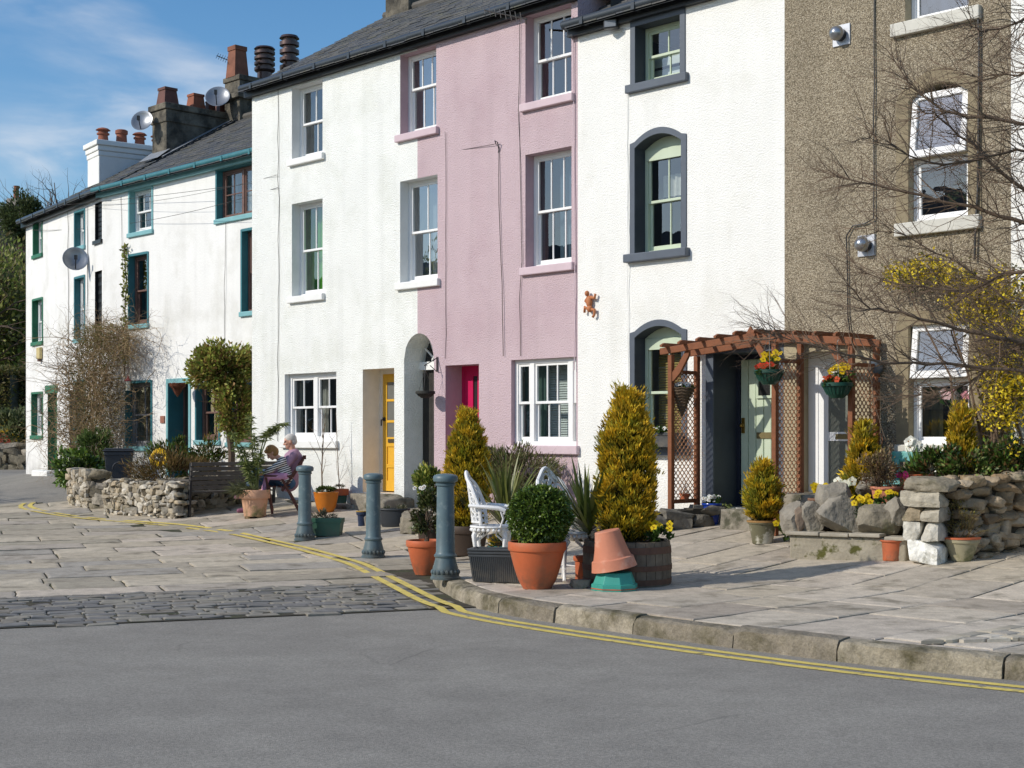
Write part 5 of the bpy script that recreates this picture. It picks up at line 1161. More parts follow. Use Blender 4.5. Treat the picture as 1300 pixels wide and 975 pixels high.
# ---- seated pair on a folding wooden armchair
pc = G(362, 651); t = thing('armchair', 'folding brown wooden armchair seating the adult and child', 'chair', pc, PI+.15)
for y in (-.29, .29):
    b = MB(); b.bar((.05, y, .36), (-.30, y, .90), .045, .05, up=(0, 1, 0)); obj('back_post', b, WOODB, t, bevel=.006)
    b = MB(); b.bar((.06, y*1.08, .585), (-.24, y*1.08, .0), .04, .05, up=(0, 1, 0)); obj('leg', b, WOODB, t, bevel=.005)
    b = MB(); b.bar((.30, y*1.08, .585), (.20, y*1.08, .0), .04, .05, up=(0, 1, 0)); obj('leg', b, WOODB, t, bevel=.005)
    b = MB(); b.bar((-.12, y*1.08, .60), (.34, y*1.08, .61), .07, .03); obj('armrest', b, WOODB, t, bevel=.006)
b = MB()
for i in range(6): b.bar((.32-.075*i, -.27, .43), (.32-.075*i, .27, .43), .055, .022)
obj('seat', b, WOODB, t)
b = MB(); b.bar((-.31, -.29, .90), (-.31, .29, .90), .05, .06)
for i in range(6): yy = -.22+.088*i; b.bar((-.03, yy, .46), (-.285, yy, .87), .05, .016, up=(0, 1, 0))
obj('backrest', b, WOODB, t)
SKIN = mat('skin', lin('dba78f', .85), rough=.55, var=.06, vscale=14); HAIRW = mat('grey_hair', lin('d6d2cc', .85), rough=.8, var=.25, vscale=45, bump=.6, bscale=70)
HAIRB = mat('blond_hair', lin('a07a4a', .85), rough=.7, var=.3, vscale=40, bump=.6, bscale=70); MAUVE = mat('mauve_top', lin('b48fa6', .85), rough=.9, var=.15, vscale=10, bump=.3, bscale=40)
JEAN = mat('blue_denim', lin('4d7096', .85), rough=.9, var=.2, vscale=14, bump=.3, bscale=120); PINKT = mat('pink_cloth', lin('d69fc0', .85), rough=.9, var=.2, vscale=14)
STRIPE = mat('striped_knit', (.5, .5, .5), rough=.9, var=0)
def _stripe():
    nt = STRIPE.node_tree; N = nt.nodes; L = nt.links; tc = N.new('ShaderNodeTexCoord'); w = N.new('ShaderNodeTexWave'); w.wave_type = 'BANDS'; w.bands_direction = 'Z'; w.inputs['Scale'].default_value = 9.5; w.inputs['Distortion'].default_value = .6
    mp = N.new('ShaderNodeMapping'); mp.inputs['Rotation'].default_value = (0, math.radians(-18), 0); L.new(tc.outputs['Object'], mp.inputs['Vector']); L.new(mp.outputs[0], w.inputs['Vector'])
    r = N.new('ShaderNodeValToRGB'); r.color_ramp.interpolation = 'CONSTANT'; r.color_ramp.elements[0].color = (.014, .016, .03, 1); r.color_ramp.elements[1].color = (.78, .78, .76, 1); r.color_ramp.elements[1].position = .5
    L.new(w.outputs['Fac'], r.inputs[0]); L.new(r.outputs[0], N['Principled BSDF'].inputs['Base Color'])
_stripe()
def cap(mb, a, b, ra, rb):
    a, b = Vector(a), Vector(b); n = 6; pts_ = []; rr = []
    for k in range(4): q = math.cos(PI/2*k/4); pts_.append(a+(a-b).normalized()*ra*q); rr.append(max(.003, ra*math.sin(PI/2*k/4)))
    for k in range(n+1): pts_.append(a.lerp(b, k/n)); rr.append(ra+(rb-ra)*k/n)
    for k in range(1, 5): q = math.sin(PI/2*k/4); pts_.append(b+(b-a).normalized()*rb*q); rr.append(max(.003, rb*math.cos(PI/2*k/4)))
    mb.tube(pts_, rr, 12)
def chain(mb, pts, rad):
    for (a, b, ra, rb) in zip(pts, pts[1:], rad, rad[1:]): cap(mb, a, b, ra, rb)
def fused(name, mb, m, parent, vox=.010, it=4):
    o = obj(name, mb, m, parent, smooth='all'); r = o.modifiers.new('remesh', 'REMESH'); r.mode = 'VOXEL'; r.voxel_size = vox; r.use_smooth_shade = True
    s = o.modifiers.new('smooth', 'SMOOTH'); s.iterations = it; s.factor = .5; return o
def head(mb, c, pitch, s=1.0):
    M = Matrix.Translation(c) @ Matrix.Rotation(pitch, 4, 'Y') @ Matrix.Scale(s, 4); f = lambda x, y, z: (M @ Vector((x, y, z)))
    mb.ell(f(-.012, 0, .02), (.098*s, .076*s, .098*s), nu=18, nv=12); mb.ell(f(.025, 0, -.045), (.062*s, .058*s, .068*s), nu=14, nv=10)
    cap(mb, f(.082, 0, .012), f(.106, 0, -.022), .011*s, .016*s); mb.ell(f(.068, 0, -.088), (.024*s, .026*s, .02*s))
    for y in (-1, 1): mb.ell(f(-.012, y*.078, -.008), (.022*s, .011*s, .032*s), nu=8, nv=6); mb.ell(f(.062, y*.036, -.02), (.026*s, .024*s, .022*s), nu=8, nv=6)
    cap(mb, f(.074, -.05, .03), f(.074, .05, .03), .014*s, .014*s); cap(mb, f(.084, -.02, -.062), f(.084, .02, -.062), .009*s, .009*s)
    return f
def face_bits(root, f, s=1.0):
    b = MB()
    for y in (-1, 1): b.ell(f(.080, y*.033, .008), (.012*s, .013*s, .010*s), nu=8, nv=6)
    obj('eyes', b, mat('eye', (.05, .035, .03), rough=.2, var=0), root, smooth='all')
    b = MB(); cap(b, f(.0935, -.022, -.060), f(.0935, .022, -.060), .005*s, .005*s); obj('mouth', b, mat('lips', lin('b56a62', .8), var=.05), root, smooth='all')
def hand(mb, wr, d, up, s=1.0, curl=.9):
    d = Vector(d).normalized(); up = Vector(up).normalized(); sd = d.cross(up).normalized(); wr = Vector(wr)
    cap(mb, wr, wr+d*.055*s, .028*s, .034*s)
    for i, l in enumerate((.062, .072, .068, .052)):
        o = wr+d*.075*s+sd*(.027-.018*i)*s; p1 = o+(d*math.cos(curl*.4)-up*math.sin(curl*.4))*l*.5*s; p2 = p1+(d*math.cos(curl)-up*math.sin(curl))*l*.5*s
        chain(mb, [o-d*.02*s, o, p1, p2], [.011*s, .010*s, .009*s, .0075*s])
    o = wr+d*.02*s+sd*.028*s; chain(mb, [o, o+(d*.6+sd*.7)*.04*s, o+(d*1.1+sd*.55-up*.3)*.06*s], [.012*s, .011*s, .009*s])
A_ = thing('person', 'grey-haired adult in a mauve top and jeans sitting in the wooden armchair', 'person', pc, PI+.15)
b = MB(); hc = Vector((-.075, 0, 1.155)); f = head(b, hc, .28); chain(b, [(-.14, 0, .96), (-.115, 0, 1.04), (-.095, 0, 1.10)], [.06, .055, .055])
for y in (-1, 1):
    chain(b, [(-.14, y*.17, .93), (.02, y*.245, .72), (.20, y*.17, .655)], [.048, .040, .028]); hand(b, (.20, y*.17, .655), (.8, -y*.5, -.15), (0, 0, 1), 1.0)
chain(b, [(-.12, 0, .55), (-.13, 0, .75), (-.14, 0, .93)], [.10, .10, .10])
fused('body', b, SKIN, A_, .009); face_bits(A_, f)
b = MB(); b.ell(f(-.026, 0, .04), (.100, .084, .088), nu=16, nv=10); b.ell(f(-.06, 0, -.01), (.062, .078, .07)); fused('hair', b, HAIRW, A_, .010, 3)
b = MB(); chain(b, [(-.06, 0, .5), (-.09, 0, .66), (-.13, 0, .86), (-.14, 0, .94)], [.165, .155, .165, .11]); chain(b, [(-.14, -.16, .93), (-.14, .16, .93)], [.072, .072])
for y in (-1, 1): chain(b, [(-.14, y*.18, .93), (.015, y*.25, .725), (.13, y*.205, .68)], [.068, .056, .046])
fused('top', b, MAUVE, A_, .012)
b = MB(); chain(b, [(-.06, -.09, .5), (.45, -.10, .52), (.58, -.06, .10)], [.10, .072, .05]); chain(b, [(-.06, .09, .5), (.46, .05, .67), (.62, .02, .36)], [.10, .072, .05]); chain(b, [(-.06, -.08, .49), (-.06, .08, .49)], [.12, .12]); fused('jeans', b, JEAN, A_, .012)
SHOE = mat('plum_shoe', lin('8d5570', .8), rough=.6, var=.1)
for q in (((.57, -.06, .05), (.74, -.05, .035)), ((.63, .02, .30), (.78, .0, .26))):
    b = MB(); chain(b, [q[0], q[1]], [.048, .038]); fused('shoe', b, SHOE, A_, .010)
K_ = thing('person', 'blond child in a striped jumper leaning forward on the lap of the adult', 'person', pc, PI+.15)
b = MB(); hc = Vector((.21, .22, .975)); f = head(b, hc, .75, .92); chain(b, [(.06, .22, .86), (.14, .22, .92)], [.042, .045]); chain(b, [(.0, .22, .64), (.03, .22, .84)], [.07, .06])
for y, e in ((-1, (.22, .12, .70)), (1, (.24, .33, .70))):
    w_ = Vector((.36, .22+y*.045, .64)); chain(b, [(.04, .22+y*.11, .83), e, w_], [.036, .030, .022]); hand(b, w_, (.7, -y*.3, -.3), (0, 0, 1), .8)
fused('body', b, SKIN, K_, .008); face_bits(K_, f, .92)
b = MB(); b.ell(f(-.028, 0, .045), (.096, .088, .085), nu=16, nv=10); b.ell(f(-.05, 0, -.02), (.066, .085, .085)); b.ell(f(.045, 0, .075), (.05, .072, .035)); fused('hair', b, HAIRB, K_, .009, 3)
b = MB(); chain(b, [(-.01, .22, .58), (.02, .22, .72), (.05, .22, .83)], [.115, .11, .09]); chain(b, [(.04, .13, .83), (.04, .31, .83)], [.056, .056])
for y, e in ((-1, (.22, .12, .70)), (1, (.24, .33, .70))): chain(b, [(.04, .22+y*.11, .83), e, (.32, .22+y*.06, .655)], [.053, .046, .038])
fused('jumper', b, STRIPE, K_, .010)
b = MB()
for y in (.15, .29): chain(b, [(.0, y, .60), (.28, y, .595), (.34, y, .38)], [.07, .05, .04])
fused('trousers', b, PINKT, K_, .011)
for y in (.15, .29): b = MB(); chain(b, [(.35, y, .34), (.44, y, .30)], [.036, .03]); fused('shoe', b, SHOE, K_, .009)
b = MB()
for y, a in ((.13, .25), (.25, -.25)): b.box(-.0, .16, -.06, .06, -.006, .006, M=Matrix.Translation((.42, y+.03, .66)) @ Matrix.Rotation(a, 4, 'X') @ Matrix.Rotation(-.5, 4, 'Y'))
bk = obj('book', b, mat('book_cover', lin('d8b7cf', .85), var=.15, vscale=20, rough=.6)); bk.location = pc; bk.rotation_euler = (0, 0, PI+.15); tag(bk, 'open pale pink picture book held on the lap of the child', 'book')
# ------------------------------------------------------------------ front gardens, pergola, walls
F = HOUSE[5]
MORT = mat('wall_core', lin('4f4a40', .7), rough=1, var=.4, vscale=8)
RUB = mat('rubble_stone', attr=True, rough=.95, var=.42, vscale=9, bump=.9, bscale=24, dist=.02, col2=lin('6b6748', .7), c2scale=4, c2lo=.56, c2hi=.72)
def rubble(name, label, A, Bp, h, th, sl, sh, cols, hend=None, seed=0, n=4, cap_=False, sq=.8, lump=.26, hf=ground, jut=.0, cuts=6):
    """a dry stone wall from A to B"""
    A = Vector((A.x, A.y, hf(A.x, A.y))); d = Vector((Bp.x-A.x, Bp.y-A.y)); L = d.length; ang = math.atan2(d.y, d.x); t = thing(name, label, 'wall', A, ang); rs = random.Random(seed)
    g = lambda x: hf(A.x+d.x*x/L, A.y+d.y*x/L)-A.z; H_ = lambda x: h+((hend if hend is not None else h)-h)*x/L
    c = MB(); m = 8
    for i in range(m):
        a, b_ = L*i/m+(.03 if i == 0 else 0), L*(i+1)/m-(.03 if i == m-1 else 0); c.box(a, b_, -th*.36, th*.36, min(g(a), g(b_))-.1, min(g(a)+H_(a), g(b_)+H_(b_))-.06)
    obj('core', c, MORT, t); b = MB(); z = -.03; k = 0
    while z < max(h, hend or h)-.02:
        ch = rs.uniform(*sh); x = -rs.random()*sl[0]*.5
        while x < L:
            l = rs.uniform(*sl)*(1.0 if rs.random() > .2 else .6); xc = x+l/2
            if 0-l*.3 < xc < L+l*.2 and z+ch*.6 < H_(min(max(xc, 0), L)):
                for sgn in (-1, 1):
                    b.rock((xc, sgn*th*.27+rs.gauss(0, .012)+sgn*jut*rs.random(), g(min(max(xc, 0), L))+z+ch/2+rs.gauss(0, .014)), (l*1.10, th*.56, ch*1.2*rs.uniform(.8, 1.25)), rs.choice(cols), rot=rs.gauss(0, .06), seed=rs.random()*50, n=n, sq=sq, lump=lump, tilt=rs.gauss(0, .09), cuts=cuts, cutd=(.68, 1.05))
            x += l
        z += ch*.96
    obj('stones', b, RUB, t, smooth=True); return t
WC = [lin(h, 1.0) for h in ('b9b09f', 'a69b88', 'c4bcad', '958a77', 'a9a398', 'b3a48c', '8b8478')]
WR = [lin(h, .8) for h in ('9c8a70', 'ad9a80', '85755f', 'b5a58d', '8f8676', 'a38a6a')]
WD = [lin(h, .85) for h in ('8f8673', 'a1988a', '7d7565', 'b0a797', '847a66', '99907c')]
# left garden walls
rubble('stone_wall', 'low light stone wall in front of the wheelie bin, trailing heather over its right end', G(141, 651), G(233, 658), .58, .32, (.06, .21), (.05, .105), WC, seed=3)
q_ = G(204, 655.5); q2_ = q_+Vector((N_IN.x, N_IN.y, 0))*2.1; rubble('stone_wall', 'shaded return of the low stone wall behind the dark bench', q_, q2_, .56, .3, (.12, .3), (.08, .13), WD, seed=5)  # darker stones paint in the shade this return lies in
rubble('stone_wall', 'short light stone wall beside the garden opening, under the green bush', G(96, 640), G(121, 645), .62, .3, (.07, .2), (.06, .11), WC, seed=7)
rubble('stone_pier', 'dark squared end of the short stone wall facing the wheelie bin gap', G(122, 645), G(138, 644), .70, .34, (.2, .34), (.11, .17), WD, seed=8)
# wheelie bin
p = at(151, 569, 27.0); zl_ = p.z; p.z = ground(p.x, p.y)+.01; t = thing('wheelie_bin', 'dark grey wheelie bin behind the low stone wall', 'bin', p, .25); t.scale = ((zl_-p.z)/1.05,)*3
BIN = mat('bin_plastic', lin('44484f', .75), rough=.5, var=.1, vscale=5); b = MB(); a0, a1 = .22, .29
b.add([(-a0, -a0, .08), (a0, -a0, .08), (a0, a0, .08), (-a0, a0, .08), (-a1, -a1, .98), (a1, -a1, .98), (a1, a1+.05, .98), (-a1, a1+.05, .98)], [(3, 2, 1, 0), (0, 1, 5, 4), (1, 2, 6, 5), (2, 3, 7, 6), (3, 0, 4, 7)]); b.box(-.3, .3, -.3, -.27, .9, .98); obj('body', b, BIN, t, bevel=.015)
b = MB(); b.box(-.32, .32, -.33, .36, .985, 1.02); b.box(-.28, .28, -.27, .3, 1.02, 1.05); obj('lid', b, BIN, t, bevel=.015)
for x in (-.27, .27):
    b = MB(); b.tube([(x-.025, .25, .1), (x+.025, .25, .1)], .1, 14); obj('wheel', b, BLACKP, t)
b = MB(); b.tube([(.13*math.cos(a*PI/8), -.275-.02*math.sin(a*PI/8), .62+.14*math.sin(a*PI/8)) for a in range(9)], .014, 6); obj('handle', b, BIN, t)
p = P3.P(203); p = Vector((p.x-.9*N_IN.x, p.y-.9*N_IN.y, 0)); p = at(201, 583, 26.2)
b = MB()
for k in range(4): b.tube([((.15-.01*k)*math.cos(a*PI/14), (.05)*math.sin(a*PI/14)+.02*k, .12*math.sin(a*PI/14)+.02*k+.012*math.sin(3*a)) for a in range(29)], .017, 6)
o = obj('hose_coil', b, mat('yellow_hose', lin('f0c21c', .9), rough=.35, var=.08)); o.location = p; tag(o, 'coiled bright yellow hose lying on the heather by the teal door', 'hose')
def plant(name, label, p, cat='shrub', group=None): return thing(name, label, cat, p, 0, group)
HEATH = [lin(h, .8) for h in ('7b6238', '8c7045', '5d4a2a', '6e6a34', '9a7f52')]
p = G(196, 655); p.y += .5; p.z = ground(p.x, p.y); t = plant('heather', 'brown heather spilling over the right end of the low stone wall', p)
n = 5200; P_, dd = clumps(n, (.85, .6, .42), (.1, .1, .62), 26, .34, .6); P_[:, 2] -= np.clip(-(P_[:, 1]), 0, 1)*.45
D = unit(P_-np.array([.1, .1, .3]))+rdir(n)*.5; quads_obj('foliage', leaf_quads(P_, D, .10*(.5+.8*rng.random(n)), .014), pal(n, HEATH)*(.4+.6*np.clip(dd, 0, 1))[:, None], LEAF, t)  # leaf colour dims inward to paint the shade within the heather
b = MB(); twigs(b, 20, lambda i: (random.uniform(-.3, .5), random.uniform(-.2, .3), .1), .6, .006, up=1); obj('stems', b, TWIG, t)
p = G(96, 637); p.y += .3; p.z = ground(p.x, p.y); t = plant('evergreen_shrub', 'bright green glossy bush at the foot of the far cottages', p)
shrub('foliage', 4200, (.68, .5, .42), (0, 0, .55), [lin(h, .85) for h in ('6f8a34', '4d6b26', '86a046', '39521f')], t, ln=.085, wd=.045, ncl=30, csize=.3, m=WAXY); b = MB(); twigs(b, 14, lambda i: (0, 0, 0), .8, .012, up=.9, spread=.7); obj('stems', b, BARK, t)
# brown climber on house B
def on_wall(pl, px, u, z=None): q = pl.P(px); x, y = q.x-pl.n.x*u, q.y-pl.n.y*u; return Vector((x, y, base(x, y)))
p = on_wall(P3, 149, .5); t = plant('climbing_plant', 'tangled leafless brown climber mounded against the white cottage wall', p, 'climber')
b = MB(); e3 = Vector((P3.e.x, P3.e.y, 0)); n3 = Vector((P3.n.x, P3.n.y, 0))
random.seed(21)
for i in range(700):
    a = random.random(); s0 = random.gauss(-.1, .55); z0 = random.uniform(.1, 3.1)*(1-abs(s0)*.22); pp = e3*s0-n3*random.uniform(-.3, .5)+Vector((0, 0, max(.02, z0)))
    walk(b, pp, Vector((random.gauss(0, .8), random.gauss(0, .6), random.gauss(.5, .7))).normalized(), random.uniform(.5, 1.2), random.uniform(.005, .011), 7, .5, None, 3, 1, Vector((0, 0, -.12)))
for i in range(260):                  # the overhanging top
    pp = e3*random.gauss(.75, .5)-n3*random.uniform(-.2, .35)+Vector((0, 0, random.uniform(2.7, 3.3)))
    walk(b, pp, Vector((random.gauss(.5, .7), random.gauss(0, .6), random.gauss(-.1, .5))).normalized(), random.uniform(.4, 1.0), .006, 7, .5, None, 3, 1, Vector((.1, 0, -.35)))
for i in range(9): b.tube([e3*random.uniform(-.6, .4)-n3*random.uniform(0, .2), e3*random.uniform(-.4, .4)-n3*.1+Vector((0, 0, 1.2)), e3*random.uniform(-.2, .9)-n3*.1+Vector((0, 0, 2.5))], [.02, .015, .008], 5)
obj('stems', b, mat('climber_twig', lin('a38a68', .85), rough=.9, var=.4, vscale=3), t)
n = 8500; s0 = rng.normal(0, .52, n); zz = rng.random(n)**.75*3.25; P_ = np.array(e3)*s0[:, None]-np.array(n3)*rng.uniform(-.2, .55, n)[:, None]+np.array([0, 0, 1])*zz[:, None]
P_[zz > 2.5] += np.array(e3)*.45
quads_obj('dry_leaves', leaf_quads(P_, rdir(n), .055, .022), pal(n, [lin(h, .8) for h in ('9c8a5e', '8a7a4a', '76783c', 'b09c70', '5e6030')]), LEAF, t)
n = 260; zz = rng.uniform(2.5, 5.0, n)**1; P_ = np.array(e3)*(.45+.06*rng.normal(size=n)-.0*zz)[:, None]-np.array(n3)*rng.uniform(-.45, -.38, n)[:, None]*0-np.array(n3)*(-.42)+np.array([0, 0, 1])*zz[:, None]
b = MB(); b.tube([e3*.45+n3*.44+Vector((random.gauss(0, .02), 0, 2+.3*k)) for k in range(11)], .012, 4); obj('ivy_stem', b, TWIG, t)
quads_obj('ivy_leaves', leaf_quads(P_, rdir(n), .09, .06), pal(n, [lin(h, .85) for h in ('7d8a3c', 'a3a052', '5d6b2c')]), LEAF, t)
# small evergreen tree at the corner
p = on_wall(P3, 318, .45); t = plant('small_tree', 'bushy small tree with bronze and green leaves against the corner of the tall white house', p, 'tree')
q = (e3*1).copy(); b = MB(); tr = [Vector((0, 0, 0)), Vector((.03, 0, .7)), Vector((-.04, .02, 1.3)), Vector((.0, 0, 1.9))]; b.tube(tr, [.075, .065, .06, .05], 8)
for k in range(9): walk(b, Vector((0, 0, 1.2+.12*k)), Vector((random.gauss(-.4, .6), random.gauss(-.1, .5), .6)).normalized(), .7, .03, 6, .3, None, 5, 1)
obj('trunk', b, BARK, t)
TC = [lin(h, 1.3) for h in ('748038', '5a6c2c', '86763e', '78583a', '9a9c4c')]
shrub('foliage', 9000, (.74, .5, .60), (-.10, -.15, 2.30), TC, t, ln=.08, wd=.042, ncl=48, csize=.36, shell=.3); shrub('lower_foliage', 3200, (.42, .36, .6), (.10, -.2, 1.55), TC, t, ln=.075, wd=.04, ncl=24)
for (px, u, r, h, cols, lab) in ((268, .9, (.5, .4, .5), .55, GR1+[lin('8a7a3a', .8)], 'mixed green shrub behind the right half of the dark bench'), (296, .6, (.4, .4, .5), .6, GR1+[lin('97743a', .8)], 'leafy shrub under the tree at the corner of the white houses'), (178, 1.0, (.45, .4, .42), .8, [lin(h, .8) for h in ('5f7a3a', '86975a', '44592a')], 'feathery green shrub under the grey sash window')):
    p = on_wall(P3, px, u); t = plant('shrub', lab, p); shrub('foliage', 1700, r, (0, 0, h), cols, t, ln=.09, wd=.028, ncl=18, upness=.6); b = MB(); twigs(b, 12, lambda i: (0, 0, 0), 1.1, .01, up=1.2, spread=.5, fork=1); obj('stems', b, TWIG, t)
# hanging things by the teal door
def hang_basket(name, label, p, kind, r, h, drop, m, flowers=(), group=None):
    t = thing(name, label, 'hanging basket', p, 0, group); b = MB()
    if kind == 'bowl': b.lathe([(.01, -h), (r*.45, -h), (r*.72, -h*.72), (r*.92, -h*.3), (r, -.02), (r+.008, 0), (r-.008, 0), (r-.02, -.04), (.01, -.04)], 28)
    else: b.lathe([(.012, -h), (r*.3, -h*.72), (r*.62, -h*.35), (r*.9, -.06), (r, 0), (r-.015, 0), (r-.03, -.04), (.01, -.04)], 22, wob=.03)
    if kind == 'bowl':
        for k in range(22): a = 2*PI*k/22; b.tube([(r*1.0*math.cos(a), r*1.0*math.sin(a), -.035), (r*.90*math.cos(a), r*.9*math.sin(a), -h*.36), (r*.70*math.cos(a), r*.7*math.sin(a), -h*.75)], .007, 4)
        b.lathe([(r+.002, -.04), (r+.012, -.035), (r+.012, .004), (r-.004, .006)], 28)
    else:
        for k in range(9): z = -h*.1*k; rr = np.interp(-z/h, [0, .06/h, .35, .72, 1], [r, r*.9, r*.62, r*.3, .012]); b.tube([((rr+.006)*math.cos(a*PI/9), (rr+.006)*math.sin(a*PI/9), z+.006*math.sin(a*3)) for a in range(19)], .009, 4)
    obj('basket', b, m, t, smooth=True); b = MB()
    for k in range(3): a = 2*PI*k/3+.4; b.tube([(r*math.cos(a), r*math.sin(a), 0), (0, 0, drop)], .0028, 4)
    b.tube([(0, 0, drop), (0, 0, drop+.05), (.02, 0, drop+.08), (.03, 0, drop+.05)], .005, 4); obj('chains', b, CHAIN, t)
    for f in flowers: pansies(t, *f[0], **f[1])
    return t
p = at(225.5, 487, P3.P(222).y-.75); hang_basket('hanging_basket', 'russet domed basket hanging in front of the teal-framed door', p, 'cone', .16, .26, .22, mat('russet_coir', lin('7d4a35', .8), rough=1, var=.4, vscale=20, bump=1, bscale=60))
p = at(162.5, 496, P3.P(160).y-.6); t = thing('bird_feeder', 'small hanging bird feeder with a red cap among the climber twigs', 'bird feeder', p); b = MB(); b.lathe([(.01, 0), (.05, 0), (.05, .2), (.01, .2)], 14); obj('tube', b, mat('feeder_tube', lin('d8d4c4', .8), rough=.3), t, smooth=True); b = MB(); b.lathe([(.07, .2), (.075, .21), (.02, .27), (.004, .33), (.004, .5)], 14); obj('roof', b, mat('feeder_red', lin('9c3f4a', .8), rough=.5), t, smooth=True)
# hanging basket at the archway
pw = Vector((*PM.P(556), 0))-Vector((PM.n.x, PM.n.y, 0))*.25; p = at(540, 497, pw.y); hang_basket('hanging_basket', 'dark empty hanging basket on a bracket beside the arched passage', p, 'bowl', .14, .10, .34, mat('dark_wire', lin('3a3a35', .7), rough=.8), ((((0, 0, -.03),), dict(n=0) ) ,) if False else ())
b = MB(); w0 = at(556, 453, PM.P(556).y); w1 = at(556, 472, PM.P(556).y); b.tube([Vector((0, 0, 0)), (w1-w0)], .012, 5); b.tube([Vector((0, 0, -.02)), p+Vector((0, 0, .40))-w0], .008, 5); b.tube([(w1-w0), (p+Vector((0, 0, .40))-w0)*.55+Vector((0, 0, -.06))], .006, 5); o = obj('basket_bracket', b, BLACKP); o.location = w0-Vector((PM.n.x, PM.n.y, 0))*.02; tag(o, 'black iron bracket on the pink wall holding the dark basket', 'bracket')
# ---- heather bank and low wall in front of the pink window
p = on_wall(PM, 690, .55); p.z = ground(p.x, p.y); t = plant('shrub', 'wide grey-green heathery shrub below the tripartite window of the pink house', p)
BK = [lin(h, .85) for h in ('7d8052', '5d6a34', '8f7a62', '6a5a48', '9aa064')]
n = 8500; P_, dd = clumps(n, (.95, .45, .50), (0, 0, .62), 40, .26, .45); D = unit(P_-np.array([0, 0, .1]))+rdir(n)*.55
P_[:, 0], P_[:, 1] = P_[:, 0]*E_.x-P_[:, 1]*E_.y*0+P_[:, 1]*N_IN.x, P_[:, 0]*E_.y+P_[:, 1]*N_IN.y
quads_obj('foliage', leaf_quads(P_, D, .09*(.5+.8*rng.random(n)), .016), pal(n, BK)*(.45+.55*np.clip(dd, 0, 1))[:, None], LEAF, t); b = MB(); twigs(b, 40, lambda i: tuple(Vector((E_.x, E_.y, 0))*random.uniform(-.7, .7)), .9, .007, up=1.6, spread=.4, fork=1); obj('stems', b, TWIG, t)  # foliage colour dims inward, painting shade inside the shrub
rubble('stone_wall', 'low grey stone kerb wall between the barrel and the blue pot', G(735, 686), G(893, 667), .30, .34, (.25, .5), (.12, .17), [lin(h, .8) for h in ('7f7a70', '8d877b', '6f6a60')], seed=13, n=4)
p = G(869, 640); p.z = ground(p.x, p.y)+.28; q = at(869, 632.5, G(866, 668).y+.1); t = thing('flower_pot', 'tiny terracotta pot of dry stalks on the low wall below the window box', 'flower pot', q-Vector((0, 0, .04))); pot_part(t, .1, .068, .05, T_O, rim=.01); b = MB(); twigs(b, 16, lambda i: (random.uniform(-.04, .04), 0, .08), .26, .004, up=.6, spread=.6); obj('dry_stalks', b, mat('dry_stalk', lin('8d6a62', .8), var=.3), t)
p = G(904, 666); t = thing('potted_flowers', 'cobalt blue glazed pot of white flowers by the sage door step', 'potted plant', p); pot_part(t, .275, .135, .075, BLUEP, rimh=.12); pansies(t, (0, 0, .25), 22, .12, ((.85, .86, .82),), stem=.08, size=.04, name='white_flowers')
b = MB(); 
for k in range(6): walk(b, Vector((.11, -.03, .26)), Vector((.5, -.2, .1)).normalized(), .35, .004, 7, .3, None, 3, 0, Vector((.1, 0, -1)))
obj('trailing_stems', b, mat('ivy_green', lin('8d9a5a', .8), var=.3), t); n = 90; P_ = np.stack([rng.normal(.17, .03, n), rng.normal(-.05, .04, n), rng.uniform(.03, .27, n)], axis=1); quads_obj('trailing_leaves', leaf_quads(P_, rdir(n), .035, .025), pal(n, [lin('a3a86a', .8), lin('66753c', .8)]), LEAF, t)
p = G(968, 690); t = thing('potted_conifer', 'small golden conifer in an olive banded glazed pot by the rockery', 'potted plant', p); pot_part(t, .265, .175, .115, mat('olive_glaze', lin('77735a', .8), rough=.4, var=.2, vscale=6, col2=lin('c9c5b5', .85), c2scale=4, c2lo=.5, c2hi=.58), rimh=.16)
b = MB(); b.lathe([(.172, .245), (.181, .25), (.181, .268), (.15, .268)], 30); obj('rim', b, mat('tan_glaze', lin('a8814f', .8), rough=.4), t, smooth=True)
golden_conifer(t, .60, .18, .26, 9000, [(0, .5), (.2, .95), (.45, 1), (.7, .75), (.9, .35), (1, .04)], ln=.06, seed=3)
p = G(994, 668); p.y += .4; p.z = ground(p.x, p.y); t = thing('potted_flowers', 'square brown pot of small yellow flowers beside the lattice panel', 'potted plant', p); b = MB(); b.box(-.12, .12, -.12, .12, 0, .3); obj('pot', b, mat('brown_clay', lin('8a6550', .8), rough=.8, var=.15), t, bevel=.01); pansies(t, (0, -.02, .3), 9, .1, stem=.1, size=.04)
p = G(997, 690); t = thing('flower_clump', 'low clump of yellow primroses spilling beside the rockery corner', 'flowers', p); pansies(t, (.0, 0, .08), 14, .2, stem=.16, size=.055); pansies(t, (.22, .1, .2), 7, .1, stem=.1, size=.05)
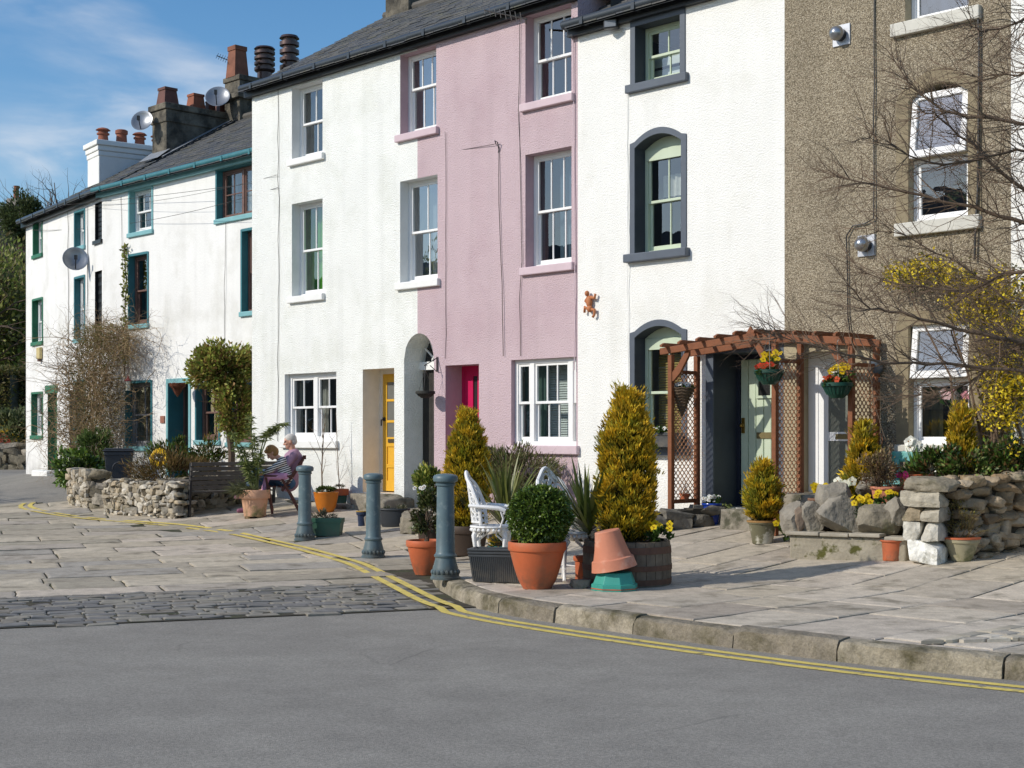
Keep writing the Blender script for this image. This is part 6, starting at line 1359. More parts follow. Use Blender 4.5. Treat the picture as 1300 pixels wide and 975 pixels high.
# ---- rockery bed: low front wall, pier, side wall, soil
cA = G(1002, 709); cB = G(1150, 713); pier = G(1180, 716); rE = G(1330, 690)
CONC = mat('rough_concrete', lin('a39a88', .85), rough=.95, var=.3, vscale=4, bump=.6, bscale=24, dist=.02, col2=lin('5d5c2c', .7), c2scale=4.5, c2lo=.54, c2hi=.62)
d = Vector((cB.x-cA.x, cB.y-cA.y)); L = d.length; t = thing('planter_wall', 'low mossy concrete retaining wall along the front of the rockery', 'wall', cA, math.atan2(d.y, d.x)); b = MB(); b.box(0, L, 0, .22, -.05, .255); obj('wall', b, CONC, t, bevel=.02)
b = MB()
for x0, x1, dz in ((-.03, .34, 0), (.35, .66, -.004), (.67, 1.0, .003), (1.05, L, -.02)): b.box(x0, x1, -.045+random.gauss(0, .008), .2, .256+dz, .295+dz)
obj('coping', b, mat('coping', lin('b3aa99', .85), rough=.9, var=.25, vscale=5, bump=.5, bscale=30), t, bevel=.01)
def mound(x, y): return None
b = MB(); bx = [(cA+Vector((.05, .1, 0))), (cB+Vector((.2, .1, 0))), rE+Vector((.1, .3, 0)), Vector((*PM.P(1330), 0)), Vector((*PM.P(1092), 0)), cA+Vector((-.0, .75, 0))]
nx = 26; vs = []
P00, P10, P11, P01 = (Vector((q.x, q.y)) for q in (bx[0]+Vector((0, .02, 0)), rE+Vector((-.25, .15, 0)), Vector((*PM.P(1400), 0)), Vector((*PM.P(1090), 0))))
for j in range(nx+1):
    for i in range(nx+1):
        u, v = i/nx, j/nx; q = (P00*(1-u)+P10*u)*(1-v)+(P01*(1-u)+P11*u)*v; vs.append((q.x, q.y, ground(q.x, q.y)+.27+.12*math.sin(PI*v)+.06*u+.05*noise.noise(Vector((q.x*2, q.y*2, 0)))))
b.v = vs; b.f = [(j*(nx+1)+i, j*(nx+1)+i+1, (j+1)*(nx+1)+i+1, (j+1)*(nx+1)+i) for j in range(nx) for i in range(nx)]; b.c = [None]*len(b.f); struct('soil_bed', b, SOIL, smooth='all')
t = thing('stone_pier', 'squared stone pier with white-painted lower blocks at the corner of the rockery', 'wall', pier, -.62)
b = MB(); z = 0; PCs = [lin('eceae2', .9), lin('c9c4b8', .9), lin('a8987e', .85), lin('b3ab9a', .85), lin('958c7a', .8)]
for i, (h_, w_, dd_, c_) in enumerate(((.235, .36, .34, 0), (.20, .36, .34, 1), (.15, .38, .36, 2), (.155, .42, .38, 3), (.14, .47, .40, 4))):
    if i in (1, 2): b.rock((-w_*.26, 0, z+h_/2), (w_*.52, dd_, h_*1.06), PCs[c_], seed=i*3+1, n=7, sq=.8, lump=.14, cuts=5, cutd=(.8, 1.1)); b.rock((w_*.25, 0, z+h_/2), (w_*.52, dd_, h_*1.06), PCs[1] if i == 1 else PCs[3], seed=i*5+2, n=7, sq=.8, lump=.14, cuts=5, cutd=(.8, 1.1))
    else: b.rock((.08*(i == 4), 0, z+h_/2), (w_, dd_, h_*1.08), PCs[c_], seed=i*7+3, n=9, sq=.8 if i < 4 else .6, lump=.13 if i < 4 else .24, cuts=6, cutd=(.8, 1.12))
    z += h_
obj('stones', b, RUB, t, smooth=True); t.location.y += .12
rubble('stone_wall', 'rugged dry stone wall of large rocks running back from the corner pier', G(1204, 709), rE, .80, .42, (.14, .34), (.065, .135), WR, hend=.95, seed=31, n=6, sq=.55, lump=.3, jut=.06, cuts=9)
rk = 'rockery stones along the low planter wall'
def fline(px): 
    a, c = (cA, cB) if px < 1150 else (cB, pier) if px < 1180 else (pier, rE); return lineY(a, c, px)
def lineY(a, c, px):
    r = (px-CX)/FPX; d = c-a; t_ = (r*a.y-a.x)/(d.x-r*d.y); return a.y+d.y*t_
def bedY(px, f): w_ = PM.P(px).y; a = fline(px); return a+(w_-a)*f
def rock_px(px, py, w, h, label, m, seed, dep=.0, **k):
    Y = fline(px)+.16+dep; S = FPX/Y; p = at(px, py, Y); k.setdefault('sq', .3); k['n'] = 14; k['cuts'] = 12; stone_thing('rock', label, 'rock', p, (w*1.12/S, min(w, h)*.8/S, h*1.1/S), m, seed, up=.40, group=rk, **k)
rock_px(1012, 674, 40, 36, 'pale lichened rock at the left end of the rockery', ROCKL, 2, sq=.3)
rock_px(1031, 674, 26, 36, 'slim upright rock second from the left in the rockery', ROCKL, 5, .02, sq=.35)
rock_px(1017, 672, 16, 26, 'small brown rounded rock at the front of the rockery', mat('rock_brown', lin('93806e', .8), rough=.9, var=.3, vscale=6, bump=.7, bscale=18, dist=.02), 6, -.06, sq=.3)
rock_px(1064, 674, 68, 47, 'largest ridged grey rock in the middle of the rockery', ROCKL, 11, .03, sq=.3, lump=.34, n=12)
rock_px(1058, 655, 42, 44, 'upright shoulder of grey rock behind the largest rock', ROCKL, 14, .12, sq=.3, lump=.3, n=12)
rock_px(1117, 675, 56, 36, 'squarish olive-grey rock below the terracotta pot', ROCK, 17, .03, sq=.5, lump=.2, n=10, tilt=.1)
rock_px(1140, 664, 30, 30, 'slanting rock wedged against the corner pier', ROCKL, 19, .05, sq=.45, tilt=.6)
rock_px(1101, 632, 36, 26, 'rounded pale rock behind the rockery flowers', ROCKL, 23, .6, sq=.3)
rock_px(1148, 648, 26, 16, 'small white-topped rock beside the pier', ROCKL, 29, .2, sq=.4)
def bed(px, py, f): Y = bedY(px, f); p = at(px, py, Y); p.z = ground(p.x, p.y)+.42; return p
def daffs(name, label, p, n, h, cols=((.88, .87, .72),), R=.14):
    t = thing(name, label, 'flowers', p); blades('leaves', n*4, h, .016, [lin(q, .8) for q in ('5d8040', '43652c', '7a9a52')], t, (0, 0, 0), droop=.25, spread=.5)
    b = MB(); tops = []
    for k in range(n): a = random.random()*6; r = random.random()*R; e = Vector((r*math.cos(a), r*.6*math.sin(a), h*random.uniform(.8, 1.1))); b.tube([(e.x*.3, e.y*.3, 0), e*.6+Vector((0, 0, .05)), e], .004, 4); tops.append(e)
    obj('stems', b, mat('daffodil_stem', lin('6f9448', .8), var=.15), t)
    for e in tops: pansies(t, e, 1, .005, cols, green=False, stem=.0, size=.075, name='blossom')
    return t
t = daffs('daffodils', 'clump of pale daffodils between the rocks left of the tall golden conifer', bed(1068, 640, .42), 7, .30)
p = bed(1040, 640, .42); t = thing('potted_flowers', 'yellow primulas in a brown pan on the rocks', 'potted plant', p); pot_part(t, .12, .13, .1, mat('brown_clay', (0, 0, 0))); pansies(t, (0, -.02, .12), 12, .12, stem=.1, size=.06)
t = thing('flower_clump', 'yellow flowers spilling between the two big rockery rocks', 'flowers', bed(1092, 650, .2)); pansies(t, (0, -.1, .0), 14, .13, stem=.16, size=.05); shrub('foliage', 300, (.13, .09, .14), (0, -.08, -.02), GR1, t, ln=.05, wd=.03, ncl=8)
t = thing('flower_clump', 'yellow flowers at the foot of the terracotta pot on the rockery', 'flowers', bed(1124, 640, .2)); pansies(t, (0, -.08, .12), 9, .12, stem=.1, size=.045)
p = bed(1097, 622, .6); p.z -= .12; t = thing('conifer', 'narrow golden conifer in front of the right end of the pergola', 'tree', p); golden_conifer(t, .98, .17, 0, 11000, [(0, .75), (.2, 1), (.5, .9), (.75, .62), (.92, .3), (1, .04)], ln=.065, seed=5)
p = at(1124, 641, bedY(1124, .32)); t = thing('potted_shrub', 'wide terracotta pot of brown-leaved shrub standing on the rockery', 'potted plant', p); pot_part(t, .20, .165, .12, T_S, rimh=.2)
shrub('foliage', 1500, (.26, .2, .22), (-.06, 0, .36), [lin(h, .8) for h in ('7d5a48', '8f7a55', '5d4a36', '9a8a62')], t, ln=.04, wd=.016, ncl=16); b = MB(); twigs(b, 26, lambda i: (random.uniform(-.1, .1), random.uniform(-.1, .1), .15), .38, .005, up=1.0, spread=.7, fork=1); obj('stems', b, TWIG, t); pansies(t, (.14, -.1, .2), 3, .06, ((.55, .04, .18),), green=False, size=.05, name='pink_flowers')
p = at(1163, 627, bedY(1163, .5)); t = thing('potted_flowers', 'square terracotta pot of white daffodils in front of the green bench', 'potted plant', p); b = MB(); b.box(-.14, .14, -.14, .14, 0, .2); b.box(-.155, .155, -.155, .155, .17, .215); obj('pot', b, T_O, t, bevel=.008)
blades('leaves', 60, .36, .016, [lin(q, .85) for q in ('5d8a3a', '43702c', '86a552')], t, (0, 0, .2), droop=.25, spread=.45)
for k in range(9): pansies(t, (random.uniform(-.12, .12), -.02, .2+random.uniform(.27, .38)), 1, .005, ((.9, .89, .8),), green=False, stem=0, size=.08, name='blossom')
p = G(1132.5, 711.5); t = thing('flower_pot', 'small plain orange terracotta pot standing against the stone pier', 'flower pot', p); pot_part(t, .215, .125, .095, T_O, rimh=.12)
p = G(1221, 712); t = thing('potted_shrub', 'pale painted pot with an orange rim and a straggly dry shrub before the stone wall', 'potted plant', p); pot_part(t, .24, .18, .095, mat('painted_pot', lin('a9a184', .85), rough=.8, var=.2, vscale=5, col2=lin('767652', .8), c2scale=4, c2lo=.5, c2hi=.62), rimh=.25, bowl=.4)
b = MB(); b.lathe([(.176, .222), (.190, .226), (.190, .242), (.15, .242)], 30); obj('rim', b, T_O, t, smooth=True); b = MB(); twigs(b, 24, lambda i: (random.uniform(-.06, .06), random.uniform(-.06, .06), .2), .42, .006, up=1.0, spread=.6, fork=1); obj('stems', b, mat('olive_twig', lin('6e6440', .8), var=.3), t)
shrub('foliage', 420, (.21, .18, .2), (0, 0, .45), [lin(h, .8) for h in ('8a8240', '6d6a34', 'a08a5a')], t, ln=.03, wd=.012, ncl=14)
# hedge of mixed shrubs behind the stone wall
k = 0
for (px, dY, r, hh, lab) in ((1190, .55, (.36, .34, .28), .42, 'dark green shrub at the left of the group behind the stone wall'), (1232, .45, (.4, .4, .3), .42, 'glossy mixed shrub in the middle of the group behind the stone wall'), (1276, .42, (.42, .42, .32), .44, 'reddish green shrub near the right edge behind the stone wall'), (1325, .42, (.45, .42, .34), .46, 'green shrub cut by the right edge of the view')):
    Y = bedY(px, dY); p = at(px, 640, Y); p.z = ground(p.x, p.y)+.42; t = plant('shrub', lab, p, group='shrubs behind the rockery wall')
    shrub('foliage', 3000, r, (0, 0, hh), GR1+[lin('7d5a3a', .8), lin('8f9a5a', .8)][:1+k % 2], t, ln=.055, wd=.026, ncl=26, csize=.33, m=WAXY); b = MB(); twigs(b, 16, lambda i: (random.uniform(-.2, .2), 0, 0), .6, .008, up=1.2, spread=.6, fork=1); obj('stems', b, TWIG, t); k += 1
p = at(1219, 592, bedY(1219, .68)); p.z = ground(p.x, p.y)+.32; t = thing('conifer', 'golden conifer in front of the lower white window', 'tree', p); golden_conifer(t, 1.12, .2, 0, 11000, [(0, .8), (.25, 1), (.5, .8), (.75, .5), (.92, .25), (1, .03)], ln=.06, seed=9)
Y = bedY(1132, .8); p = at(1132, 585, Y); b = MB(); t = thing('bench', 'green painted bench under the lower white window', 'bench', Vector((p.x, p.y, ground(p.x, p.y)+.3)), -.62); h0 = p.z-t.location.z
GB = mat('bench_green', lin('2fae8a', .85), rough=.5, var=.1, vscale=5, col2=lin('7fc0bd', .85), c2scale=1.2, c2lo=.42, c2hi=.5)
b.box(0, 1.1, -.02, .02, h0-.01, h0+.11); obj('backrest', b, GB, t, bevel=.03, seg=4); b = MB(); b.box(.05, 1.05, -.4, -.02, .34, .38); obj('seat', b, GB, t, bevel=.006)
for x in (.08, 1.0):
    b = MB(); b.box(x-.025, x+.025, -.06, -.02, 0, h0+.02); obj('leg', b, GB, t); b = MB(); b.box(x-.025, x+.025, -.4, -.35, 0, .34); obj('leg', b, GB, t)
# vase in the window
q = Gh.world(*( (GWQ[0]+GWQ[1])/2+.12, .36, GWQ[2]+.05)); t = thing('flower_vase', 'white vase of artificial flowers on the sill inside the lower white window', 'vase', q); b = MB(); b.lathe([(.01, 0), (.07, 0), (.085, .06), (.1, .16), (.07, .26), (.085, .3), (.06, .3), (.01, .2)], 20); obj('vase', b, WSTONE, t, smooth=True)
shrub('leaves', 120, (.26, .15, .16), (0, 0, .42), GR1, t, ln=.1, wd=.04, ncl=8); pansies(t, (-.02, -.08, .35), 16, .26, ((.8, .35, .42), (.85, .8, .76), (.75, .3, .16), (.85, .6, .6)), green=False, stem=.16, size=.08, name='blossoms')
# downpipe with hopper
w = Gh.world(Gh.s(1117.5), -.09, 0); top = EYE-(458-HY)/FPX*w.y; w = Vector((w.x, w.y, base(w.x, w.y))); t = thing('downpipe', 'grey downpipe with a hopper head right of the pergola', 'pipe', w); PIPE = mat('pipe_grey', lin('5d6874', .8), rough=.5, var=.12)
b = MB(); hz = top-w.z; b.lathe([(.04, hz-.16), (.075, hz-.12), (.085, hz-.1), (.085, hz), (.07, hz), (.01, hz-.02)], 16); obj('hopper', b, PIPE, t, smooth=True); b = MB(); b.tube([(0, 0, hz-.14), (.01, 0, hz-.9), (.06, -.01, 0)], .036, 10); obj('pipe', b, PIPE, t, smooth='all'); b = MB()
for z in (.5, 1.1, hz-.25): b.lathe([(.04, z), (.046, z), (.046, z+.05), (.04, z+.05)], 12, (.03*(1-z/hz), 0, 0))
obj('collar', b, PIPE, t)
# ---- pergola across the sage and white doors
def pw(px, u): q = PM.P(px); return Vector((q.x-PM.n.x*u, q.y-PM.n.y*u, 0))
def post_at(px, u):                  # foot of a post standing u in front of the wall and seen at pixel column px
    s = PM.S(px)
    for _ in range(40):
        q = PM.o+PM.e*s-PM.n*u; s += ((px-CX)/FPX*q.y-q.x)*.9
    return s
s852, s982, s1081 = post_at(852, .62), post_at(984, .62), post_at(1081, .62); s958 = post_at(958, .62)
org = PM.o+PM.e*s852; z0p = base(org.x, org.y)+.02; t = thing('pergola', 'cedar-stained timber pergola with lattice panels across the two right-hand doors', 'pergola', (org.x, org.y, z0p), ANG)
def zpx(py, s, u): q = PM.o+PM.e*s-PM.n*u; return EYE-(py-HY)/FPX*q.y-z0p
zb0 = zpx(449, s852, .62); zpk = zpx(431, s958, .62); zb1 = zpx(437, s1081, .62); sr = s1081-s852; sp = s958-s852; sm = s982-s852
zl = lambda s: np.interp(s, [-.1, sp, sr+.1], [zb0-.0, zpk, zb1])
hs = lambda s: ground(*(PM.o+PM.e*(s+s852)-PM.n*.4))-z0p
for s in (0, sm, sr):
    for u in (.62, .10):
        b = MB(); b.box(s-.032, s+.032, -u-.032, -u+.032, hs(s)-.02, zl(s)-.02); obj('post', b, CEDAR, t, bevel=.006)
for u in (.66, .08):
    for a, b_ in ((-.14, sp), (sp, sr+.04)):
        b = MB(); b.bar((a, -u, zl(a)+.03), (b_, -u, zl(b_)+.03), .04, .085); obj('beam', b, CEDAR, t, bevel=.006)
s = -.02
while s < sr+.06:
    b = MB(); b.prism([(-.80, .072), (-.80, .098), (-.74, .125), (.0, .125), (.0, .072)], -.02, .02, M=Matrix.Translation((s, 0, zl(s))) @ Matrix.Rotation(PI/2, 4, 'Z') @ Matrix.Translation((0.0, 0, 0))); obj('rafter', b, CEDAR, t, bevel=.004); s += .285
b = MB(); b.prism([(0, -.09), (.075, 0), (0, .11), (-.075, 0)], -.71, -.685, M=Matrix.Translation((sp, 0, zl(sp)+.05))); obj('diamond', b, CEDAR, t)
for s, dr in ((0, 1), (sr, -1), (sm, -1)):
    b = MB(); b.prism([(0, -.34), (.045, -.36), (.13*1.2, -.26), (.30, -.04), (.30, .02), (.25, .02), (.12, -.16), (0, -.28)][::1], -.64, -.60, M=Matrix.Translation((s, 0, zl(s))) @ Matrix.Scale(dr, 4, (1, 0, 0))); obj('brace', b, CEDAR, t)
for s, lo in ((0, .34), (sm, .1), (sr, .2)):
    b = MB(); zt_ = zl(s)-.26; z0_ = hs(s)+lo; y0_, y1_ = -.59, -.13; W_l = y1_-y0_
    for k in range(int((zt_-z0_+W_l)/.082)+1):
        c = z0_-W_l+k*.082
        for sg, off in ((1, .005), (-1, -.005)):
            pts_ = []
            ya, yb = 0, W_l; za, zb = c, c+W_l
            if za < z0_: ya += z0_-za; za = z0_
            if zb > zt_: yb -= zb-zt_; zb = zt_
            if yb-ya > .02:
                A1 = (s+off, (y0_+ya) if sg > 0 else (y1_-ya), za); B1 = (s+off, (y0_+yb) if sg > 0 else (y1_-yb), zb); b.bar(A1, B1, .007, .011, up=(1, 0, 0))
    obj('lattice', b, CEDAR2, t)
    for za_, zb_ in ((z0_-.05, z0_), (zt_, zt_+.045)): b = MB(); b.box(s-.02, s+.02, y0_, y1_, za_, zb_); obj('rail', b, CEDAR, t)
def pg(s, u, z): q = PM.o+PM.e*(s+s852)-PM.n*u; return Vector((q.x, q.y, z0p+z))
YF = ((.85, .62, .02), (.82, .55, .02)); RF = ((.62, .05, .02), (.7, .1, .03))
def at_pg(px, py, u): s = post_at(px, u); q = PM.o+PM.e*s-PM.n*u; return at(px, py, q.y)
p = at_pg(866, 493, .45); hang_basket('hanging_basket', 'wicker cone basket of white flowers hanging at the left end of the pergola', p, 'cone', .155, .36, .42, mat('wicker', lin('6b5a48', .8), rough=.9, var=.35, vscale=30, bump=1, bscale=90), [(((0, 0, -.03), 16, .13, ((.85, .85, .83),)), dict(stem=.06, size=.045, name='white_flowers'))], 'pergola hanging baskets')
for px, py, lab in ((976.5, 470, 'dark green hanging basket of red and yellow flowers before the sage door'), (1063, 486.5, 'dark green hanging basket of yellow flowers before the white glazed door')):
    p = at_pg(px, py, .85 if px < 1000 else .8); hang_basket('hanging_basket', lab, p, 'bowl', .165, .17, .42, mat('dark_green_plastic', lin('1a4c3f', .75), rough=.45, var=.1), [(((-.05, -.05, -.03), 9, .11, RF), dict(stem=.07, size=.055, name='red_flowers')), (((.03, 0, .0), 11, .14, YF), dict(stem=.15, size=.055, name='yellow_flowers'))], 'pergola hanging baskets')
# hook on the right post
q = pg(sr+.03, .1, zl(sr)-1.05); b = MB(); b.tube([(0, 0, 0), (0, -.04, .03), (.01, -.09, .02), (.02, -.1, -.05), (.01, -.07, -.14), (0, -.02, -.17), (0, .0, -.13)], .008, 6); o = obj('basket_hook', b, mat('rust_hook', lin('a5765a', .8), rough=.6)); o.location = q; tag(o, 'curled rusty basket hook on the right-hand pergola post', 'hook')
# window box
q = F.rect(834, 872, 552, 568); w0 = F.world(q[0], -.10, q[2]+.005); t = thing('window_box', 'black window box with white flowers on the slate grey sill', 'window box', w0, ANG); b = MB(); b.box(0, q[1]-q[0], -.16, .0, 0, .19); b.box(-.012, q[1]-q[0]+.012, -.172, .012, .15, .192); obj('box', b, BPL, t, bevel=.006); pansies(t, ((q[1]-q[0])*.35, -.08, .18), 16, .17, ((.86, .87, .84),), stem=.05, size=.04, name='white_flowers')
# ---- forsythia on the wall
def s_u(px, u): s = post_at(px, u); q = PM.o+PM.e*s-PM.n*u; return q
p = s_u(1275, .35); p = Vector((p.x, p.y, base(p.x, p.y)+.2)); t = thing('forsythia', 'yellow-flowering climbing shrub on the pebbledashed wall', 'shrub', p); b = MB(); Q = []
def wp(px, py, u): q = s_u(px, u); return at(px, py, q.y)-p
def blob(px, py, rx, ry, n):
    for i in range(n):
        a = random.random()*2*PI; r = math.sqrt(random.random()); Q.append(wp(px+rx*r*math.cos(a), py+ry*r*math.sin(a), random.uniform(.08, .55)))
for bb in ((1150, 348, 24, 13, 150), (1185, 342, 30, 16, 200), (1215, 365, 25, 25, 130), (1135, 356, 12, 6, 30), (1245, 375, 35, 22, 220), (1235, 395, 30, 22, 160), (1275, 360, 25, 20, 120), (1270, 410, 24, 30, 180), (1268, 470, 26, 42, 560), (1285, 500, 18, 45, 420), (1262, 520, 20, 25, 200), (1295, 450, 20, 40, 260), (1286, 575, 6, 14, 30), (1305, 400, 20, 60, 200)): blob(*bb)
tips = np.array([tuple(v) for v in Q]); n = int(len(tips)*1.7); i = rng.integers(0, len(tips), n); P_ = tips[i]+rng.normal(0, .035, (n, 3))
quads_obj('blossom', leaf_quads(P_, rdir(n), .047, .026), pal(n, [(.85, .64, .03), (.9, .72, .06), (.66, .5, .03)], .12), PETAL, t)
n = 2200; i = rng.integers(0, len(tips), n); P_ = tips[i]+rng.normal(0, .05, (n, 3)); quads_obj('leaves', leaf_quads(P_, rdir(n), .06, .03), pal(n, [lin(h, .8) for h in ('6d6a2a', '8a7a34', '4d5a24')]), LEAF, t)
for (px0, py0, px1, py1) in ((1262, 640, 1190, 345), (1270, 640, 1240, 380), (1278, 640, 1270, 400), (1285, 640, 1290, 430), (1258, 640, 1140, 350), (1268, 640, 1262, 520), (1250, 620, 1246, 440)):
    a_, c_ = wp(px0, py0, .2), wp(px1, py1, .3); b.tube([a_.lerp(c_, k/6)+Vector((random.gauss(0, .05), random.gauss(0, .05), .12*math.sin(PI*k/6))) for k in range(7)], [.02, .018, .016, .013, .011, .008, .005], 5)
for i in range(420): q = Vector(tips[random.randrange(len(tips))]); walk(b, q, Vector((random.gauss(-.3, .7), random.gauss(0, .4), random.gauss(.1, .6))).normalized(), .4, .005, 5, .3, None, 3, 0)
obj('stems', b, TWIG, t)
# ---- bare tree at the right edge
TY = 13.6; p = Vector((6.35, TY, ground(6.35, TY))); t = thing('bare_tree', 'leafless tree reaching in from the right edge over the pebbledashed house', 'tree', p); b = MB(); random.seed(5)
hub = [at(1560, 560, TY)-p, at(1500, 420, TY)-p, at(1460, 300, TY)-p, at(1440, 180, TY)-p, at(1450, 40, TY)-p]
b.tube([Vector((0, 0, -.1)), Vector((0, 0, .6))]+hub, [.2, .17, .13, .12, .10, .08, .05], 10); bt = MB()
LIMBS = [([(1450, 60), (1380, 30), (1320, 12), (1285, 30), (1245, 40), (1225, 30)], .028, -.5), ([(1440, 180), (1370, 165), (1300, 156), (1229, 147), (1186, 132), (1160, 113), (1135, 77)], .032, .2),
         ([(1450, 250), (1380, 260), (1300, 241), (1263, 215), (1235, 185), (1191, 149), (1170, 140)], .034, -.2), ([(1470, 330), (1380, 310), (1300, 283), (1255, 269), (1195, 256), (1130, 240), (1078, 228), (1060, 224)], .036, .5),
         ([(1480, 370), (1390, 350), (1300, 345), (1271, 350), (1221, 371), (1169, 366), (1120, 355), (1085, 335)], .03, .9), ([(1500, 430), (1400, 445), (1300, 437), (1268, 429), (1216, 416), (1143, 400), (1106, 392), (1080, 365)], .04, -.3),
         ([(1510, 450), (1400, 450), (1320, 435), (1280, 447), (1235, 484), (1190, 500), (1154, 503)], .026, .3), ([(1510, 470), (1380, 480), (1280, 470), (1200, 462), (1140, 461), (1088, 454), (1046, 441), (993, 430), (975, 428)], .026, -.6),
         ([(1450, 120), (1390, 100), (1330, 80), (1290, 95), (1250, 100), (1215, 90)], .024, .6), ([(1440, 200), (1400, 210), (1340, 200), (1290, 190), (1240, 205), (1180, 210), (1140, 190), (1105, 175)], .026, -.8), ([(1490, 400), (1420, 400), (1340, 390), (1280, 380), (1210, 330), (1150, 300), (1100, 290)], .026, 1.1)]
for pl, r0, dy in LIMBS:
    m = len(pl); pts_ = []
    for k, (a, c) in enumerate(pl): pts_.append(at(a, c, TY+dy*k/(m-1)+random.gauss(0, .04))-p)
    dn = []
    for k in range(m-1): dn += [pts_[k].lerp(pts_[k+1], j/3)+Vector((random.gauss(0, .01), random.gauss(0, .02), random.gauss(0, .01))) for j in range(3)]
    dn.append(pts_[-1]); M_n = len(dn); b.tube(dn, [.78*r0*(1-.84*k/(M_n-1)) for k in range(M_n)], 7)
    for k in range(4, M_n):
        for rep in range(4):
            d = (dn[k]-dn[k-1]).normalized(); f = k/M_n; sd = (d*.75+Vector((random.gauss(-.1, .4), random.gauss(0, .5), random.gauss(.08, .65)))).normalized()
            walk(bt, dn[k], sd, random.uniform(.4, .95)*(1.1-.5*f), .0072*(1-.4*f), 6, .26, None, 3, 2, Vector((-.25, 0, .1)))
obj('limbs', b, BARK, t, smooth='all'); obj('twigs', bt, TWIG, t)
# ------------------------------------------------------------------ roof fixtures, cables, small things on walls
A, B, C, D, Eh, F, Gh = HOUSE
random.seed(77)
def dish(label, p, aim, r, arm, grp='satellite dishes'):
    """aim: direction the dish looks; arm: offset from the dish to its wall bracket"""
    t = thing('satellite_dish', label, 'satellite dish', p, 0, grp); M = Vector(aim).normalized().to_track_quat('Z', 'Y').to_matrix()
    b = MB(); pr = [(.01, 0)]+[(r*k/6, .18*r*(k/6)**2*1.6) for k in range(1, 7)]+[(r+.012, .29*r), (r, .27*r)]+[(r*k/6, .18*r*(k/6)**2*1.6-.012) for k in range(5, 0, -1)]+[(.01, -.012)]
    b.lathe(pr, 28, (0, 0, 0), M); obj('dish', b, mat('dish_grey', lin('a9adb3', .7), rough=.35, metal=.5, var=.1), t, smooth=True)
    b = MB(); f = M @ Vector((0, -.2*r, r*1.05)); b.tube([M @ Vector((0, -r*.9, .2*r)), f], .012, 6); b.box(-.03, .03, -.03, .03, -.05, .05, M=Matrix.Translation(f)); obj('receiver', b, BLACKP, t)
    b = MB(); b.tube([M @ Vector((0, 0, -.02)), Vector(arm)*.6+Vector((0, 0, .05)), Vector(arm)], .018, 6); b.box(-.06, .06, -.06, .06, -.06, .06, M=Matrix.Translation(Vector(arm))); obj('bracket', b, BLACKP, t)
q = P1.P(104); Yd = q.y-.45; dish('mesh satellite dish on the white wall between the teal and black windows', at(95.5, 330, Yd), (.35, -1, .3), .265, (.30, .32, 0))
cp = C.world(place_chim(C, 193, 1.4), 1.4, 0); dish('grey satellite dish on the left side of the dark stone chimney', at(181.5, 155, cp.y-.25), (-.15, -1, .35), .24, (.28, .25, 0))
cp = C.world(place_chim(C, 285, 2.95), 2.95, 0); dish('satellite dish between the two dark chimneys', at(277, 125, cp.y-.35), (.0, -1, .5), .27, (.3, .3, -.08))
def aerial(label, p, d, L, n, m=BLACKP, mast=None):
    t = thing('tv_aerial', label, 'aerial', p, 0, 'roof aerials'); d = Vector(d).normalized(); b = MB(); b.tube([(0, 0, 0), d*L], .011, 5); s = d.cross(Vector((0, 0, 1))).normalized()
    obj('boom', b, m, t); b = MB()
    for k in range(n): c = d*L*(.12+.86*k/(n-1)); w_ = .17-.05*k/n; u = s*.75+Vector((0, 0, .66)); b.tube([c-u*w_, c+u*w_], .006, 4)
    obj('elements', b, m, t)
    if mast: b = MB(); b.tube([(0, 0, 0), mast], .016, 6); obj('mast', b, m, t)
aerial('black TV aerial pointing left from the chimney with the cowls', at(306, 83, cp.y-.1), (-1, .1, .42), .62, 10, mast=(0, .02, -.75))
pg_ = PM.P(668); aerial('old TV aerial clipped under the gutter of the pink house', at(668, 24, pg_.y-.35), (-1, -.1, .18), .62, 8, mat('aerial_grey', lin('77716a', .7), rough=.5, metal=.4), mast=(.0, .3, .02))
# cables clipped to the fronts
cable('wall_cable', D, [(354, 98), (355, 330), (353, 560)], .008, 'thin grey cable running down the left of the tall white house')
cable('wall_cable', Eh, [(634, 186), (637, 330), (641, 452)], .009, 'dark cable down the middle of the pink wall below the wire bracket')
cable('wall_cable', Eh, [(661, 30), (660, 180), (664, 330), (660, 380), (662, 452)], .008, 'cable running past the left edges of the pink house windows')
cable('wall_cable', Eh, [(567, 168), (567, 330), (566, 455)], .006, 'faint cable line on the left part of the pink wall')
cable('wall_cable', Eh, [(729, 20), (731, 300), (731.5, 470)], .012, 'thin pale pipe on the boundary of the pink and white houses', m=PSTONE)
cable('wall_cable', F, [(797, 110), (798, 300), (799, 500)], .007, 'pale cable left of the slate grey window surrounds', m=WSTONE)
cable('wall_cable', Gh, [(1111, -60), (1111, 150), (1111, 278), (1100, 284), (1084, 287), (1077, 300), (1078, 400), (1084, 440)], .014, 'dark cable down the pebbledash that jogs left above the lower vent', m=BLACKP)
cable('wall_cable', Gh, [(1111.5, 278), (1111.5, 330)], .008, 'short end of the cable below its bend on the pebbledash', m=BLACKP)
cable('wall_cable', Gh, [(1245, 10), (1244, 150), (1240, 330)], .022, 'dark pipe near the right end of the pebbledashed house', m=BLACKP)
cable('wall_cable', C, [(154, 250), (157, 330), (158, 400)], .007, 'thin cable beside the white-sashed window of the wide cottage')
cable('wall_cable', C, [(288, 282), (287, 340), (286, 440)], .007, 'thin cable beside the far right window of the wide cottage')
cable('wall_cable', B, [(112, 262), (112.5, 350), (112, 440), (112, 520)], .012, 'dark cable down the wall past the satellite dish', m=BLACKP)
cable('wall_cable', A, [(87.5, 270), (88, 400), (88, 500)], .010, 'grey downpipe line between green and teal windows')
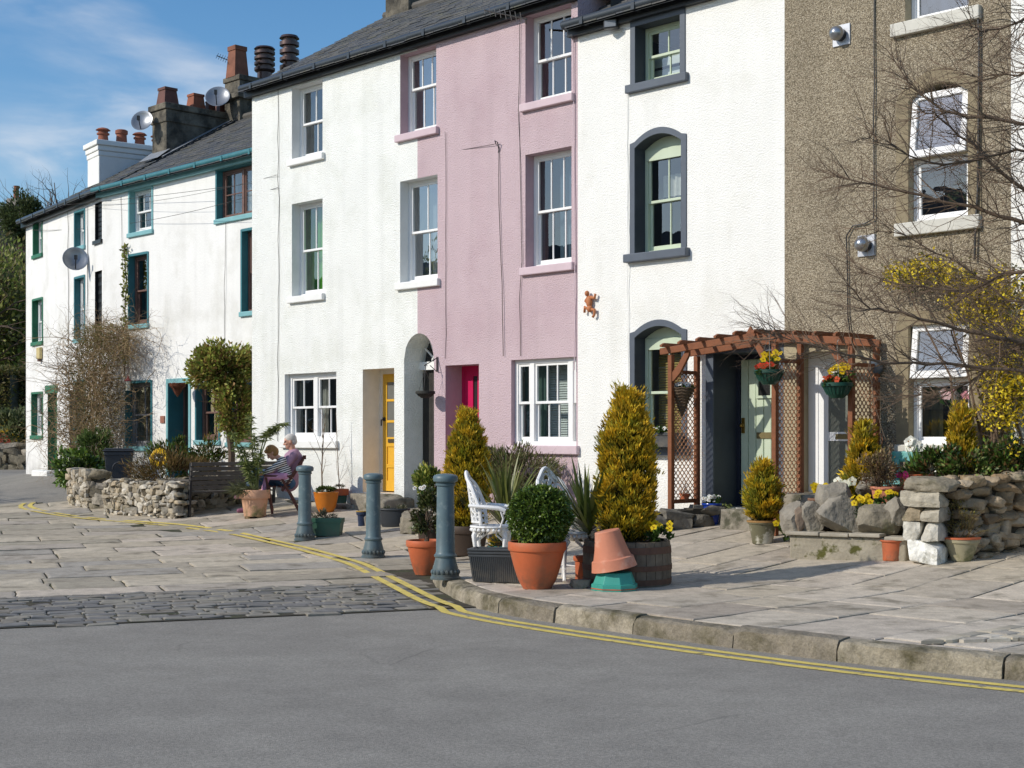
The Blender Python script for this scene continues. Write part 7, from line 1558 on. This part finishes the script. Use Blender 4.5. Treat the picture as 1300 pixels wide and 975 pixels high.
def wire(label, a, b_, sag, r=.0045):
    m = MB(); m.tube([a.lerp(b_, k/24)-a-Vector((0, 0, sag*4*(k/24)*(1-k/24))) for k in range(25)], r, 4, cap=False); o = obj('overhead_wire', m, CABLE); o.location = a; tag(o, label, 'wire', 'overhead telephone wires')
pa = at(628, 183, PM.P(628).y-.05); wire('long overhead wire from the pink wall across both white houses', pa, at(60, 262, P1.P(60).y-1.2), .10)
wire('slack overhead wire along the wide white cottage', at(353, 238, PM.P(353).y-.05), at(40, 292, P1.P(40).y-.3), .22)
wire('thin upper wire past the white-sashed cottage window', at(352, 222, PM.P(353).y-.05), at(110, 262, P1.P(112).y-.3), .12, .0035)
b = MB(); b.tube([(0, 0, 0), (-.02, -.06, .05), (.02, -.09, .02), (.04, -.05, -.08), (.03, 0, -.12)], .008, 5); o = obj('wire_bracket', b, BLACKP); o.location = at(630, 184, PM.P(630).y-.02); tag(o, 'curled black wire hook on the pink wall where the overhead wire ends', 'hook')
# dome vents
for px, py, lab in ((1069, 45, 'chrome domed flue vent high on the pebbledash'), (1101, 312, 'chrome domed flue vent lower down beside the white window')):
    q = PM.P(px); p = at(px, py, q.y); t = thing('flue_vent', lab, 'vent', p, ANG, 'domed flue vents'); b = MB(); b.box(-.12, .12, -.02, 0, -.125, .125); obj('plate', b, mat('vent_plate', lin('c9ccd2', .85), rough=.4, metal=.3), t, bevel=.004)
    b = MB(); M = Matrix.Rotation(PI/2, 3, 'X'); b.lathe([(.075, .02), (.075, .08)], 20, (0, 0, 0), M); obj('collar', b, BLACKP, t, smooth=True); b = MB(); b.lathe([(.085, .075), (.09, .10), (.075, .15), (.04, .18), (.004, .19)], 20, (-.01, 0, .01), M); obj('dome', b, STEEL, t, smooth=True)
# climbing figure ornament
q = PM.P(751); p = at(751, 385, q.y); t = MB(); ml = lambda x, y, z: (x, y-.05, z)
t.ell(ml(0, 0, .02), (.05, .04, .085)); t.ell(ml(.012, 0, -.08), (.045, .04, .05)); t.ell(ml(-.03, -.01, .135), (.033, .035, .04)); t.tube([ml(-.02, 0, .08), ml(-.03, 0, .12)], .02, 7)
for pts_ in ([(.03, 0, .08), (.10, 0, .06), (.12, 0, .12)], [(-.03, 0, .07), (-.07, 0, .03), (-.03, 0, -.0)], [(.03, 0, -.09), (.10, 0, -.10), (.10, 0, -.17), (.07, 0, -.20)], [(-.01, 0, -.09), (-.08, 0, -.05), (-.09, 0, -.13)]): t.tube([ml(*v) for v in pts_], [.024, .022, .018, .02][:len(pts_)], 7)
o = obj('wall_ornament', t, mat('ornament_clay', lin('c07a4e', .85), rough=.7, var=.15), smooth='all'); o.location = p; o.rotation_euler = (0, 0, ANG); tag(o, 'small terracotta climbing figure fixed to the white wall', 'ornament')
q = PM.P(777); p = at(777, 31, q.y-.12); t = thing('security_light', 'small black security light under the gutter of the slate-trimmed house', 'light', p, ANG+.4); b = MB(); b.box(-.1, .1, -.08, .04, -.07, .06); obj('housing', b, BLACKP, t, bevel=.015); b = MB(); b.box(-.08, .08, -.084, -.08, -.05, .04); obj('lens', b, mat('lens', lin('8f949a', .7), rough=.15), t); b = MB(); b.box(-.03, .03, .0, .14, .05, .08); obj('bracket', b, BLACKP, t)
q = P1.P(52); p = at(52, 449, q.y-.02); t = thing('alarm_box', 'small cream alarm box on the far white cottage', 'alarm', p, P1.ang); b = MB(); b.box(-.13, .13, -.08, 0, -.13, .15); obj('box', b, mat('alarm_cream', lin('d8c48a', .85), rough=.5), t, bevel=.02); b = MB(); b.box(-.05, .05, -.075, -.01, -.19, -.131); obj('strobe', b, BROWNW, t)
# ------------------------------------------------------------------ beyond the far end: bank, hedge, trees, a house
random.seed(31)
HC = [lin(h, 1.15) for h in ('6d7c3a', '5a6630', '8d9446', '776e48', 'a09f58')]
def bg_shrub(name, label, px, py, Y, r, n, cols, cat='shrub', ln=.16, wd=.08, group=None, cz=None, tw=True):
    p = at(px, py, Y); p.z = base(p.x, p.y); t = thing(name, label, cat, p, 0, group); shrub('foliage', n, r, (0, 0, cz if cz is not None else r[2]*.95), cols, t, ln=ln, wd=wd, ncl=30, csize=.34)
    if tw: b = MB(); twigs(b, 16, lambda i: (random.uniform(-.3, .3)*r[0], random.uniform(-.3, .3), 0), r[2]*1.5, .02, up=1.2, spread=.6, fork=1); obj('stems', b, TWIG, t)
    return t
bg_shrub('shrub', 'grey-green shrub on the stone wall past the far cottage', 22, 590, 40, (1.1, .9, .95), 3600, [lin(h, .8) for h in ('6f7a4a', '8a9068', '4d5a30')], ln=.12, wd=.05)
rubble('stone_wall', 'low stone wall under the grey-green shrub past the far cottage', at(-10, 600, 39), at(33, 603, 39.0), .75, .4, (.25, .5), (.14, .22), WD, seed=41, hf=base)
HG = [lin(h, 1.0) for h in ('5d5f2a', '6d6a3a', '4a4f22', '7d6f46')]
for k, (px, Y) in enumerate(((-14, 47), (6, 48), (26, 49))):
    p = at(px, 560, Y); p.z = base(p.x, p.y); t = thing('clipped_hedge', ('left part of the clipped brownish hedge beyond the cottages', 'middle part of the clipped brownish hedge beyond the cottages', 'right part of the clipped hedge touching the cottage wall line')[k], 'hedge', p, 0, 'clipped hedge beyond the cottages')
    n = 4200; P_ = np.stack([rng.uniform(-.9, .9, n), rng.uniform(-.6, .6, n), rng.uniform(.3, 2.75, n)], axis=1); f_ = rng.integers(0, 3, n); P_[f_ == 0, 1] = -.6; P_[f_ == 1, 2] = 2.75; P_ += rng.normal(0, .06, (n, 3))
    quads_obj('foliage', leaf_quads(P_, rdir(n), .14, .06), pal(n, HG), LEAF, t); b = MB(); b.box(-.85, .85, -.5, .5, 0, 2.6, col=(.02, .022, .01)); obj('shade_core', b, LEAF, t)  # near-black box, painted as the shaded inside of the hedge
b = MB(); b.box(-.75, .75, -.35, .35, 0, .75); p = at(2, 585, 44); p.z = base(p.x, p.y)+.05; t = thing('skip', 'yellow skip with a red mark parked beyond the far cottage', 'skip', p, .1)
b = MB(); b.add([(-.8, -.5, .1), (.8, -.5, .1), (.8, .5, .1), (-.8, .5, .1), (-1.15, -.6, 1.15), (1.15, -.6, 1.15), (1.15, .6, 1.15), (-1.15, .6, 1.15)], [(3, 2, 1, 0), (0, 1, 5, 4), (1, 2, 6, 5), (2, 3, 7, 6), (3, 0, 4, 7), (4, 5, 6, 7)]); b.box(-1.2, 1.2, -.66, -.6, 1.05, 1.2); obj('body', b, mat('skip_yellow', lin('d6ae1e', .85), rough=.5, var=.15), t)
b = MB(); b.box(-.1, .3, -.665, -.6, .4, .75, M=Matrix.Translation((.1, .0, 0))); obj('mark', b, mat('skip_red', lin('c03a22', .85), rough=.5), t)
for (px, Y, r, cz, n, lab) in ((12, 56, (2.4, 2, 4.0), 4.4, 9000, 'dark ivy-covered tree filling the gap beside the far cottage'), (-30, 54, (2.5, 2, 4.2), 4.6, 5000, 'dense green tree at the left edge beyond the hedge'), (30, 60, (2.3, 2, 3.4), 5.0, 4200, 'dark tree directly behind the end wall of the far cottage')):
    t = bg_shrub('background_tree', lab, px, 560, Y, r, n, HC+[lin('5a4a30', .7)], 'tree', ln=.22, wd=.10, group='trees beyond the far cottage', cz=cz, tw=False); b = MB(); b.tube([(0, 0, 0), (.1, 0, cz), (0, 0, cz+r[2]*.6)], [.25, .18, .06], 8)
    for k in range(16): walk(b, Vector((0, 0, cz*.5+k*.2)), Vector((random.gauss(0, 1), random.gauss(-.4, .6), .6)).normalized(), 3, .06, 6, .3, None, 4, 1)
    obj('trunk', b, BARK, t)
# house roof glimpsed at the far left
p = at(8, 420, 78); p = Vector((p.x, p.y, base(p.x, p.y))); Y = p.y; t = thing('background_house', 'distant house with a grey slate roof and small chimney behind the trees', 'house', p, math.radians(-20)); ze = EYE-(318-HY)/FPX*Y-p.z; zr = EYE-(262-HY)/FPX*Y-p.z
b = MB(); b.box(-6, 1.0, -3, 3, 0, ze); obj('wall', b, ST_W1, t); b = MB(); b.add([(-6.3, -3.3, ze-.2), (1.3, -3.3, ze-.2), (1.3, 0, zr), (-6.3, 0, zr), (-6.3, 3.3, ze-.2), (1.3, 3.3, ze-.2)], [(0, 1, 2, 3), (3, 2, 5, 4), (1, 5, 2), (0, 3, 4)], SLC[3]); rf = obj('roof', b, SLATE, t)
b = MB(); b.box(.3, 1.0, -.35, .35, zr-1.2, zr+.35); ch = obj('chimney', b, mat('grey_brick', lin('8d8680', .8), var=.2), t); b = MB(); b.lathe([(.16, zr+.35), (.13, zr+1.0), (.16, zr+1.05), (.01, zr+1.05)], 12, (.65, 0, 0)); obj('chimney_pot', b, TERR, ch)
# bare woodland trees on the skyline
BT = mat('bare_twig_far', lin('75665a', .8), rough=.9, var=.3, vscale=3)
def bare_tree(label, px, pytop, Y, seed, wdt=1.0, green=0):
    random.seed(seed); p = at(px, 500, Y); p.z = base(p.x, p.y)-.3; H_ = EYE-(pytop-6-HY)/FPX*Y-p.z; t = thing('bare_tree', label, 'tree', p, 0, 'bare trees on the skyline'); b = MB()
    tr = [Vector((random.gauss(0, .15)*k, random.gauss(0, .15)*k, H_*.13*k)) for k in range(6)]; b.tube(tr, [.3, .27, .24, .2, .15, .1], 8); obj('trunk', b, BARK, t); b = MB()
    for k in range(230):
        f = random.uniform(.3, 1); i = min(4, int(f*5)); q = tr[i].lerp(tr[i+1], f*5-i); a = random.random()*2*PI; walk(b, q, Vector((math.cos(a)*.75*wdt, math.sin(a)*.75*wdt, random.uniform(.5, 1.3))).normalized(), H_*random.uniform(.13, .30), .10, 6, .3, None, 3, 2, Vector((0, 0, .25)))
    obj('crown', b, BT, t)
    if green: shrub('ivy', green, (H_*.16, H_*.16, H_*.2), (0, 0, H_*.66), [lin(h, .8) for h in ('6d6a2e', '8a7f3a', '4d5a24')], t, ln=.3, wd=.16, ncl=14)
for i, (px, py, Y, w_, g_, lab) in enumerate(((12, 236, 74, 1.1, 0, 'leftmost bare tree on the skyline above the distant house'), (48, 218, 80, 1.1, 0, 'tall bare tree second from the left on the skyline'), (78, 205, 84, 1.0, 0, 'tallest bare tree in the middle of the skyline group'), (104, 206, 82, .9, 900, 'bare tree with ivy nearest the white chimney'))): bare_tree(lab, px, py, Y, 40+i, w_, g_)
bg_shrub('background_tree', 'dark evergreen tree among the bare trees on the skyline', 32, 400, 70, (1.35, 1.3, 1.35), 7000, [lin(h, .75) for h in ('56643a', '66704a', '46522e')], 'tree', ln=.17, wd=.07, cz=EYE-(275-HY)/FPX*70-1.7)

# ------------------------------------------------------------------ added unseen, left of the view: house for window reflections, tree for road shadow
p = Vector((-31, 20, base(-31, 20))); t = thing('reflection_house', 'plain grey stone house added out of view across the street for the window reflections', 'house', p, ANG)
b = MB(); b.box(-20, 20, -3.5, 3.5, -.5, 6.2); obj('wall', b, mat('grey_stone_wall', lin('8d867a', .8), rough=.95, var=.35, vscale=3, bump=.8, bscale=9, dist=.03), t)
b = MB(); b.add([(-20.2, -3.8, 6.1), (20.2, -3.8, 6.1), (20.2, 0, 8.6), (-20.2, 0, 8.6), (-20.2, 3.8, 6.1), (20.2, 3.8, 6.1)], [(0, 1, 2, 3), (3, 2, 5, 4), (1, 5, 2), (0, 3, 4)], SLC[2]); obj('roof', b, SLATE, t)
for x in range(-18, 19, 3):
    for z in (.9, 3.7): b = MB(); b.box(x-.45, x+.45, 3.5, 3.54, z, z+1.4); w_ = obj('window', b, WP, t); b = MB(); b.box(x-.38, x+.38, 3.541, 3.55, z+.07, z+1.33); obj('pane', b, MATS['dark_glass'], w_)
bg_shrub('shadow_tree', 'bushy evergreen tree added out of view on the left to cast a road shadow', -842, 560, 24.8, (1.9, 1.8, 2.2), 4000, HC, 'tree', ln=.16, wd=.08, cz=5.0)  # added tree, itself unseen; throws a shadow onto the far road
# ------------------------------------------------------------------ camera, light, sky
cam = bpy.data.cameras.new('Camera'); co = bpy.data.objects.new('Camera', cam); COLL.objects.link(co)
co.location = (0, 0, EYE); co.rotation_euler = (PI/2, 0, 0); cam.sensor_width = 36; cam.lens = 36*FPX/1300
cam.shift_y = (HY-487.5)/1300; cam.clip_end = 3000; cam.clip_start = .1; scene.camera = co
SUN_EL = math.radians(32); sd = Vector((-.927, -.375, 0)).normalized()           # towards the sun
sv = Vector((sd.x*math.cos(SUN_EL), sd.y*math.cos(SUN_EL), math.sin(SUN_EL)))
sl = bpy.data.lights.new('Sun', 'SUN'); sl.energy = 3.6; sl.angle = math.radians(.5); sl.color = (1, .94, .84)
so = bpy.data.objects.new('Sun', sl); COLL.objects.link(so); so.rotation_euler = (-sv).to_track_quat('-Z', 'Y').to_euler()
w = bpy.data.worlds.new('World'); scene.world = w; w.use_nodes = True; nt = w.node_tree; N = nt.nodes; L = nt.links
bg = N['Background']; sky = N.new('ShaderNodeTexSky'); sky.sky_type = 'NISHITA'; sky.sun_disc = False
sky.sun_elevation = SUN_EL; sky.sun_rotation = math.atan2(sd.x, sd.y); sky.air_density = 1.0; sky.dust_density = .6; sky.ozone_density = 2.0
bg.inputs['Strength'].default_value = .11
tc = N.new('ShaderNodeTexCoord')
CLOUD_LOC = (5.39, 2.17, 3.71)
def clouds(scale, rot, sc, lo, hi, w0):
    mp = N.new('ShaderNodeMapping'); mp.inputs['Scale'].default_value = scale; mp.inputs['Rotation'].default_value = rot; mp.inputs['Location'].default_value = w0
    L.new(tc.outputs['Generated'], mp.inputs['Vector'])
    n = N.new('ShaderNodeTexNoise'); n.inputs['Scale'].default_value = sc; n.inputs['Detail'].default_value = 8; n.inputs['Roughness'].default_value = .52; n.inputs['Distortion'].default_value = .3
    L.new(mp.outputs[0], n.inputs['Vector']); r = N.new('ShaderNodeMapRange'); r.interpolation_type = 'SMOOTHSTEP'
    r.inputs['From Min'].default_value = lo; r.inputs['From Max'].default_value = hi; L.new(n.outputs['Fac'], r.inputs['Value']); return r.outputs[0]
hs_ = N.new('ShaderNodeHueSaturation'); hs_.inputs['Saturation'].default_value = 1.3; hs_.inputs['Value'].default_value = 1.3; L.new(sky.outputs[0], hs_.inputs['Color'])
c1 = clouds((1.0, 1.0, 4.0), (0, math.radians(14), 0), 2.3, .50, .74, CLOUD_LOC)
c2 = clouds((1.0, 1.0, 3.0), (0, math.radians(14), 0), 9.0, .30, .72, (4, 1, 2))
mc = N.new('ShaderNodeMath'); mc.operation = 'MULTIPLY'; L.new(c1, mc.inputs[0]); L.new(c2, mc.inputs[1])
mul = N.new('ShaderNodeMath'); mul.operation = 'MULTIPLY'; mul.inputs[1].default_value = .95; mul.use_clamp = True; L.new(mc.outputs[0], mul.inputs[0])
mx = N.new('ShaderNodeMix'); mx.data_type = 'RGBA'; L.new(mul.outputs[0], mx.inputs[0]); L.new(hs_.outputs[0], mx.inputs[6]); mx.inputs[7].default_value = (7.6, 7.8, 8.2, 1)
L.new(mx.outputs[2], bg.inputs['Color'])
scene.view_settings.view_transform = 'Standard'; scene.view_settings.look = 'None'; scene.view_settings.exposure = 0
scene.render.engine = 'CYCLES'; scene.cycles.max_bounces = 7; scene.cycles.transparent_max_bounces = 12
